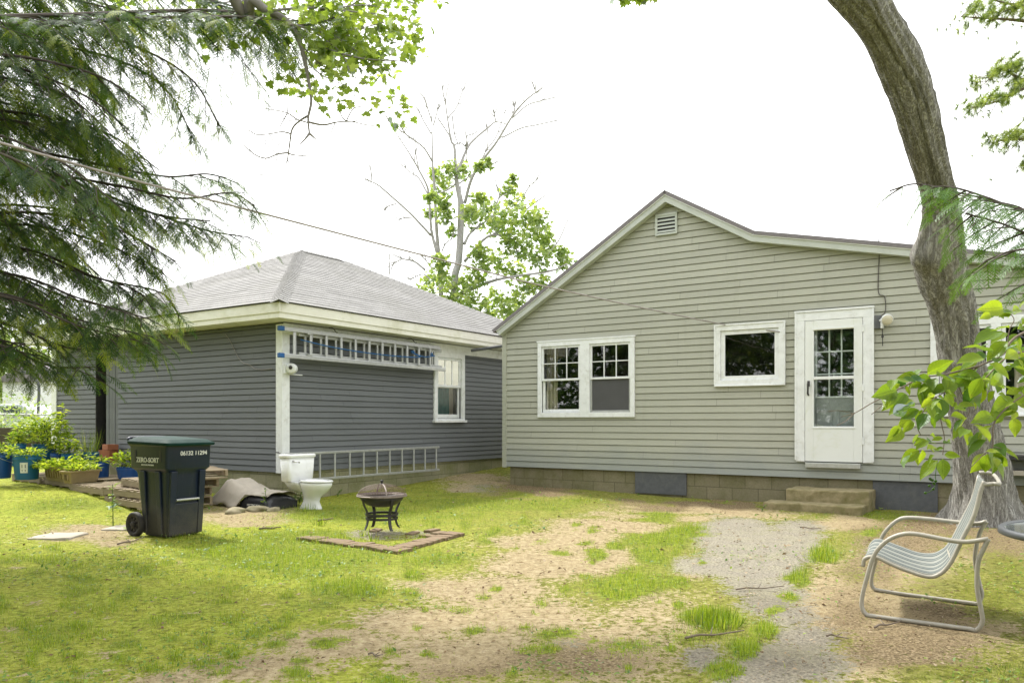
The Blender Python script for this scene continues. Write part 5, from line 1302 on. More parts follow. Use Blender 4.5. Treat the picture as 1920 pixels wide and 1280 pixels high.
for k in range(90):
    for s_ in (-1, 1):
        p = y0.lerp(y1, k / 90); q = y0.lerp(y1, min(1, max(0, k / 90 + s_ * .14))); m_.tube([Vector((p.x, p.y, zt_ - .85)), Vector((q.x, q.y, zt_))], .003, 3, False)
m_.build('mesh', M['alu_dull'], fc)
lp = thing('street_lamp', at(71, 790, 26), "thin bent grey lamp post beyond the fence", 'lamp post')
b_ = at(70, 792, 26); MB().tube(bez([(b_.x, b_.y, .2), (b_.x + .03, b_.y, 1.6), at(73, 725, 26), at(66, 712, 26), at(56, 700, 26)], 5), .045, 8).build('pole', M['panel_grey'], lp, smooth=True)
h_ = at(55, 699, 26); MB().box(h_, .5, .2, .1).build('lamp_head', M['panel_grey'], lp, bevel=.03)
car = thing('parked_car', at(30, 790, 30), "grey green car parked on the street at far left", 'car')
cc = at(28, 790, 30); cz = .45
def cpr(pts, y0_, y1_): 
    return [[Vector((cc.x + x, cc.y + yy, cz + z)) for x, z in pts] for yy in (y0_, y1_)]
prof_ = [(-2.1, .25), (-2.1, .75), (-1.5, .88), (-.9, 1.4), (.7, 1.42), (1.4, .95), (2.05, .82), (2.15, .3)]
MB().loft(cpr(prof_, -.85, .85)).build('body', M['car_paint'], car, bevel=.08, seg=3)
MB().loft(cpr([(-1.25, .92), (-.8, 1.32), (-.1, 1.33), (-.1, .92)], -.865, .865)).build('window', M['car_glass'], car)
MB().loft(cpr([(.0, .92), (.0, 1.33), (.62, 1.33), (1.15, .95)], -.865, .865)).build('window', M['car_glass'], car)
for x in (-1.35, 1.35):
    for yy in (-.75, .75):
        wq = MB().lathe([(0, -.1), (.22, -.1), (.32, -.09), (.33, 0), (.32, .09), (.22, .1), (0, .1)], Vector((cc.x + x, cc.y + yy, cz + .3)), 20, Matrix.Rotation(R(90), 3, 'X')).build('wheel', M['rubber'], car, smooth=True)
# pale shed far behind
sh = thing('white_shed', at(100, 790, 40), "pale white shed beyond the street at far left", 'shed')
s0 = at(84, 790, 40); MB().box((s0.x, s0.y, 1.7), 2.6, 2.6, 2.9).build('wall', M['white'], sh)
m_ = MB(); m_.loft([[Vector((s0.x + x, s0.y + y, 3.15 + z)) for x, z in ((-1.6, 0), (0, 1.1), (1.6, 0))] for y in (-1.5, 1.5)]); m_.build('roof', M['house_roof'], sh)
# ================================================================== foliage shapes
def tri_frond(side_ang=48, needle=.036, spacing=.028, seed=1, dens=.10):
    r = random.Random(seed); V, T = [], []
    def needles(p, d, n, L):
        k = int(L / spacing)
        for i in range(k):
            q = p + d * (i + .5) * spacing
            for s in (-1, 1):
                a = R(62 + r.uniform(-12, 12)) * s; c, sn = math.cos(a), math.sin(a)
                e = Vector((d.x * c - d.y * sn, d.x * sn + d.y * c, r.uniform(-.25, .15)))
                l = needle * r.uniform(.75, 1.15); w = d * .011
                b = len(V); V.extend([q - w, q + w, q + e * l]); T.append((b, b + 1, b + 2))
    def stem(p, d, L, w):
        sd = Vector((-d.y, d.x, 0)) * w; b = len(V); V.extend([p - sd, p + sd, p + d * L]); T.append((b, b + 1, b + 2))
    up = Vector((0, 1, 0)); stem(Vector(), up, 1, .011); needles(Vector(), up, 0, .98)
    t, s = .06, 1
    while t < .95:
        a = R(side_ang + r.uniform(-8, 8)) * s; d = Vector((-math.sin(a), math.cos(a), 0)); L = (.36 * (1 - t) ** .8 + .05) * r.uniform(.75, 1.15)
        p = Vector((0, t, 0)); stem(p, d, L, .008); needles(p, d, 0, L)
        t += dens * r.uniform(.75, 1.2) * .55; s = -s
    V = np.array([v[:] for v in V]); V[:, 2] -= .22 * V[:, 1] ** 2 + .35 * V[:, 0] ** 2
    return V, np.array(T)
FR = [tri_frond(46, .034, .024, 1), tri_frond(40, .034, .024, 2), tri_frond(52, .033, .025, 3)]
def frond_cloud(name, mat, parent, P, D, U, S, rn):
    n = len(P); idx = np.arange(n) % 3; Vs, Ts, rs, b = [], [], [], 0
    Mx = aim_mats(D, U, S)
    for k in range(3):
        m = idx == k
        if not m.any(): continue
        bv, bf = FR[k]; N = m.sum()
        V = np.einsum('nij,kj->nki', Mx[m], bv) + P[m][:, None, :]
        Vs.append(V.reshape(-1, 3)); Ts.append((bf[None] + (np.arange(N) * len(bv))[:, None, None]).reshape(-1, 3) + b); rs.append(np.repeat(rn[m], len(bv))); b += N * len(bv)
    return raw_mesh(name, np.concatenate(Vs), np.concatenate(Ts), M[mat], parent, np.concatenate(rs))
def hemlock_bough(curve, seed, sub_step=.10, sub_len=.75, fr_step=.07, fr_size=.265, droop=.9, start=.15, acc=None, twigs=None, r0=.017):
    r = random.Random(seed); pts = bez(curve, 10); L = sum((b - a).length for a, b in zip(pts, pts[1:]))
    twigs.append((pts, lerp_list([r0, .005], len(pts))))
    cum = [0]
    for a, b in zip(pts, pts[1:]): cum.append(cum[-1] + (b - a).length)
    def point(s):
        for i in range(len(cum) - 1):
            if cum[i + 1] >= s:
                f = (s - cum[i]) / max(1e-6, cum[i + 1] - cum[i]); return pts[i].lerp(pts[i + 1], f), (pts[i + 1] - pts[i]).normalized()
        return pts[-1], (pts[-1] - pts[-2]).normalized()
    s = L * start; sd = 1
    while s < L:
        p, t = point(s); rest = (L - s)
        side = t.cross(Vector((0, 0, 1))).normalized() * sd
        a = R(r.uniform(35, 65)); d0 = (t * math.cos(a) + side * math.sin(a)); d0.z -= r.uniform(.05, .35); d0.normalize()
        ln = min(sub_len, .22 + rest * .55) * r.uniform(.6, 1.15)
        q = [p]; d = d0.copy(); n = max(2, int(ln / .12))
        for i in range(n):
            d = (d + Vector((r.uniform(-.06, .06), r.uniform(-.06, .06), -droop * .12))).normalized(); q.append(q[-1] + d * (ln / n))
        twigs.append((q, lerp_list([.006, .002], len(q))))
        m = max(2, int(ln / fr_step)); s2 = 1
        for i in range(m + 1):
            f = i / m * n; i0 = min(int(f), n - 1); pp = q[i0].lerp(q[i0 + 1], f - i0); tt = (q[i0 + 1] - q[i0]).normalized()
            sv = tt.cross(Vector((0, 0, 1)))
            sv = sv.normalized() * s2 if sv.length > .05 else Vector((s2, 0, 0))
            fd = tt if i == m else tt * .75 + sv * r.uniform(.5, .9)
            fd = fd + Vector((r.uniform(-.15, .15), r.uniform(-.15, .15), -r.uniform(.1, .45) * droop))
            upv = Vector((r.uniform(-.45, .45), r.uniform(-.45, .45), 1))
            acc.append((pp[:], fd.normalized()[:], upv.normalized()[:], fr_size * r.uniform(.6, 1.1) * (1 - .25 * i / m), min(1, max(0, .25 + .5 * (i / m) * r.random() + r.gauss(.05, .18)))))
            s2 = -s2
        s += sub_step * r.uniform(.7, 1.3); sd = -sd
def twig_mesh(twigs, name, mat, parent, sides=6):
    mb = MB()
    for pts, rs in twigs: mb.tube(pts, rs, sides if rs[0] > .008 else 4)
    return mb.build(name, M[mat], parent, smooth=True)
def trunk_mesh(pts, rs, name, mat, parent, sides=20, amp=.05, seed=0):
    """lumpy trunk: rings pushed in and out by noise"""
    P = bez(pts, 10); rr = np.interp(np.linspace(0, len(rs) - 1, len(P)), range(len(rs)), rs)
    mb = MB(); mb.tube(P, [float(x) for x in rr], sides)
    n = len(P)
    for i in range(n):
        for k in range(sides):
            v = Vector(mb.v[i * sides + k]); d = (v - P[i]); q = v * 2.2 + Vector((seed, 0, 0))
            v += d * (amp * mnoise.noise(q) * 2 + amp * .7 * mnoise.noise(Vector((q.x * 3.4, q.y * 3.4, q.z * .9)))); mb.v[i * sides + k] = v[:]
    return mb.build(name, M[mat], parent, smooth=True)
# ------------------------------------------------------------------ the big hemlock on the left
hem = thing('hemlock_tree', (-6.6, 6.2, 0), "big drooping hemlock with dark green sprays hanging over the left of the yard", 'tree')
trunk_mesh([(-6.6, 6.2, -.1), (-6.6, 6.2, 1), (-6.55, 6.2, 4), (-6.6, 6.25, 8), (-6.6, 6.25, 12)], [.36, .30, .25, .17, .04], 'trunk', 'bark', hem)
acc, tw_ = [], []
def hb(pxs, d0, d1, seed, zs=None, **kw):
    n = len(pxs); c = [at(x, y, d0 + (d1 - d0) * i / (n - 1)) for i, (x, y) in enumerate(pxs)]
    a = Vector((-6.55, 6.2, c[0].z + .35)); hemlock_bough([a] + c, seed, acc=acc, twigs=tw_, **kw)
B_list = [
 ([(-200, 60), (0, 48), (150, 40), (430, 32), (560, 48), (640, 30)], 6.0, 6.6, 1, dict(sub_len=.85, r0=.028, start=.25)),
 ([(-150, 30), (120, 50), (260, 90), (360, 150), (412, 238)], 6.4, 6.9, 2, dict(sub_len=.42, start=.3)),
 ([(-150, 90), (60, 110), (200, 150), (285, 215)], 5.9, 6.3, 3, dict(sub_len=.6)),
 ([(-150, 190), (60, 215), (200, 250), (300, 320)], 6.3, 6.6, 4, dict(sub_len=.65)),
 ([(-150, 300), (80, 325), (230, 350), (340, 372), (430, 362), (478, 385)], 6.7, 6.9, 5, dict(sub_len=.5, start=.3)),
 ([(-150, 280), (100, 330), (260, 390), (380, 430), (468, 445)], 7.1, 7.1, 6, dict(sub_len=.55, start=.3)),
 ([(-150, 390), (80, 400), (220, 430), (330, 490)], 6.5, 6.8, 7, dict(sub_len=.6)),
 ([(-150, 430), (60, 470), (180, 520), (300, 548), (335, 590)], 7.0, 7.4, 8, dict(sub_len=.45)),
 ([(-150, 520), (40, 560), (150, 600), (290, 632)], 6.2, 6.6, 9, dict(sub_len=.45)),
 ([(-150, 560), (20, 610), (120, 650), (190, 655)], 6.6, 6.9, 10, dict(sub_len=.42)),
 ([(-150, 600), (-20, 640), (40, 660), (80, 668)], 6.0, 6.2, 11, dict(sub_len=.36)),
 ([(-200, -40), (0, -20), (180, 10), (330, 55)], 6.7, 7.0, 12, dict(sub_len=.7)),
 ([(-150, 140), (20, 170), (140, 210), (230, 290)], 7.3, 7.6, 13, dict(sub_len=.7)),
 ([(-150, 250), (20, 290), (130, 340), (220, 410)], 5.8, 6.0, 14, dict(sub_len=.6)),
 ([(-150, 350), (0, 400), (110, 450), (190, 520)], 7.6, 7.8, 15, dict(sub_len=.65)),
 ([(-150, 470), (0, 510), (100, 560), (170, 610)], 7.6, 8.0, 16, dict(sub_len=.5)),
 ([(-200, -60), (100, -40), (320, -10), (470, 30), (545, 90)], 6.8, 7.2, 17, dict(sub_len=.5, start=.35)),
 ([(-150, 20), (60, 60), (160, 120), (220, 190)], 7.5, 7.7, 18, dict(sub_len=.7)),
]
jr = random.Random(77)
for pxs, d0, d1, sd, kw in B_list:
    hb(pxs, d0, d1, sd, **kw)
    for c_ in range(2 if pxs[-1][0] < 345 else 1):   # companion boughs behind and before, so that the mass is deep
        if c_ and pxs[-1][0] > 340: continue
        dx, dy = jr.uniform(-80, -5), jr.uniform(-40, 40)
        hb([(x + dx + jr.uniform(-8, 8), y + dy + jr.uniform(-8, 8)) for x, y in pxs], d0 + jr.uniform(-.7, 1.0), d1 + jr.uniform(-.5, .9), sd + 200 + c_ * 50, **kw)
rr_ = random.Random(99)
for k in range(0):   # boughs reaching back over the lawn, outside or at the edge of the photo
    z = 2.6 + k * .9; a = R(rr_.uniform(150, 330)); L_ = 2.2 - .12 * k
    hemlock_bough([(-6.6, 6.2, z + .3), (-6.6 + L_ * .5 * math.cos(a), 6.2 + L_ * .5 * math.sin(a), z + .1), (-6.6 + L_ * math.cos(a), 6.2 + L_ * math.sin(a), z - .35)], 40 + k, acc=acc, twigs=tw_, sub_step=.24, fr_step=.16, fr_size=.42)
twig_mesh(tw_, 'branch', 'twig_dark', hem)
g_ = lambda A, i: np.array([x[i] for x in A])
frond_cloud('crown', 'hemlock', hem, g_(acc, 0), g_(acc, 1), g_(acc, 2), g_(acc, 3), g_(acc, 4))
print('hemlock fronds', len(acc))
# ------------------------------------------------------------------ hemlock bough coming in from the right
hem2 = thing('hemlock_tree', (5.2, 4.2, 0), "bright green hemlock bough hanging in from the right before the leaning trunk", 'tree')
trunk_mesh([(5.2, 4.2, -.1), (5.2, 4.2, 1), (5.2, 4.25, 3), (5.25, 4.25, 6)], [.18, .15, .12, .05], 'trunk', 'bark', hem2)
acc, tw_ = [], []
def hb2(pxs, d, seed, **kw):
    c = [at(x, y, dd) for (x, y), dd in zip(pxs, d)]; a = Vector((5.15, 4.2, c[0].z + .2)); hemlock_bough([a] + c, seed, acc=acc, twigs=tw_, **kw)
hb2([(2060, 425), (1920, 395), (1850, 370), (1790, 352), (1745, 350)], [4.3, 4.4, 4.5, 4.55, 4.6], 61, sub_len=.34, sub_step=.06, fr_step=.05, fr_size=.22, start=.32, droop=1.2, r0=.008)
hb2([(2060, 420), (1900, 385), (1800, 362), (1720, 345), (1668, 358)], [4.5, 4.6, 4.7, 4.75, 4.8], 62, sub_len=.16, sub_step=.10, fr_step=.07, fr_size=.16, start=.62, droop=.9, r0=.006)
hb2([(2060, 470), (1960, 450), (1880, 420), (1810, 400)], [4.2, 4.25, 4.3, 4.35], 63, sub_len=.30, sub_step=.07, fr_step=.055, fr_size=.20, start=.4, droop=1.3, r0=.006)
hb2([(2080, 480), (1990, 465), (1900, 470), (1850, 488)], [3.9, 3.95, 4.0, 4.05], 64, sub_len=.20, sub_step=.07, fr_step=.05, fr_size=.20, start=.45, droop=.9, r0=.005)
hb2([(2080, 540), (1990, 520), (1930, 525)], [3.8, 3.85, 3.9], 65, sub_len=.18, sub_step=.07, fr_step=.05, fr_size=.20, start=.5, droop=.8, r0=.005)
twig_mesh(tw_, 'branch', 'twig_dark', hem2)
frond_cloud('crown', 'hemlock_new', hem2, g_(acc, 0), g_(acc, 1), g_(acc, 2), g_(acc, 3), g_(acc, 4))
# ------------------------------------------------------------------ leaf shapes
def maple_leaf():
    pts = [(0, 0), (.10, .05), (.34, -.06), (.30, .12), (.52, .22), (.36, .32), (.44, .46), (.24, .44), (.20, .55), (.26, .72), (.10, .70), (0, 1.0)]
    full = pts + [(-x, y) for x, y in pts[-2:0:-1]]
    V = [(0, .32, .0)] + [(x, y, -.10 * abs(x) - .12 * max(0, y - .4)) for x, y in full]
    n = len(full); return np.array(V), np.array([(0, 1 + i, 1 + (i + 1) % n) for i in range(n)])
MAPLE = maple_leaf()
def oval_leaf(rows=7, w=.29):
    V, Fc = [], []
    for i in range(rows + 1):
        y = i / rows; ww = w * math.sin(math.pi * min(1, y ** .85)) * (1.0 if y < .6 else 1 - .25 * (y - .6)) + .002
        z = -.22 * y * y + .03 * math.sin(y * 9)
        V += [(-ww, y, z + ww * .45), (-ww * .5, y, z + ww * .18), (0, y, z), (ww * .5, y, z + ww * .18), (ww, y, z + ww * .45)]
    for i in range(rows):
        for k in range(4): Fc.append((i * 5 + k, i * 5 + k + 1, i * 5 + k + 6, i * 5 + k + 5))
    return np.array(V), np.array(Fc)
OVAL = oval_leaf()
def leaf_cloud(name, shape, mat, parent, C, rad, n, size, flat=.35, rn=None, smooth=False, sq=(1, 1, 1), droop=-.3):
    Ps, rns = [], []
    for (c, r_, k) in zip(C, rad, n):
        d = rng.normal(0, 1, (k, 3)); d /= np.linalg.norm(d, axis=1, keepdims=True); q = (rng.random(k) ** .5)[:, None]
        Ps.append(np.array(c)[None] + d * q * r_ * np.array(sq)); rns.append(np.clip(rng.normal(.5, .22, k) + .25 * d[:, 2], 0, 1))
    P = np.concatenate(Ps); rn_ = np.concatenate(rns); N = len(P)
    Mx = rot_mats(rng.random(N) * 6.283, rng.normal(droop, flat, N), rng.normal(0, flat, N), size * (.65 + .6 * rng.random(N)))
    return scatter_mesh(name, *shape, Mx, P, M[mat], parent, rn_, smooth)
# ------------------------------------------------------------------ maple overhead, with its bare dead bough
map_ = thing('maple_tree', (-2.9, 1.2, 0), "maple with light green lobed leaves hanging in from the top edge above the garage", 'tree')
trunk_mesh([(-2.9, .6, -.1), (-2.9, .6, 1.5), (-2.8, .7, 4), (-2.7, 1.0, 7), (-2.6, 1.3, 9)], [.34, .28, .24, .18, .06], 'trunk', 'bark', map_)
mt = []
def c7(x, y, d): return at(380 + x / 3.84, y / 3.84, d)
m0 = [(-2.7, 1.0, 6.6), (-2.9, 3.4, 6.9), c7(150, -160, 6.3), c7(350, -10, 6.4), c7(450, 70, 6.45), c7(600, 150, 6.5), c7(690, 280, 6.5), c7(735, 440, 6.5), c7(765, 600, 6.5), c7(782, 730, 6.5), c7(760, 850, 6.5), c7(768, 962, 6.5)]
mt.append((bez(m0, 6), lerp_list([.09, .07, .05, .042, .034, .028, .024, .018, .0145, .0125, .0105, .008], 67)))
def tw7(pts, r0, r1=.0018, d=6.5, dd=.0):
    P = bez([c7(x, y, d + dd * i / len(pts)) for i, (x, y) in enumerate(pts)], 5); mt.append((P, lerp_list([r0 * 1.5 + .0016, r1 + .0024], len(P))))
for pts, r_, dd in (([(768, 962), (795, 985), (820, 1010)], .006, .1), ([(768, 962), (735, 1005), (700, 1040)], .006, -.1), ([(757, 835), (700, 870), (645, 930), (625, 1050), (610, 1150), (595, 1185)], .006, .3),
  ([(640, 965), (570, 950), (480, 965), (390, 970), (330, 940), (250, 940)], .0042, -.4), ([(615, 1100), (540, 1110), (455, 1140), (370, 1110), (290, 1040)], .0042, -.3), ([(615, 1103), (650, 1115), (720, 1122), (810, 1125), (870, 1105)], .0036, .4),
  ([(760, 880), (870, 900), (970, 880), (1090, 875)], .0055, .3), ([(1080, 877), (1180, 900), (1260, 910)], .002, .2), ([(1035, 872), (1060, 820), (1090, 780), (1150, 765)], .003, .3), ([(1090, 775), (1093, 690), (1088, 640)], .0018, .2),
  ([(1030, 872), (995, 825), (990, 750)], .0025, -.2), ([(760, 885), (680, 860), (610, 815), (500, 790), (430, 785)], .0035, -.4), ([(608, 818), (580, 870), (552, 920)], .0028, .2), ([(610, 815), (610, 760), (585, 680)], .0025, .2),
  ([(455, 1140), (455, 1200), (455, 1250), (410, 1260)], .0018, .1), ([(540, 1110), (490, 1070), (450, 1030), (465, 980)], .0022, .2), ([(955, 885), (930, 940), (905, 1040)], .0018, .2), ([(610, 1155), (630, 1185)], .003, 0), ([(1040, 872), (1110, 870), (1180, 820)], .0018, .2),
  ([(480, 965), (500, 1000), (508, 1040)], .0016, .1), ([(540, 1105), (530, 1150), (545, 1160)], .0016, .1), ([(545, 1105), (540, 1060), (558, 1025)], .0018, 0), ([(715, 1122), (725, 1155), (740, 1168)], .0016, 0), ([(370, 1110), (345, 1085), (330, 1060)], .0014, 0), ([(500, 790), (470, 750), (455, 735)], .0015, 0), ([(690, 860), (620, 870), (575, 850)], .0015, 0)):
    tw7(pts, r_, .0014, 6.5, dd)
leafC, leafR, leafN = [], [], []
def limb(pts, d0, d1, r0, cl=None, rad=.16, n=9, step=.13, jit=.12):
    P = bez([at(x, y, d0 + (d1 - d0) * i / (len(pts) - 1)) for i, (x, y) in enumerate(pts)], 8); mt.append((P, lerp_list([r0, .002], len(P))))
    s = 0
    for a, b in zip(P, P[1:]):
        s += (b - a).length
        if s > step:
            s = 0; v = Vector((random.gauss(0, jit), random.gauss(0, jit), random.gauss(-.02, jit * .8)))
            mt.append(([a, a + v * .6, a + v], [.003, .002, .0015])); leafC.append((a + v)[:]); leafR.append(rad * random.uniform(.8, 1.3)); leafN.append(int(1.9 * n * random.uniform(.6, 1.4)))
limb([(510, 20), (580, 15), (660, 22), (730, 30), (790, 42)], 6.4, 7.0, .012)
limb([(540, 45), (620, 60), (690, 50), (760, 30)], 6.4, 6.8, .010)
limb([(545, 55), (610, 90), (680, 110), (750, 115), (772, 120)], 6.5, 6.3, .010)
limb([(560, 80), (600, 120), (640, 140), (700, 150)], 6.5, 6.9, .008, n=8)
limb([(565, 90), (590, 130), (620, 150), (650, 160)], 6.6, 6.2, .007)
limb([(630, 60), (680, 80), (715, 108)], 6.6, 7.2, .006, n=7)
limb([(450, 5), (540, -25), (700, -30), (820, -12), (860, -5)], 6.6, 7.2, .012)
limb([(480, 5), (420, 5), (360, 20), (300, 25)], 6.9, 7.4, .010, n=7)
limb([(500, 25), (470, 60), (440, 90), (400, 95)], 6.9, 7.3, .008, n=7)
limb([(540, 50), (530, 85), (545, 130), (560, 150)], 6.9, 7.0, .006, n=5)
limb([(640, 22), (700, -10), (760, 0), (800, 20)], 7.0, 7.2, .008)
limb([(600, 60), (660, 90), (720, 130), (745, 120)], 6.5, 6.6, .007)
limb([(590, 60), (640, 100), (660, 140), (690, 160)], 6.5, 6.3, .007)
limb([(560, 20), (620, 40), (700, 60), (760, 90)], 6.6, 6.9, .007)
limb([(600, 20), (680, 10), (740, 20)], 6.6, 6.9, .007)
limb([(480, -60), (600, -50), (650, -20), (690, 10)], 6.9, 7.0, .012)
limb([(380, -40), (300, -20), (240, 0), (180, 20)], 7.3, 7.8, .012, n=7)
twig_mesh([t_ for t_ in mt], 'branch', 'twig_grey', map_)
leaf_cloud('crown', MAPLE, 'maple', map_, leafC, leafR, leafN, .082, .6)
# ------------------------------------------------------------------ leaning tree on the right
lt = thing('leaning_tree', ground_at(1850, 978), "thick leaning tree trunk with burls and furrowed bark in front of the house", 'tree')
prof_t = [(1852, 985, 60, 9.45), (1850, 950, 54, 9.42), (1843, 890, 48, 9.35), (1836, 840, 43, 9.3), (1820, 760, 38, 9.2), (1806, 690, 35, 9.1), (1796, 640, 37, 9.05), (1790, 600, 38, 9.0), (1779, 555, 38, 8.92), (1769, 515, 42, 8.8), (1762, 478, 44, 8.7), (1764, 425, 38, 8.55), (1762, 376, 33, 8.4), (1748, 313, 34, 8.2), (1731, 251, 36, 8.0), (1713, 188, 39, 7.8), (1688, 125, 42, 7.6), (1658, 63, 43, 7.35), (1617, 0, 45, 7.1), (1545, -70, 47, 6.9), (1440, -140, 48, 6.7)]
cp_, rp_ = [], []
for x, y, w_, d in prof_t: w_ -= float(np.interp(y, [-140, 0, 63, 125, 313, 430, 500], [7, 7, 9.5, 4.5, 3.5, 2.5, 0])); cp_.append(at(x, y, d)); rp_.append(w_ * d / F)
P = bez(cp_, 8); rr = np.interp(np.linspace(0, len(rp_) - 1, len(P)), range(len(rp_)), rp_); SD = 72
mb = MB(); mb.tube(P, [float(x) for x in rr], SD)
burls = [(at(1722, 480, 8.6), .20, .11), (at(1750, 505, 8.42), .09, .08), (at(1758, 650, 8.9), .11, .13), (at(1791, 648, 8.70), .11, .14), (at(1722, 445, 8.5), .16, .07), (at(1805, 660, 8.62), .07, -.17), (at(1775, 525, 8.3), .14, -.05), (at(1728, 425, 8.3), .06, -.06)]
base = P[0]
for i in range(len(P)):
    for k in range(SD):
        v = Vector(mb.v[i * SD + k]); d = (v - P[i]).normalized()
        ang = math.atan2(d.y, d.x); zz = v.z
        ridge = mnoise.noise(Vector((math.cos(ang) * 7, math.sin(ang) * 7, zz * 1.6))) ; ridge = (.45 - abs(ridge) * 2.6)
        fine = mnoise.noise(Vector((math.cos(ang) * 16, math.sin(ang) * 16, zz * 4)))
        o_ = .024 * ridge + .014 * fine + .03 * mnoise.noise(v * 1.4)
        for c, s_, a_ in burls:
            q = (v - c).length / s_
            if q < 2.2: o_ += a_ * math.exp(-q * q * 1.6)
        fl = max(0, 1 - max(0, zz) / .55)
        o_ += fl ** 2 * (.05 + .16 * max(0, math.cos(ang * 5 + .7)) ** 2 + .05 * mnoise.noise(Vector((ang, zz * 3, 4))))
        mb.v[i * SD + k] = (v + d * o_)[:]
mb.build('trunk', M['bark'], lt, smooth=True)
lm, lC, lR, lN = [], [], [], []
e_ = P[-1]
for k, (dx, dy, dz) in enumerate(((-1.6, -.4, 1.6), (-.3, .6, 2.4), (1.4, -.2, 2.2), (-2.2, 1.0, .9), (.4, -1.3, 2.0))):
    q = bez([e_ - Vector((0, 0, .1)), e_ + Vector((dx * .4, dy * .4, dz * .5)), e_ + Vector((dx, dy, dz))], 6); lm.append((q, lerp_list([.20 if k < 3 else .12, .04], len(q))))
    for f in range(5):
        a = q[4 + f * 2]; v = Vector((random.uniform(-.8, .8), random.uniform(-.8, .8), random.uniform(.2, .8))); lm.append(([a, a + v * .5, a + v], [.025, .015, .008])); lC.append((a + v)[:]); lR.append(.6); lN.append(55)
a = e_ + Vector((-.3, 0, .2)); b_ = at(1190, -32, 6.6)
q = bez([a, a.lerp(b_, .5) + Vector((0, 0, .35)), b_], 6); lm.append((q, lerp_list([.03, .006], len(q))))
for (x, y) in ((1148, -14), (1175, -12), (1205, -10), (1235, -14), (1160, -30), (1220, -30)):
    lC.append(at(x, y, 6.6)[:]); lR.append(.075); lN.append(9)
twig_mesh(lm, 'limb', 'bark_grey', lt, 10)
leaf_cloud('crown', MAPLE, 'maple', lt, lC, lR, lN, .11, .5)
# ------------------------------------------------------------------ half dead tree behind the garage
dt = thing('bare_tree', (-1.6, 23, 0), "half dead tree with bare grey limbs and pale green lower leaves behind the roofs", 'tree')
def c5(x, y, d=23): return at(680 + x / 2.56, 100 + y / 2.56, d)
S5 = 23 / 2.56 / F
br = []
def b5(pts, w0, w1, d0=23, dd=0):
    n = len(pts); Pq = bez([c5(x, y, d0 + dd * i / (n - 1)) for i, (x, y) in enumerate(pts)], 5); br.append((Pq, lerp_list([max(.022, w0 * S5 * .62), max(.016, w1 * S5 * .62)], len(Pq))))
base_t = c5(455, 1280); 
Pq = bez([Vector((base_t.x, 23, 0)), Vector((base_t.x, 23, 2.4)), c5(440, 1120), c5(460, 1000), c5(470, 850), c5(470, 720), c5(455, 640), c5(447, 560), c5(440, 450), c5(425, 420), c5(410, 330), c5(400, 250), c5(405, 180), c5(430, 90), c5(440, 40)], 6)
br.append((Pq, [x * S5 / 2 for x in lerp_list([44, 42, 36, 34, 32, 28, 22, 17, 13, 11, 8, 6.5, 5.5, 4, 3], len(Pq))]))
bt2 = c5(375, 1180)
Pq = bez([Vector((bt2.x, 23.3, 0)), Vector((bt2.x, 23.3, 2.4)), c5(375, 1100, 23.3), c5(368, 1000, 23.3), c5(355, 850, 23.3), c5(345, 650, 23.3), c5(335, 520, 23.3), c5(333, 380, 23.3), c5(330, 240, 23.3)], 6)
br.append((Pq, [x * S5 / 2 for x in lerp_list([26, 25, 23, 20, 17, 13, 10, 7, 3], len(Pq))]))
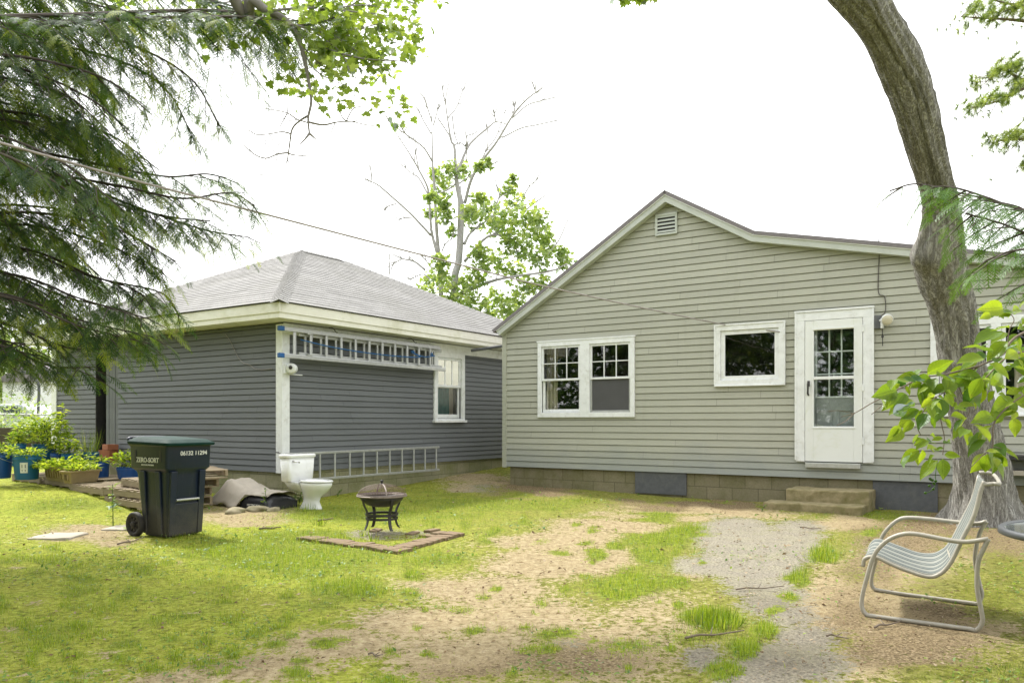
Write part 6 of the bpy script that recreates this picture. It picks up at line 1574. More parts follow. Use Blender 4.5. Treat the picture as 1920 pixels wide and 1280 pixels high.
for pts, a, b, dd in (
 ([(490, 720), (520, 610), (570, 520), (640, 430), (720, 300), (790, 220), (865, 165)], 13, 3, -1.5), ([(455, 570), (500, 460), (540, 410), (610, 350), (640, 330), (690, 340)], 12, 3, 1), ([(670, 405), (760, 360), (830, 345), (935, 322)], 5, 2, -1), ([(720, 310), (790, 250), (850, 230), (930, 210)], 4, 2, .6),
 ([(410, 310), (450, 260), (480, 180), (505, 120)], 5, 2, .5), ([(400, 250), (385, 180), (390, 150)], 4, 2, 0), ([(360, 310), (410, 385), (425, 420)], 3, 5, 0), ([(440, 440), (470, 430), (495, 445), (500, 400), (535, 385)], 5, 2, 0), ([(430, 300), (440, 380), (455, 430)], 4, 3, 0),
 ([(333, 330), (300, 230), (278, 190)], 5, 2, 0), ([(340, 345), (365, 255)], 4, 2, 0), ([(328, 385), (290, 320), (262, 265)], 5, 2, .3), ([(335, 520), (290, 450), (220, 400), (190, 365)], 7, 2, -.8), ([(300, 458), (240, 410), (165, 360), (118, 320)], 5, 2, -.4),
 ([(318, 700), (310, 640), (270, 560), (230, 490), (165, 390)], 9, 2, -.6), ([(270, 555), (258, 500), (255, 450)], 4, 2, 0), ([(320, 690), (270, 600), (240, 580), (180, 530)], 7, 2, .6), ([(358, 960), (330, 850), (320, 700)], 13, 9, 0),
 ([(328, 875), (230, 770), (130, 680), (70, 630), (10, 605)], 9, 2, -1.2), ([(160, 722), (120, 735), (100, 755)], 3, 2, 0), ([(240, 792), (200, 790), (168, 803)], 3, 2, 0), ([(40, 620), (42, 580), (35, 548)], 2, 1.5, 0),
 ([(488, 1000), (600, 880), (700, 890), (760, 980)], 12, 3, -1), ([(488, 915), (520, 860), (600, 800), (700, 740)], 12, 4, 1), ([(480, 1150), (600, 1100), (700, 1075), (900, 1045), (980, 1010)], 15, 4, -1.5), ([(300, 1040), (250, 1000), (190, 985), (140, 962)], 9, 2, 0), ([(190, 985), (150, 1010), (135, 1040)], 4, 2, 0), ([(330, 1090), (290, 1060), (240, 1080), (225, 1090)], 5, 2, 0),
 ([(880, 975), (940, 900), (980, 810)], 4, 1.5, 0), ([(770, 690), (800, 640), (840, 600)], 3, 1.5, 0), ([(640, 730), (655, 680), (640, 630)], 3, 1.5, 0), ([(780, 755), (830, 715), (880, 680)], 3, 1.5, 0), ([(560, 530), (600, 440), (596, 330)], 4, 2, 0), ([(640, 330), (632, 290)], 3, 1.5, 0), ([(700, 330), (730, 270), (720, 220)], 3, 1.5, 0), ([(590, 470), (640, 400), (680, 290)], 3, 1.5, .5),
 ([(380, 950), (400, 910), (430, 890)], 6, 3, 0), ([(128, 1060), (128, 990)], 3, 1.5, 0), ([(340, 1040), (300, 990), (280, 970)], 4, 2, 0), ([(452, 620), (430, 640), (400, 660), (370, 670)], 8, 3, 0), ([(456, 630), (500, 600), (560, 560), (620, 535)], 6, 2, 0), ([(500, 520), (500, 450)], 4, 2, 0), ([(860, 165), (835, 190), (825, 170)], 2, 1.2, 0), ([(468, 700), (468, 640)], 12, 6, 0)):
    b5(pts, a, b, 23, dd)
rt = random.Random(5)
for Pq, rs in list(br[2:]):
    for k in range(rt.randint(2, 5)):
        i = rt.randrange(len(Pq) // 3, len(Pq)); a = Pq[i]; tdir = (Pq[min(i + 1, len(Pq) - 1)] - Pq[max(0, i - 1)]).normalized()
        v = (tdir + Vector((rt.gauss(0, .5), rt.gauss(0, .5), rt.gauss(.25, .4)))).normalized() * rt.uniform(.15, .5)
        br.append(([a, a + v * .5 + Vector((0, 0, .02)), a + v], [.016, .013, .010]))
twig_mesh(br, 'limb', 'bark_grey', dt, 8)
cl5 = [(380, 640, 60), (420, 560, 50), (330, 690, 30), (345, 570, 35), (480, 560, 40), (600, 530, 28), (560, 545, 25), (400, 780, 50), (380, 720, 35), (430, 850, 30), (560, 700, 40), (600, 740, 60), (540, 790, 60), (510, 760, 40), (700, 650, 40), (740, 710, 40), (722, 600, 22), (680, 790, 70), (780, 780, 70), (850, 800, 50), (640, 830, 50), (820, 860, 70), (890, 930, 40), (760, 920, 70), (700, 900, 50), (580, 1000, 60), (650, 990, 60), (840, 980, 60), (960, 990, 50), (960, 950, 30), (720, 1050, 60), (550, 1080, 70), (480, 1100, 50), (380, 1060, 50), (330, 1080, 50), (300, 1150, 50), (420, 1150, 60), (520, 1190, 70), (640, 1180, 60), (740, 1190, 60), (850, 1100, 50), (600, 1250, 60), (700, 1230, 50), (790, 1120, 50), (320, 770, 25), (560, 960, 45), (880, 880, 40), (370, 1000, 40), (480, 1260, 80), (560, 1320, 90), (680, 1300, 80)]
leaf_cloud('crown', MAPLE, 'far_leaf', dt, [c5(x, y, 23 + rt.uniform(-1.1, 1.1))[:] for x, y, r_ in cl5], [r_ * S5 * 1.15 for x, y, r_ in cl5], [int(r_ * 2.3) for x, y, r_ in cl5], .15, .6)
# low green behind the roofs
# ------------------------------------------------------------------ pine at the top right
pn = thing('pine_tree', (11.6, 11.5, 0), "pine boughs with tufted pale needles poking in at the top right corner", 'tree')
trunk_mesh([(11.6, 11.5, -.1), (11.6, 11.5, 4), (11.6, 11.5, 9), (11.6, 11.5, 13)], [.32, .26, .18, .05], 'trunk', 'bark', pn)
tv, tf = [], []
rp = random.Random(8)
for i in range(70):
    v = Vector((rp.gauss(0, .6), rp.gauss(.55, .5), rp.gauss(0, .6))).normalized(); s_ = v.orthogonal().normalized() * .028; b = len(tv)
    tv += [(-s_)[:], s_[:], (v * rp.uniform(.7, 1.1))[:]]; tf.append((b, b + 1, b + 2))
pt_, pP, pD = [], [], []
for pts in ([(2250, 90), (2050, 60), (1920, 40), (1860, 35), (1802, 32)], [(2250, 10), (2050, 25), (1950, 15), (1880, 5), (1840, -10)], [(2250, 220), (2050, 175), (1930, 165), (1870, 190), (1812, 205)], [(2200, 190), (2020, 160), (1920, 150), (1880, 130), (1848, 155)], [(2200, 300), (2050, 270), (1950, 262), (1900, 262), (1868, 266)], [(2200, 350), (2060, 330), (1960, 312), (1925, 305)]):
    c = [at(x, y, 11.5) for x, y in pts]; Pq = bez([Vector((11.6, 11.5, c[0].z + .1))] + c, 10); pt_.append((Pq, lerp_list([.05, .006], len(Pq))))
    for i in range(12, len(Pq), 1):
        for k in range(4):
            v = Vector((rp.gauss(0, .09), rp.gauss(0, .22), rp.gauss(.02, .05))); p = Pq[i] + v; pP.append(p[:]); pD.append((v + (Pq[i] - Pq[i - 1]).normalized() * .18 + Vector((0, 0, .06)))[:])
            if k == 0: pt_.append(([Pq[i], p], [.006, .004]))
twig_mesh(pt_, 'branch', 'twig', pn)
pP, pD = np.array(pP), np.array(pD); U_ = np.tile([0.1, .2, 1.0], (len(pP), 1))
scatter_mesh('crown', np.array(tv), np.array(tf), aim_mats(pD, U_, .085 + .05 * rng.random(len(pP))), pP, M['pine'], pn)
# ------------------------------------------------------------------ cherry sapling at the right
ch = thing('cherry_sapling', (2.15, 2.85, 0), "leafy cherry branch with large glossy green leaves hanging at the right edge", 'shrub')
cb = []
def c4(x, y, d): return at(1640 + x / 3.368, 560 + y / 3.368, d)
cb.append((bez([(2.15, 2.85, -.05), (2.1, 2.82, .8), c4(1120, 130, 2.75)], 8), lerp_list([.016, .011], 17)))
def cbr(pts, r0, d0=2.65, d1=2.6):
    Pq = bez([c4(x, y, d0 + (d1 - d0) * i / (len(pts) - 1)) for i, (x, y) in enumerate(pts)], 6); cb.append((Pq, lerp_list([r0, .0013], len(Pq)))); return Pq
cb1 = cbr([(1120, 130), (960, 205), (870, 260), (780, 370), (660, 425), (520, 530), (440, 590), (380, 625)], .0055, 2.75, 2.5)
cb2 = cbr([(660, 425), (540, 455), (440, 478), (350, 490), (270, 510), (200, 545), (130, 580), (40, 628), (-30, 665), (-125, 720), (-210, 745)], .004, 2.6, 2.5)
cb3 = cbr([(385, 615), (405, 700), (425, 800), (440, 880), (430, 985)], .002, 2.5, 2.5)
cb4 = cbr([(1120, 300), (940, 335), (820, 380), (720, 480), (640, 560)], .004, 2.6, 2.45)
cb5 = cbr([(1120, 560), (960, 600), (820, 700), (750, 800), (745, 930), (690, 980), (610, 1060)], .003, 2.5, 2.4)
cb6 = cbr([(-125, 720), (-180, 770), (-240, 800)], .0016); cb7 = cbr([(-140, 722), (-230, 705), (-290, 712)], .0012); cb8 = cbr([(130, 585), (60, 660), (-20, 730)], .0013); cb9 = cbr([(740, 930), (800, 945), (860, 962)], .0015, 2.4, 2.4)
cbr([(780, 370), (830, 330), (850, 200), (880, 130), (830, 70)], .002, 2.7, 2.7); cbr([(380, 625), (300, 720), (270, 800), (290, 860)], .0018, 2.5, 2.5); cbr([(520, 530), (560, 620), (600, 700), (560, 790)], .0018, 2.55, 2.5)
twig_mesh(cb, 'branch', 'twig', ch, 7)
LV = [(810, 65, 640, 58), (830, 75, 862, 140), (870, 80, 940, 48), (760, 105, 690, 112), (880, 100, 800, 60), (900, 190, 960, 160), (850, 185, 735, 165), (830, 215, 715, 275), (800, 215, 600, 265), (720, 290, 640, 300), (700, 350, 590, 390), (840, 270, 690, 400), (880, 280, 960, 350), (690, 380, 520, 380), (640, 390, 530, 430), (720, 410, 920, 520), (820, 380, 960, 300), (900, 380, 960, 440), (610, 430, 480, 510), (600, 450, 400, 540), (560, 470, 540, 570), (650, 440, 570, 580), (700, 480, 832, 590), (680, 500, 590, 640), (740, 520, 860, 550), (660, 520, 700, 640), (700, 560, 640, 680), (760, 580, 700, 660), (830, 600, 940, 560), (880, 640, 730, 740), (900, 640, 960, 700), (860, 660, 780, 720), (830, 620, 750, 690), (520, 540, 400, 545), (470, 560, 350, 590), (450, 600, 500, 680), (440, 590, 560, 620), (400, 620, 480, 660), (380, 620, 300, 660), (360, 630, 280, 700), (340, 560, 250, 600), (300, 530, 210, 560), (270, 510, 420, 540), (250, 510, 200, 590), (200, 540, 100, 520), (190, 550, 240, 620), (130, 575, 60, 655), (140, 580, 0, 610), (120, 600, 90, 700), (200, 600, 120, 680), (240, 640, 60, 720), (250, 680, 140, 700), (280, 700, 150, 760), (240, 770, 160, 870), (230, 760, 130, 820), (170, 820, 85, 900), (300, 700, 250, 820), (330, 720, 280, 840), (360, 720, 470, 770), (340, 740, 420, 850), (410, 720, 340, 750), (440, 760, 500, 830), (480, 740, 620, 745), (500, 700, 600, 690), (520, 680, 640, 660), (560, 760, 470, 850), (550, 800, 490, 890), (580, 820, 600, 935), (640, 810, 750, 885), (620, 800, 720, 810), (700, 760, 570, 770), (740, 740, 620, 770), (820, 730, 740, 760), (880, 750, 895, 890), (430, 880, 330, 890), (330, 890, 260, 940), (330, 930, 390, 960), (300, 950, 290, 1050), (280, 955, 135, 1050), (430, 1010, 440, 1180), (400, 1020, 265, 1135), (440, 985, 550, 990), (400, 960, 350, 930), (730, 980, 760, 1080), (750, 975, 850, 1075), (690, 990, 600, 1120), (700, 965, 820, 955), (940, 560, 1000, 640), (930, 180, 1000, 240), (910, 420, 820, 430), (960, 480, 900, 540), (960, 650, 1010, 720), (780, 600, 860, 640), (640, 600, 560, 560), (600, 610, 660, 700), (350, 860, 420, 890), (300, 900, 240, 930), (480, 880, 520, 900)]
rc = random.Random(4); P_, D_, U_, S_, rn_ = [], [], [], [], []
for bx, by, tx, ty in LV:
    d = 2.5 + rc.uniform(-.14, .16); a = c4(bx, by, d); b = c4(tx, ty, d + rc.uniform(-.05, .03)); v = b - a
    P_.append(a[:]); D_.append(v.normalized()[:]); S_.append(v.length * rc.uniform(.68, .95)); u = Vector((rc.gauss(0, .45), rc.gauss(-.75, .4), rc.gauss(.75, .35))); U_.append(u.normalized()[:]); rn_.append(min(1, max(0, rc.gauss(.62, .25))))
for bx, by, tx, ty in LV:
    for c_ in range(1 if rc.random() < .8 else 0):
        d = 2.5 + rc.uniform(-.25, .2); ox, oy = rc.gauss(0, 34), rc.gauss(-8, 34)
        a = c4(bx + ox, by + oy, d); b = c4(bx + ox + (tx - bx) * .7 + rc.gauss(0, 26), by + oy + (ty - by) * .7 + rc.gauss(0, 20), d + rc.uniform(-.05, .05)); v = b - a
        P_.append(a[:]); D_.append(v.normalized()[:]); S_.append(min(.07, max(.03, v.length * .8))); u = Vector((rc.gauss(0, .5), rc.gauss(-.45, .5), rc.gauss(.9, .35))); U_.append(u.normalized()[:]); rn_.append(min(1, max(0, rc.gauss(.5, .28))))
for Pq in (cb1, cb2[:40], cb4, cb5):
    for k in range(12):
        i = rc.randrange(len(Pq) // 6, len(Pq)); a = Pq[i]; v = Vector((rc.gauss(0, .5), rc.gauss(0, .6), rc.gauss(-.35, .35))).normalized()
        P_.append((a + v * .02)[:]); D_.append(v[:]); S_.append(rc.uniform(.05, .095)); U_.append(Vector((rc.gauss(0, .5), rc.gauss(-.3, .5), 1)).normalized()[:]); rn_.append(min(1, max(0, rc.gauss(.45, .25))))
scatter_mesh('foliage', *OVAL, aim_mats(np.array(D_), np.array(U_), np.array(S_)), np.array(P_), M['cherry'], ch, np.array(rn_), True, True)
mb = MB()
for x, y in ((355, 1140), (375, 1165), (345, 1180), (350, 1135), (385, 1150), (320, 1225), (370, 1200), (365, 1145)): mb.lathe([(0, -.0045), (.0035, -.003), (.005, 0), (.0035, .003), (0, .0045)], c4(x, y, 2.48), 8)
cbq = [c4(400, 1010, 2.49), c4(385, 1100, 2.49), c4(380, 1180, 2.48), c4(350, 1215, 2.48), c4(320, 1225, 2.48)]; mb.tube(bez(cbq, 4), .0012, 4)
mb.build('berry', M['weed'], ch, smooth=True)
# ------------------------------------------------------------------ woodland behind the photographer (mirrored in the panes) and trees far left
def leafy_tree(name, loc, h, cr, n, size, mat, label, group=None, trunk_r=.22, low=.32):
    t = thing(name, loc, label, 'tree', group); L0 = Vector(loc)
    trunk_mesh([L0 + Vector((0, 0, -.1)), L0 + Vector((.1, 0, h * .3)), L0 + Vector((0, .15, h * .6)), L0 + Vector((.1, 0, h * .92))], [trunk_r, trunk_r * .8, trunk_r * .5, .04], 'trunk', 'bark', t, 12)
    C, Rr, Nn = [], [], []; mbq = []
    for k in range(26):
        f = random.random(); z = h * (low + (.98 - low) * f); rad = cr * math.sin(math.pi * min(1, .18 + .8 * f)) * random.uniform(.45, 1); a = random.uniform(0, 6.28)
        c = L0 + Vector((rad * math.cos(a), rad * math.sin(a), z)); C.append(c[:]); Rr.append(cr * random.uniform(.25, .42)); Nn.append(n // 26)
        mbq.append(([L0 + Vector((0, .1, z * .8)), c.lerp(L0 + Vector((0, 0, z)), .4) + Vector((0, 0, -.1)), c], [.05, .03, .012]))
    twig_mesh(mbq, 'branch', 'twig', t, 6); leaf_cloud('crown', LEAFT, mat, t, C, Rr, Nn, size, .6); return t
for i, (x, y, h_, cr) in enumerate(((-13.5, 5.5, 11, 3.9), (-20, 9, 12, 4.2), (-9, -4, 11, 3.6), (-4.5, -8.5, 12, 4), (1, -13, 12, 4.2))):
    leafy_tree('broadleaf_tree', (x, y, 0), h_, cr, 3400, .36, 'shade_leaf', "dark leafy tree of the wood mirrored in the storm door glass", "woodland behind the yard", .26, .06)
for i, (x, y) in enumerate(((-12, 4.5), (-16.5, 8.5), (-8.2, -1.6), (-11.5, .5), (-5, -5))):
    leafy_tree('broadleaf_tree', (x, y, 0), 5.2, 3.0, 3400, .30, 'shade_leaf', "low dark leafy tree at the edge of the wood mirrored in the window panes", "understorey beside the yard", .12, .02)
leafy_tree('broadleaf_tree', (at(20, 790, 48).x, 48, 0), 6.2, 3.6, 4200, .34, 'far_leaf', "pale rounded tree far off beyond the grey green car")
leafy_tree('broadleaf_tree', (at(-60, 790, 40).x, 40, 0), 6.5, 3.4, 4200, .34, 'far_leaf', "pale bushy tree at the far left edge beyond the street")
leafy_tree('broadleaf_tree', (at(108, 790, 56).x, 56, 0), 5.5, 3.4, 3400, .36, 'far_leaf', "pale rounded tree just left of the garage's white corner")
for k, (px, d, r_, lab) in enumerate(((8, 19.5, .9, "bright green bush at the left edge behind the timber wall"), (62, 20.2, .55, "small bright bush behind the timber wall by the lamp post"), (30, 24.5, .9, "pale green bush in front of the grey green car"))):
    c = at(px, 800, d); herb('bush', lab, 'bush', Vector((c.x, c.y, .3)), r_ * (1, 1, 1.6)[k], r_, (1.15, .95, 1.9)[k], 1300, .13, 'far_leaf', None, .2, 12)
# ================================================================== ground
def vnoise(x, y, s, k=0):
    """cheap smooth value noise, vectorised"""
    x = x * s + 37.1 * k; y = y * s - 11.7 * k; xi, yi = np.floor(x), np.floor(y); fx, fy = x - xi, y - yi
    fx, fy = fx * fx * (3 - 2 * fx), fy * fy * (3 - 2 * fy)
    h = lambda a, b: np.modf(np.abs(np.sin(a * 127.1 + b * 311.7 + k * 17.3) * 43758.5453))[0]
    return (h(xi, yi) * (1 - fx) + h(xi + 1, yi) * fx) * (1 - fy) + (h(xi, yi + 1) * (1 - fx) + h(xi + 1, yi + 1) * fx) * fy
def fbm(x, y, s, k=0, o=4): return sum(vnoise(x, y, s * 2 ** i, k + i) * .5 ** (i + 1) for i in range(o)) / (1 - .5 ** o)
def blobs(px, py, L):
    m = np.zeros_like(px)
    for cx, cy, rx, ry, w in L: m = np.maximum(m, w * np.exp(-(((px - cx) / rx) ** 2 + ((py - cy) / ry) ** 2) * .9))
    return m
DIRT = [(1130, 985, 130, 20, 1), (1050, 1015, 120, 22, 1), (1030, 1055, 150, 30, 1), (900, 1105, 150, 32, 1), (780, 1165, 170, 34, 1), (640, 1210, 160, 34, 1), (480, 1250, 140, 32, 1), (330, 1275, 110, 25, .9), (960, 1160, 170, 50, .8), (870, 1225, 220, 60, .85), (470, 962, 120, 24, .95), (170, 1003, 95, 18, .9), (215, 1020, 70, 14, .8), (1330, 958, 190, 14, 1), (1560, 1130, 90, 70, .8), (1690, 1090, 110, 60, .9), (1740, 1180, 160, 50, .9), (1620, 1240, 130, 50, .6), (1860, 1050, 60, 60, .6), (1250, 1150, 120, 50, .6), (1150, 1230, 170, 60, .7), (900, 905, 90, 16, .9), (1600, 980, 120, 12, .7), (1300, 1075, 50, 20, .6), (1820, 985, 110, 12, .8), (300, 980, 110, 16, .7)]
GRASSL = [(700, 1022, 60, 5, .6), (560, 1050, 170, 36, 1), (650, 1105, 80, 22, 1), (420, 1030, 90, 22, .9), (560, 1010, 120, 16, .8), (1180, 1095, 75, 24, 1), (1280, 995, 60, 12, 1), (1230, 1015, 60, 16, 1), (1220, 1050, 40, 18, .9), (1270, 1095, 30, 20, .8), (1160, 1115, 40, 12, 1), (1160, 1028, 22, 8, 1), (1115, 1040, 22, 8, 1), (1050, 1035, 30, 7, .8), (1020, 1010, 30, 7, .5), (1540, 1040, 32, 18, 1), (1500, 1080, 22, 14, 1), (1480, 1115, 22, 14, 1), (1455, 1145, 22, 14, .9), (1440, 1185, 26, 16, 1), (1410, 1220, 26, 16, 1), (1370, 1260, 34, 18, 1), (1335, 1162, 48, 14, 1), (930, 1105, 14, 9, 1), (785, 1080, 26, 10, .9), (775, 1110, 24, 10, .8), (615, 1168, 12, 8, .9), (555, 1198, 14, 7, .8), (540, 1265, 30, 14, .8), (820, 1045, 60, 16, .7), (700, 965, 260, 22, .7), (860, 940, 200, 16, .75), (1000, 945, 160, 10, .6), (1070, 940, 60, 8, .6), (1230, 965, 50, 8, .9), (1640, 968, 90, 9, .7), (1640, 1000, 30, 8, .8), (1050, 1195, 60, 16, .7), (1020, 1220, 50, 14, .6), (1190, 1215, 70, 18, .6), (90, 1190, 90, 24, .6), (170, 1140, 60, 16, .5), (120, 950, 120, 16, .7), (380, 1090, 120, 30, .4), (850, 1140, 30, 8, .5), (1010, 1130, 18, 8, .6), (1430, 950, 14, 8, .7), (1300, 1200, 90, 20, .4)]
_rg = random.Random(31)
GRASSL += [(_rg.uniform(-20, 760), _rg.uniform(1020, 1280), _rg.uniform(9, 34), _rg.uniform(5, 12), _rg.uniform(.55, 1)) for _ in range(85)] + [(_rg.uniform(760, 1330), _rg.uniform(960, 1280), _rg.uniform(6, 18), _rg.uniform(4, 8), _rg.uniform(.6, 1)) for _ in range(46)]
DIRT += [(_rg.uniform(-20, 700), _rg.uniform(1020, 1270), _rg.uniform(8, 30), _rg.uniform(3, 8), _rg.uniform(.5, .8)) for _ in range(34)]
ASPH = [(1460, 1110, 70, 26, .9), (1490, 1150, 60, 26, .85), (1510, 1190, 70, 30, .9), (1400, 1090, 60, 20, .8), (700, 1003, 70, 14, .7), (790, 1005, 50, 8, .6), (1340, 1000, 60, 22, 1), (1500, 985, 60, 14, .9), (1400, 1060, 120, 26, 1), (1500, 1040, 50, 20, .9), (1440, 1090, 70, 20, .9), (1400, 1110, 60, 16, .7), (1560, 1250, 60, 40, .7), (1400, 1020, 110, 34, 1), (1330, 1055, 80, 24, 1), (1470, 1010, 80, 26, 1), (1380, 985, 90, 18, .9), (1440, 1130, 60, 36, .8), (1490, 1240, 100, 40, 1), (1430, 1275, 90, 22, 1), (1330, 1235, 60, 26, .8), (1520, 1150, 50, 25, .5), (1060, 1215, 70, 20, .45), (1660, 1030, 50, 16, .6), (900, 915, 70, 9, .5)]
MOSS = [(1780, 1100, 140, 30, .8), (1850, 1140, 70, 40, .9), (1750, 1260, 120, 24, .7), (1880, 1080, 60, 60, .8), (1300, 1270, 60, 12, .5), (1620, 1080, 60, 14, .5)]
DUFF = [(1640, 1070, 90, 40, .7), (1600, 1150, 80, 40, .7), (1700, 1020, 120, 60, .8), (1800, 980, 140, 30, 1), (1880, 1020, 80, 60, .8), (1700, 1210, 180, 60, .8), (1600, 1110, 90, 40, .5), (1560, 1180, 90, 60, .6), (1780, 1150, 90, 26, .9), (1490, 1240, 110, 50, .8), (1440, 1130, 80, 30, .6), (1330, 1235, 70, 30, .7), (1100, 1240, 200, 40, .7), (880, 1255, 160, 26, .6), (1330, 948, 220, 10, .9), (1000, 915, 120, 16, .8), (440, 1240, 160, 26, .5), (620, 1180, 160, 20, .4), (1640, 990, 80, 14, .6)]
def duff_mask(px, py): return blobs(px, py, DUFF)
def masks(x, y):
    z = gz(x, y); yy = np.maximum(y, .8); px = 960 + F * x / yy; py = HZ + F * (H - z) / yy
    px = px + 60 * (fbm(x, y, 1.6, 3) - .5) * (8 / (yy + 2)); py = py + 34 * (fbm(x, y, 1.9, 8) - .5)
    near = smooth(19, 15, y)
    return blobs(px, py, DIRT) * near, blobs(px, py, GRASSL) * near, blobs(px, py, ASPH) * near, blobs(px, py, MOSS) * near, px, py
def grid(x0, x1, y0, y1, s):
    xs = np.arange(x0, x1 + s / 2, s); ys = np.arange(y0, y1 + s / 2, s); X, Y = np.meshgrid(xs, ys); nx, ny = len(xs), len(ys)
    i = np.arange(nx * ny).reshape(ny, nx); Fq = np.stack([i[:-1, :-1], i[:-1, 1:], i[1:, 1:], i[1:, :-1]], -1).reshape(-1, 4)
    return X.ravel(), Y.ravel(), Fq
X, Y, Fq = grid(-14, 11, 1.0, 19, .05)
D0, G0, A0_, M0, PX_, PY_ = masks(X, Y); D0 = np.clip(D0 * .88 + .10 * smooth(650, 1100, PX_) * smooth(955, 1000, PY_) * (1 - .6 * G0) + .08 + .42 * (fbm(X, Y, .8, 91) - .5), 0, 1.1); U0 = duff_mask(PX_, PY_)
Z = gz(X, Y) + .022 * (fbm(X, Y, 3.5, 2) - .5) * smooth(1.0, 2.5, Y) + .010 * (fbm(X, Y, 14, 5) - .5) + .012 * (M0 + G0 * .6) - .006 * A0_
ed = smooth(0, .6, X + 14) * smooth(0, .6, 11 - X) * smooth(0, .4, Y - 1.0) * smooth(0, .6, 19 - Y)
Z = Z * ed + gz(X, Y) * (1 - ed)
def ground_mat():
    t = NT('yard_moss_dirt_and_worn_asphalt'); co = t.coord('Object')
    def attr(n): a = t.n('Attribute', _attribute_name=n); return a.outputs['Fac']
    nA = t.noise(co, 2.6, 8, .68, .3); nB = t.noise(co, 11, 7, .7); nC = t.noise(co, 55, 5, .65); nF = t.noise(co, 22, 6, .7); nD = t.noise(co, 190, 3, .6); nE = t.noise(co, .6, 4, .5)
    mm = t.math('ADD', t.math('MULTIPLY', nB, .45), t.math('MULTIPLY', nF, .55))
    moss = t.ramp(mm, [(.34, (.085, .085, .02)), (.44, (.205, .215, .038)), (.54, (.30, .31, .055)), (.68, (.46, .44, .15))])
    moss = t.mix(t.ramp(nA, [(.45, (0, 0, 0)), (.7, (.6,) * 3)]), moss, t.mix(1, moss, (.72, .95, .6), 'MULTIPLY'))
    moss = t.mix(t.ramp(nC, [(.5, (0, 0, 0)), (.68, (.6,) * 3)]), moss, (.30, .24, .12))
    moss = t.mix(t.ramp(nC, [(.33, (.75,) * 3), (.45, (0, 0, 0))]), moss, (.06, .06, .015))
    moss = t.mix(attr('sun_lift'), moss, t.mix(1, moss, (1.28, 1.38, .85), 'MULTIPLY'))  # painted sunlight: moss colour raised on the left to offset the hemlock's shade
    moss = t.mix(attr('moss'), moss, t.mix(1, moss, (.60, .63, .36), 'MULTIPLY'))
    dirt = t.ramp(mm, [(.36, (.255, .195, .105)), (.50, (.43, .345, .20)), (.64, (.56, .47, .30))])
    dirt = t.mix(t.ramp(nC, [(.5, (0, 0, 0)), (.7, (.55,) * 3)]), dirt, (.30, .22, .115))
    asp = t.ramp(nC, [(.34, (.19, .175, .145)), (.5, (.34, .31, .245)), (.66, (.47, .43, .34))])
    asp = t.mix(t.ramp(nA, [(.45, (0, 0, 0)), (.75, (.6,) * 3)]), asp, (.44, .42, .27))
    vor = t.n('TexVoronoi'); vor.inputs['Scale'].default_value = 120; t.l(co, vor.inputs['Vector'])
    asp = t.mix(t.ramp(vor.outputs['Distance'], [(.1, (.55,) * 3), (.45, (0, 0, 0))]), asp, (.17, .16, .14))
    gr = t.ramp(mm, [(.38, (.08, .11, .018)), (.5, (.20, .25, .03)), (.64, (.33, .37, .06))])
    def edge(a, lo, hi, w=.9):
        mixn = t.math('ADD', t.math('MULTIPLY', nA, .16), t.math('ADD', t.math('MULTIPLY', nB, .22), t.math('ADD', t.math('MULTIPLY', nF, .30), t.math('MULTIPLY', nC, .32))))
        s_ = t.math('ADD', a, t.math('MULTIPLY', t.math('SUBTRACT', mixn, .5), w * 4.2)); return t.ramp(s_, [(lo, (0, 0, 0)), (hi, (1, 1, 1))])
    dsum = t.math('ADD', attr('dirt'), t.math('MULTIPLY', t.math('SUBTRACT', nE, .55), .5))
    col = t.mix(edge(dsum, .44, .53), moss, dirt)
    duff = t.ramp(nC, [(.36, (.09, .065, .035)), (.5, (.24, .18, .10)), (.64, (.40, .32, .19))])
    col = t.mix(edge(attr('duff'), .42, .54), col, duff)
    asp = t.mix(t.math('MULTIPLY', attr('duff'), .8), asp, t.mix(1, asp, (.54, .52, .47), 'MULTIPLY'))
    col = t.mix(edge(attr('asphalt'), .42, .52, .75), col, asp)
    col = t.mix(t.mix(1, edge(attr('moss'), .4, .6), (.85,) * 3, 'MULTIPLY'), col, moss)
    col = t.mix(edge(attr('lawn'), .44, .55), col, gr)
    deb = t.ramp(nD, [(.58, (0, 0, 0)), (.68, (.5,) * 3)]); col = t.mix(deb, col, (.14, .095, .05))
    lit = t.ramp(nD, [(.25, (.5,) * 3), (.36, (0, 0, 0))]); col = t.mix(lit, col, (.50, .43, .32))
    hgt = t.math('ADD', t.math('ADD', t.math('MULTIPLY', nC, 1.0), t.math('MULTIPLY', nD, .5)), t.math('MULTIPLY', mm, 2.4))
    return t.finish(col, .95, t.bump(hgt, .85, .03), 0, .12)
M['ground'] = ground_mat()
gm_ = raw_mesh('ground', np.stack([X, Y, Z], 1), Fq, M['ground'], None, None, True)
for n_, a_ in (('dirt', D0), ('lawn', G0), ('asphalt', A0_), ('moss', M0), ('duff', U0), ('sun_lift', smooth(1150, 500, PX_) * (.6 + .8 * fbm(X, Y, .7, 17)))):
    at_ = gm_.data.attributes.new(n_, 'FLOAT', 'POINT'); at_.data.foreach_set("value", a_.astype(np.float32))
tag(gm_, kind='structure')
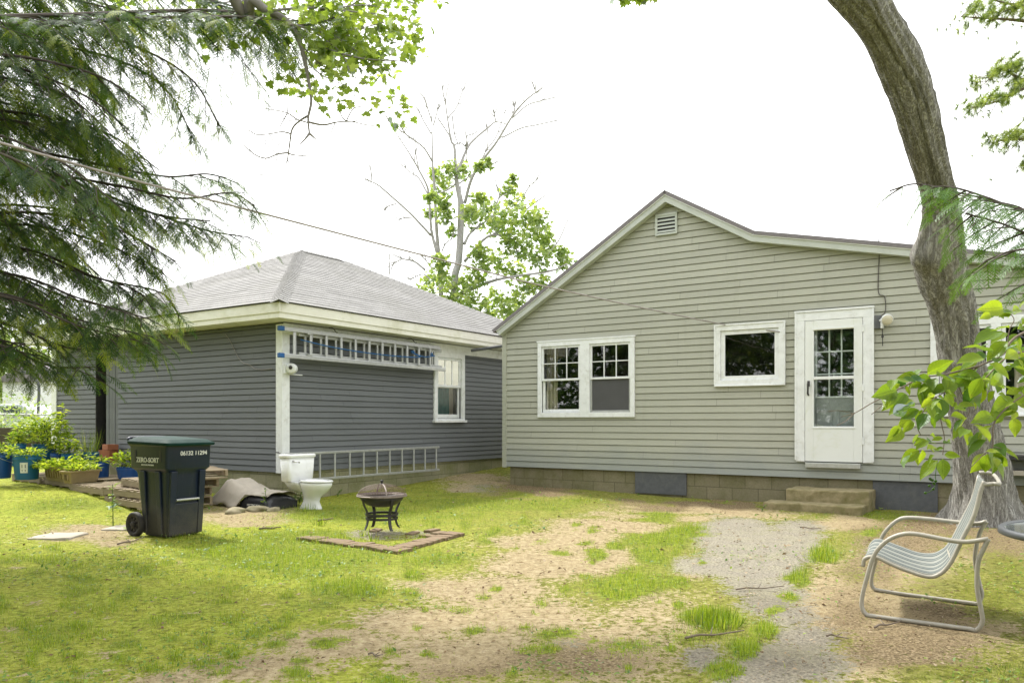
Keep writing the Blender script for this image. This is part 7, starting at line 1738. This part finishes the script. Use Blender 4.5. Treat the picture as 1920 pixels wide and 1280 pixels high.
# the land beyond, one sheet with a hole for the yard
def far_mat():
    t = NT('far_grassland'); co = t.coord('Object'); n1 = t.noise(co, .4, 8, .7); n2 = t.noise(co, 6, 6, .7)
    col = t.mix(.5, t.ramp(n1, [(.3, (.14, .17, .05)), (.7, (.26, .27, .09))]), t.ramp(n2, [(.3, (.12, .15, .04)), (.7, (.28, .26, .11))]))
    return t.finish(col, .95, t.bump(n2, .5, .05), 0, .1)
BIG = 400; Vf, Ff = [], []
xs = sorted(set([-BIG, -60, -30] + list(np.linspace(-14, 11, 51)) + [30, 60, BIG])); ys = sorted(set([-BIG, -40, -10] + list(np.linspace(1, 19, 37)) + [40, 80, BIG]))
Xf, Yf = np.meshgrid(xs, ys); Zf = gz(Xf, np.minimum(Yf, 19)) ; Zf = np.where(Yf < 1, gz(Xf, 1.0), Zf)
i = np.arange(Xf.size).reshape(Xf.shape); keep = []
for r_ in range(len(ys) - 1):
    for c_ in range(len(xs) - 1):
        if xs[c_] >= -14.001 and xs[c_ + 1] <= 11.001 and ys[r_] >= .999 and ys[r_ + 1] <= 19.001: continue
        keep.append((i[r_, c_], i[r_, c_ + 1], i[r_ + 1, c_ + 1], i[r_ + 1, c_]))
o = raw_mesh('terrain', np.stack([Xf.ravel(), Yf.ravel(), Zf.ravel()], 1), np.array(keep), far_mat()); tag(o, kind='structure')
mb = MB(); mb.add([(-120, 28, .256), (60, 28, .256), (60, 33, .256), (-120, 33, .256)], [(0, 1, 2, 3)]); M['road'] = plain('pale_asphalt_road', (.22, .22, .22), (.18, .18, .18), 3, .9, .4, 60)
o = mb.build('road', M['road']); tag(o, kind='structure')
# ------------------------------------------------------------------ grass, moss shoots, litter
def in_obstacle(x, y):
    hu = (x + .14) * A_[0] + (y - 14.44) * A_[1]; hn = -(x + .14) * .5495 - (y - 14.44) * .8355
    m = (hn < .03) & (hu > .05)
    ga = (x + 3.49) * -.8355 + (y - 12) * .5495; gb = (x + 3.49) * .5494 + (y - 12) * .8356
    return m | ((ga > -.02) & (gb > -.02))
def sample(n, y0, y1, margin=.6):
    u = rng.random(n); y = 1 / (1 / y0 + u * (1 / y1 - 1 / y0)); x = (rng.random(n) * 2 - 1) * (.66 * y + margin); return x, y
n = 900000; x, y = sample(n, 2.6, 17)
D_, G_, A__, Mm, px, py = masks(x, y)
patch = fbm(x, y, 1.3, 21); fine = fbm(x, y, 5, 31)
dens = np.clip(.03 + 1.1 * G_ ** 1.3 * smooth(.30, .62, fine + .22 * G_) + .34 * smooth(.46, .66, patch) * smooth(.4, .65, fine) * (1 - D_) - .55 * A__ * (1 - G_) - .30 * D_ * (1 - G_), .004, 1)
keep = (rng.random(n) < dens * .55) & ~in_obstacle(x, y)
x, y, G_, D_, py = x[keep], y[keep], G_[keep], D_[keep], py[keep]; n = len(x)
print('blades', n)
clump = blobs(960 + F * x / y, HZ + F * (H - gz(x, y)) / y, [(1335, 1170, 52, 14, 1), (1540, 1045, 32, 18, .6), (1500, 1080, 20, 14, .4), (1440, 1185, 24, 16, .35), (1400, 1225, 26, 16, .35), (650, 1105, 70, 22, .30), (1290, 990, 40, 10, .3)])
hgt = (.014 + .022 * G_ + .026 * rng.random(n) ** 1.5) * (1 + 1.9 * clump) * np.clip(y / 5.5, .8, 1.5)
P = np.stack([x, y, gz(x, y) + .0], 1)
W = .10
BT = (np.array([[-.055, 0, 0], [.055, 0, 0], [0.0, 1, .25]]), np.array([[0, 1, 2]]))
Mx = rot_mats(rng.random(n) * 6.283, np.pi / 2 - np.abs(rng.normal(.45, .35, n)) * (1 - .4 * clump), rng.normal(0, .4, n), hgt)
Mx[:, :, 0] *= np.clip(.028 / hgt, .35, 1.3)[:, None]
rn = np.clip(.42 + .30 * G_ + rng.normal(0, .28, n) - .15 * clump + .25 * (fbm(x, y, .9, 51) - .5), 0, 1) 
g = scatter_mesh('grass', *BT, Mx, P, M['grass'], None, rn); tag(g, "short patchy grass over the yard", 'grass', kind='stuff')
# round weed leaves among the grass
n = 60000; x, y = sample(n, 3, 16); D_, G_, A__, Mm, px, py = masks(x, y)
keep = (rng.random(n) < np.clip(.10 + .5 * G_ - .3 * D_ - .3 * A__ + .6 * (fbm(x, y, 1.1, 77) > .58), .01, 1) * .35) & ~in_obstacle(x, y)
x, y = x[keep], y[keep]; n = len(x)
sz = .020 + .022 * rng.random(n)
g = scatter_mesh('clover', *LEAFT, rot_mats(rng.random(n) * 6.283, rng.normal(.35, .3, n), rng.normal(0, .3, n), sz * np.clip(y / 6, .8, 1.5)), np.stack([x, y, gz(x, y) + .012 + .02 * rng.random(n)], 1), M['weed'], None); tag(g, "small broad weed leaves in the grass", 'ground cover', kind='stuff')
# dry leaf litter and bits
n = 90000; x, y = sample(n, 2.6, 16); D_, G_, A__, Mm, px, py = masks(x, y)
keep = (rng.random(n) < np.clip(.22 + .25 * D_ + .3 * A__ - .2 * G_ + .35 * blobs(px, py, [(1820, 975, 130, 22, 1), (1690, 965, 90, 12, 1), (900, 910, 80, 14, 1), (1300, 945, 200, 8, .8), (1750, 1120, 200, 60, .5)]), .02, 1) * .42) & ~in_obstacle(x, y)
x, y = x[keep], y[keep]; n = len(x); sz = (.008 + .030 * rng.random(n) ** 2.5) * np.clip(y / 5, .7, 1.6)
g = scatter_mesh('leaf_litter', *LEAFT, rot_mats(rng.random(n) * 6.283, rng.normal(.1, .25, n), rng.normal(0, .35, n), sz), np.stack([x, y, gz(x, y) + .012], 1), M['litter'], None); tag(g, "dry leaf crumbs and debris on the bare ground", 'leaf litter', kind='stuff')
# sticks
sticks = [(486, 993, 527, 990, .012, "short dark stick on the bare soil right of the trash cart"), (596, 978, 625, 974, .011, "forked stick on the grass behind the brick pad"), (1380, 1108, 1470, 1102, .006, "thin curved twig across the middle of the worn path"), (1285, 1200, 1395, 1186, .008, "long dark twig in front of the grass clump on the path"), (1550, 1196, 1592, 1202, .007, "dark twig on the grey gravel left of the chair's front runner"), (220, 1022, 270, 1010, .009, "thin stick in front of the trash cart wheel"), (1640, 1180, 1690, 1168, .007, "bent twig under the chair"), (690, 1230, 718, 1232, .006, "small twig on the bare dirt at bottom centre"), (1500, 990, 1540, 993, .008, "thin stick lying between the path and the doorstep")]
for k, (a, b, c, d, r_, lab) in enumerate(sticks):
    p, q = ground_at(a, b), ground_at(c, d); mid = p.lerp(q, .5) + Vector((random.uniform(-.03, .03), random.uniform(-.05, .05), .012)); p.z += .014; q.z += .016
    mb = MB(); Pq = bez([p, p.lerp(mid, .5) + Vector((0, .012, .006)), mid, mid.lerp(q, .6) + Vector((0, -.015, .004)), q], 5); mb.tube(Pq, lerp_list([r_, r_ * .5], len(Pq)), 6)
    v = (q - p); mb.tube([Pq[9], Pq[9] + v * .22 + Vector((-v.y, v.x, .05)) * .25], [r_ * .6, r_ * .3], 5)
    o = mb.build('stick', M['twig'], None, smooth=True, loc=p); tag(o, lab, 'stick')
# weeds standing at the walls and among the props
def at_g(px, py): return ground_at(px, py)
for px, py, h_, n_, s_, lab in ((212, 985, .50, 26, .10, "tall thin weed in front of the pallet stack"), (497, 955, .30, 26, .07, "leafy weed in front of the black soil bag"), (560, 950, .32, 40, .07, "leafy weed behind the toilet base"), (552, 940, .22, 30, .06, "low weed between the soil bag and the toilet"), (1428, 958, .10, 14, .04, "tiny weed at the lower doorstep corner"), (632, 930, .12, 20, .05, "low weed right of the toilet against the foundation")):
    stalk('weed', lab, at_g(px, py) - Vector((0, 0, .01)), h_, n_, s_, 'weed', random.uniform(-.05, .08))
for px, py, r_, h_, n_, lab in ((335, 1008, .16, .07, 90, "short grass tuft at the front foot of the trash cart"), (382, 1002, .10, .07, 60, "short grass tuft at the right foot of the trash cart"), (575, 958, .14, .11, 90, "grass tuft at the foot of the toilet base"), (1520, 968, .16, .05, 70, "thin grass tuft along the front of the lower doorstep"), (1785, 975, .18, .06, 60, "sparse grass tuft at the left root of the leaning tree"), (700, 905, .25, .12, 120, "tall shaded grass tuft against the garage foundation under the low ladder"), (1100, 940, .2, .07, 90, "low grass tuft in the shade below the double window"), (1335, 1168, .17, .10, 420, "dense grass clump standing on the worn path"), (682, 1004, .05, .12, 26, "grass tuft under the front left leg of the fire pit"), (700, 1018, .05, .14, 20, "yellowing grass blades among the near bricks"), (600, 985, .06, .13, 30, "grass tuft behind the left corner of the brick pad"), (640, 1012, .09, .09, 46, "grass tuft growing along the near brick row"), (600, 1018, .08, .10, 40, "grass tuft at the left end of the near brick row"), (1540, 1052, .13, .075, 240, "grass clump along the crack right of the path")):
    grass_tuft('grass_tuft', lab, 'grass', at_g(px, py), r_, h_, n_)
# ================================================================== camera, sky, sun
cam = bpy.data.cameras.new("camera"); co_ = bpy.data.objects.new("camera", cam); COL.objects.link(co_)
co_.location = (0, 0, H); co_.rotation_euler = (R(90), 0, 0)
cam.sensor_width = 36; cam.lens = 36 * F / 1920; cam.shift_y = (HZ - 640) / 1920; cam.clip_start = .05; cam.clip_end = 2000
scene.camera = co_
ELEV = R(52); sun_dir = Vector((-.64, .77, 0)).normalized()
w = bpy.data.worlds.new("World"); scene.world = w; w.use_nodes = True; nt = w.node_tree; nt.nodes.clear()
sky = nt.nodes.new('ShaderNodeTexSky'); sky.sky_type = 'NISHITA'; sky.sun_disc = False; sky.sun_elevation = ELEV
sky.sun_rotation = math.atan2(sun_dir.x, sun_dir.y); sky.air_density = 1.0; sky.dust_density = 5.0; sky.ozone_density = 1.0; sky.altitude = 0
hs = nt.nodes.new('ShaderNodeHueSaturation'); hs.inputs['Saturation'].default_value = .12; hs.inputs['Value'].default_value = 1.0
mx = nt.nodes.new('ShaderNodeMixRGB'); mx.inputs[0].default_value = .6; mx.inputs[2].default_value = (8.2, 8.25, 8.3, 1)   # thin bright overcast
bg = nt.nodes.new('ShaderNodeBackground'); bg.inputs['Strength'].default_value = .15
wo = nt.nodes.new('ShaderNodeOutputWorld')
nt.links.new(sky.outputs[0], hs.inputs['Color']); nt.links.new(hs.outputs[0], mx.inputs[1]); nt.links.new(mx.outputs[0], bg.inputs[0]); nt.links.new(bg.outputs[0], wo.inputs[0])
sl_ = bpy.data.lights.new("sun", 'SUN'); sl_.energy = 2.3; sl_.angle = R(5.0); sl_.color = (1, .95, .86)
so = bpy.data.objects.new("sun", sl_); COL.objects.link(so)
d = Vector((sun_dir.x * math.cos(ELEV), sun_dir.y * math.cos(ELEV), math.sin(ELEV)))
so.rotation_euler = (-d).to_track_quat('-Z', 'Y').to_euler(); so.location = d * 30
vs_ = scene.view_settings; vs_.view_transform = 'Standard'; vs_.look = 'None'; vs_.gamma = 1; vs_.exposure = 1.22
scene.cycles.max_bounces = 8; scene.cycles.transparent_max_bounces = 12; scene.cycles.diffuse_bounces = 4
try: scene.cycles.use_denoising = True
except Exception: pass
bpy.context.view_layer.update()
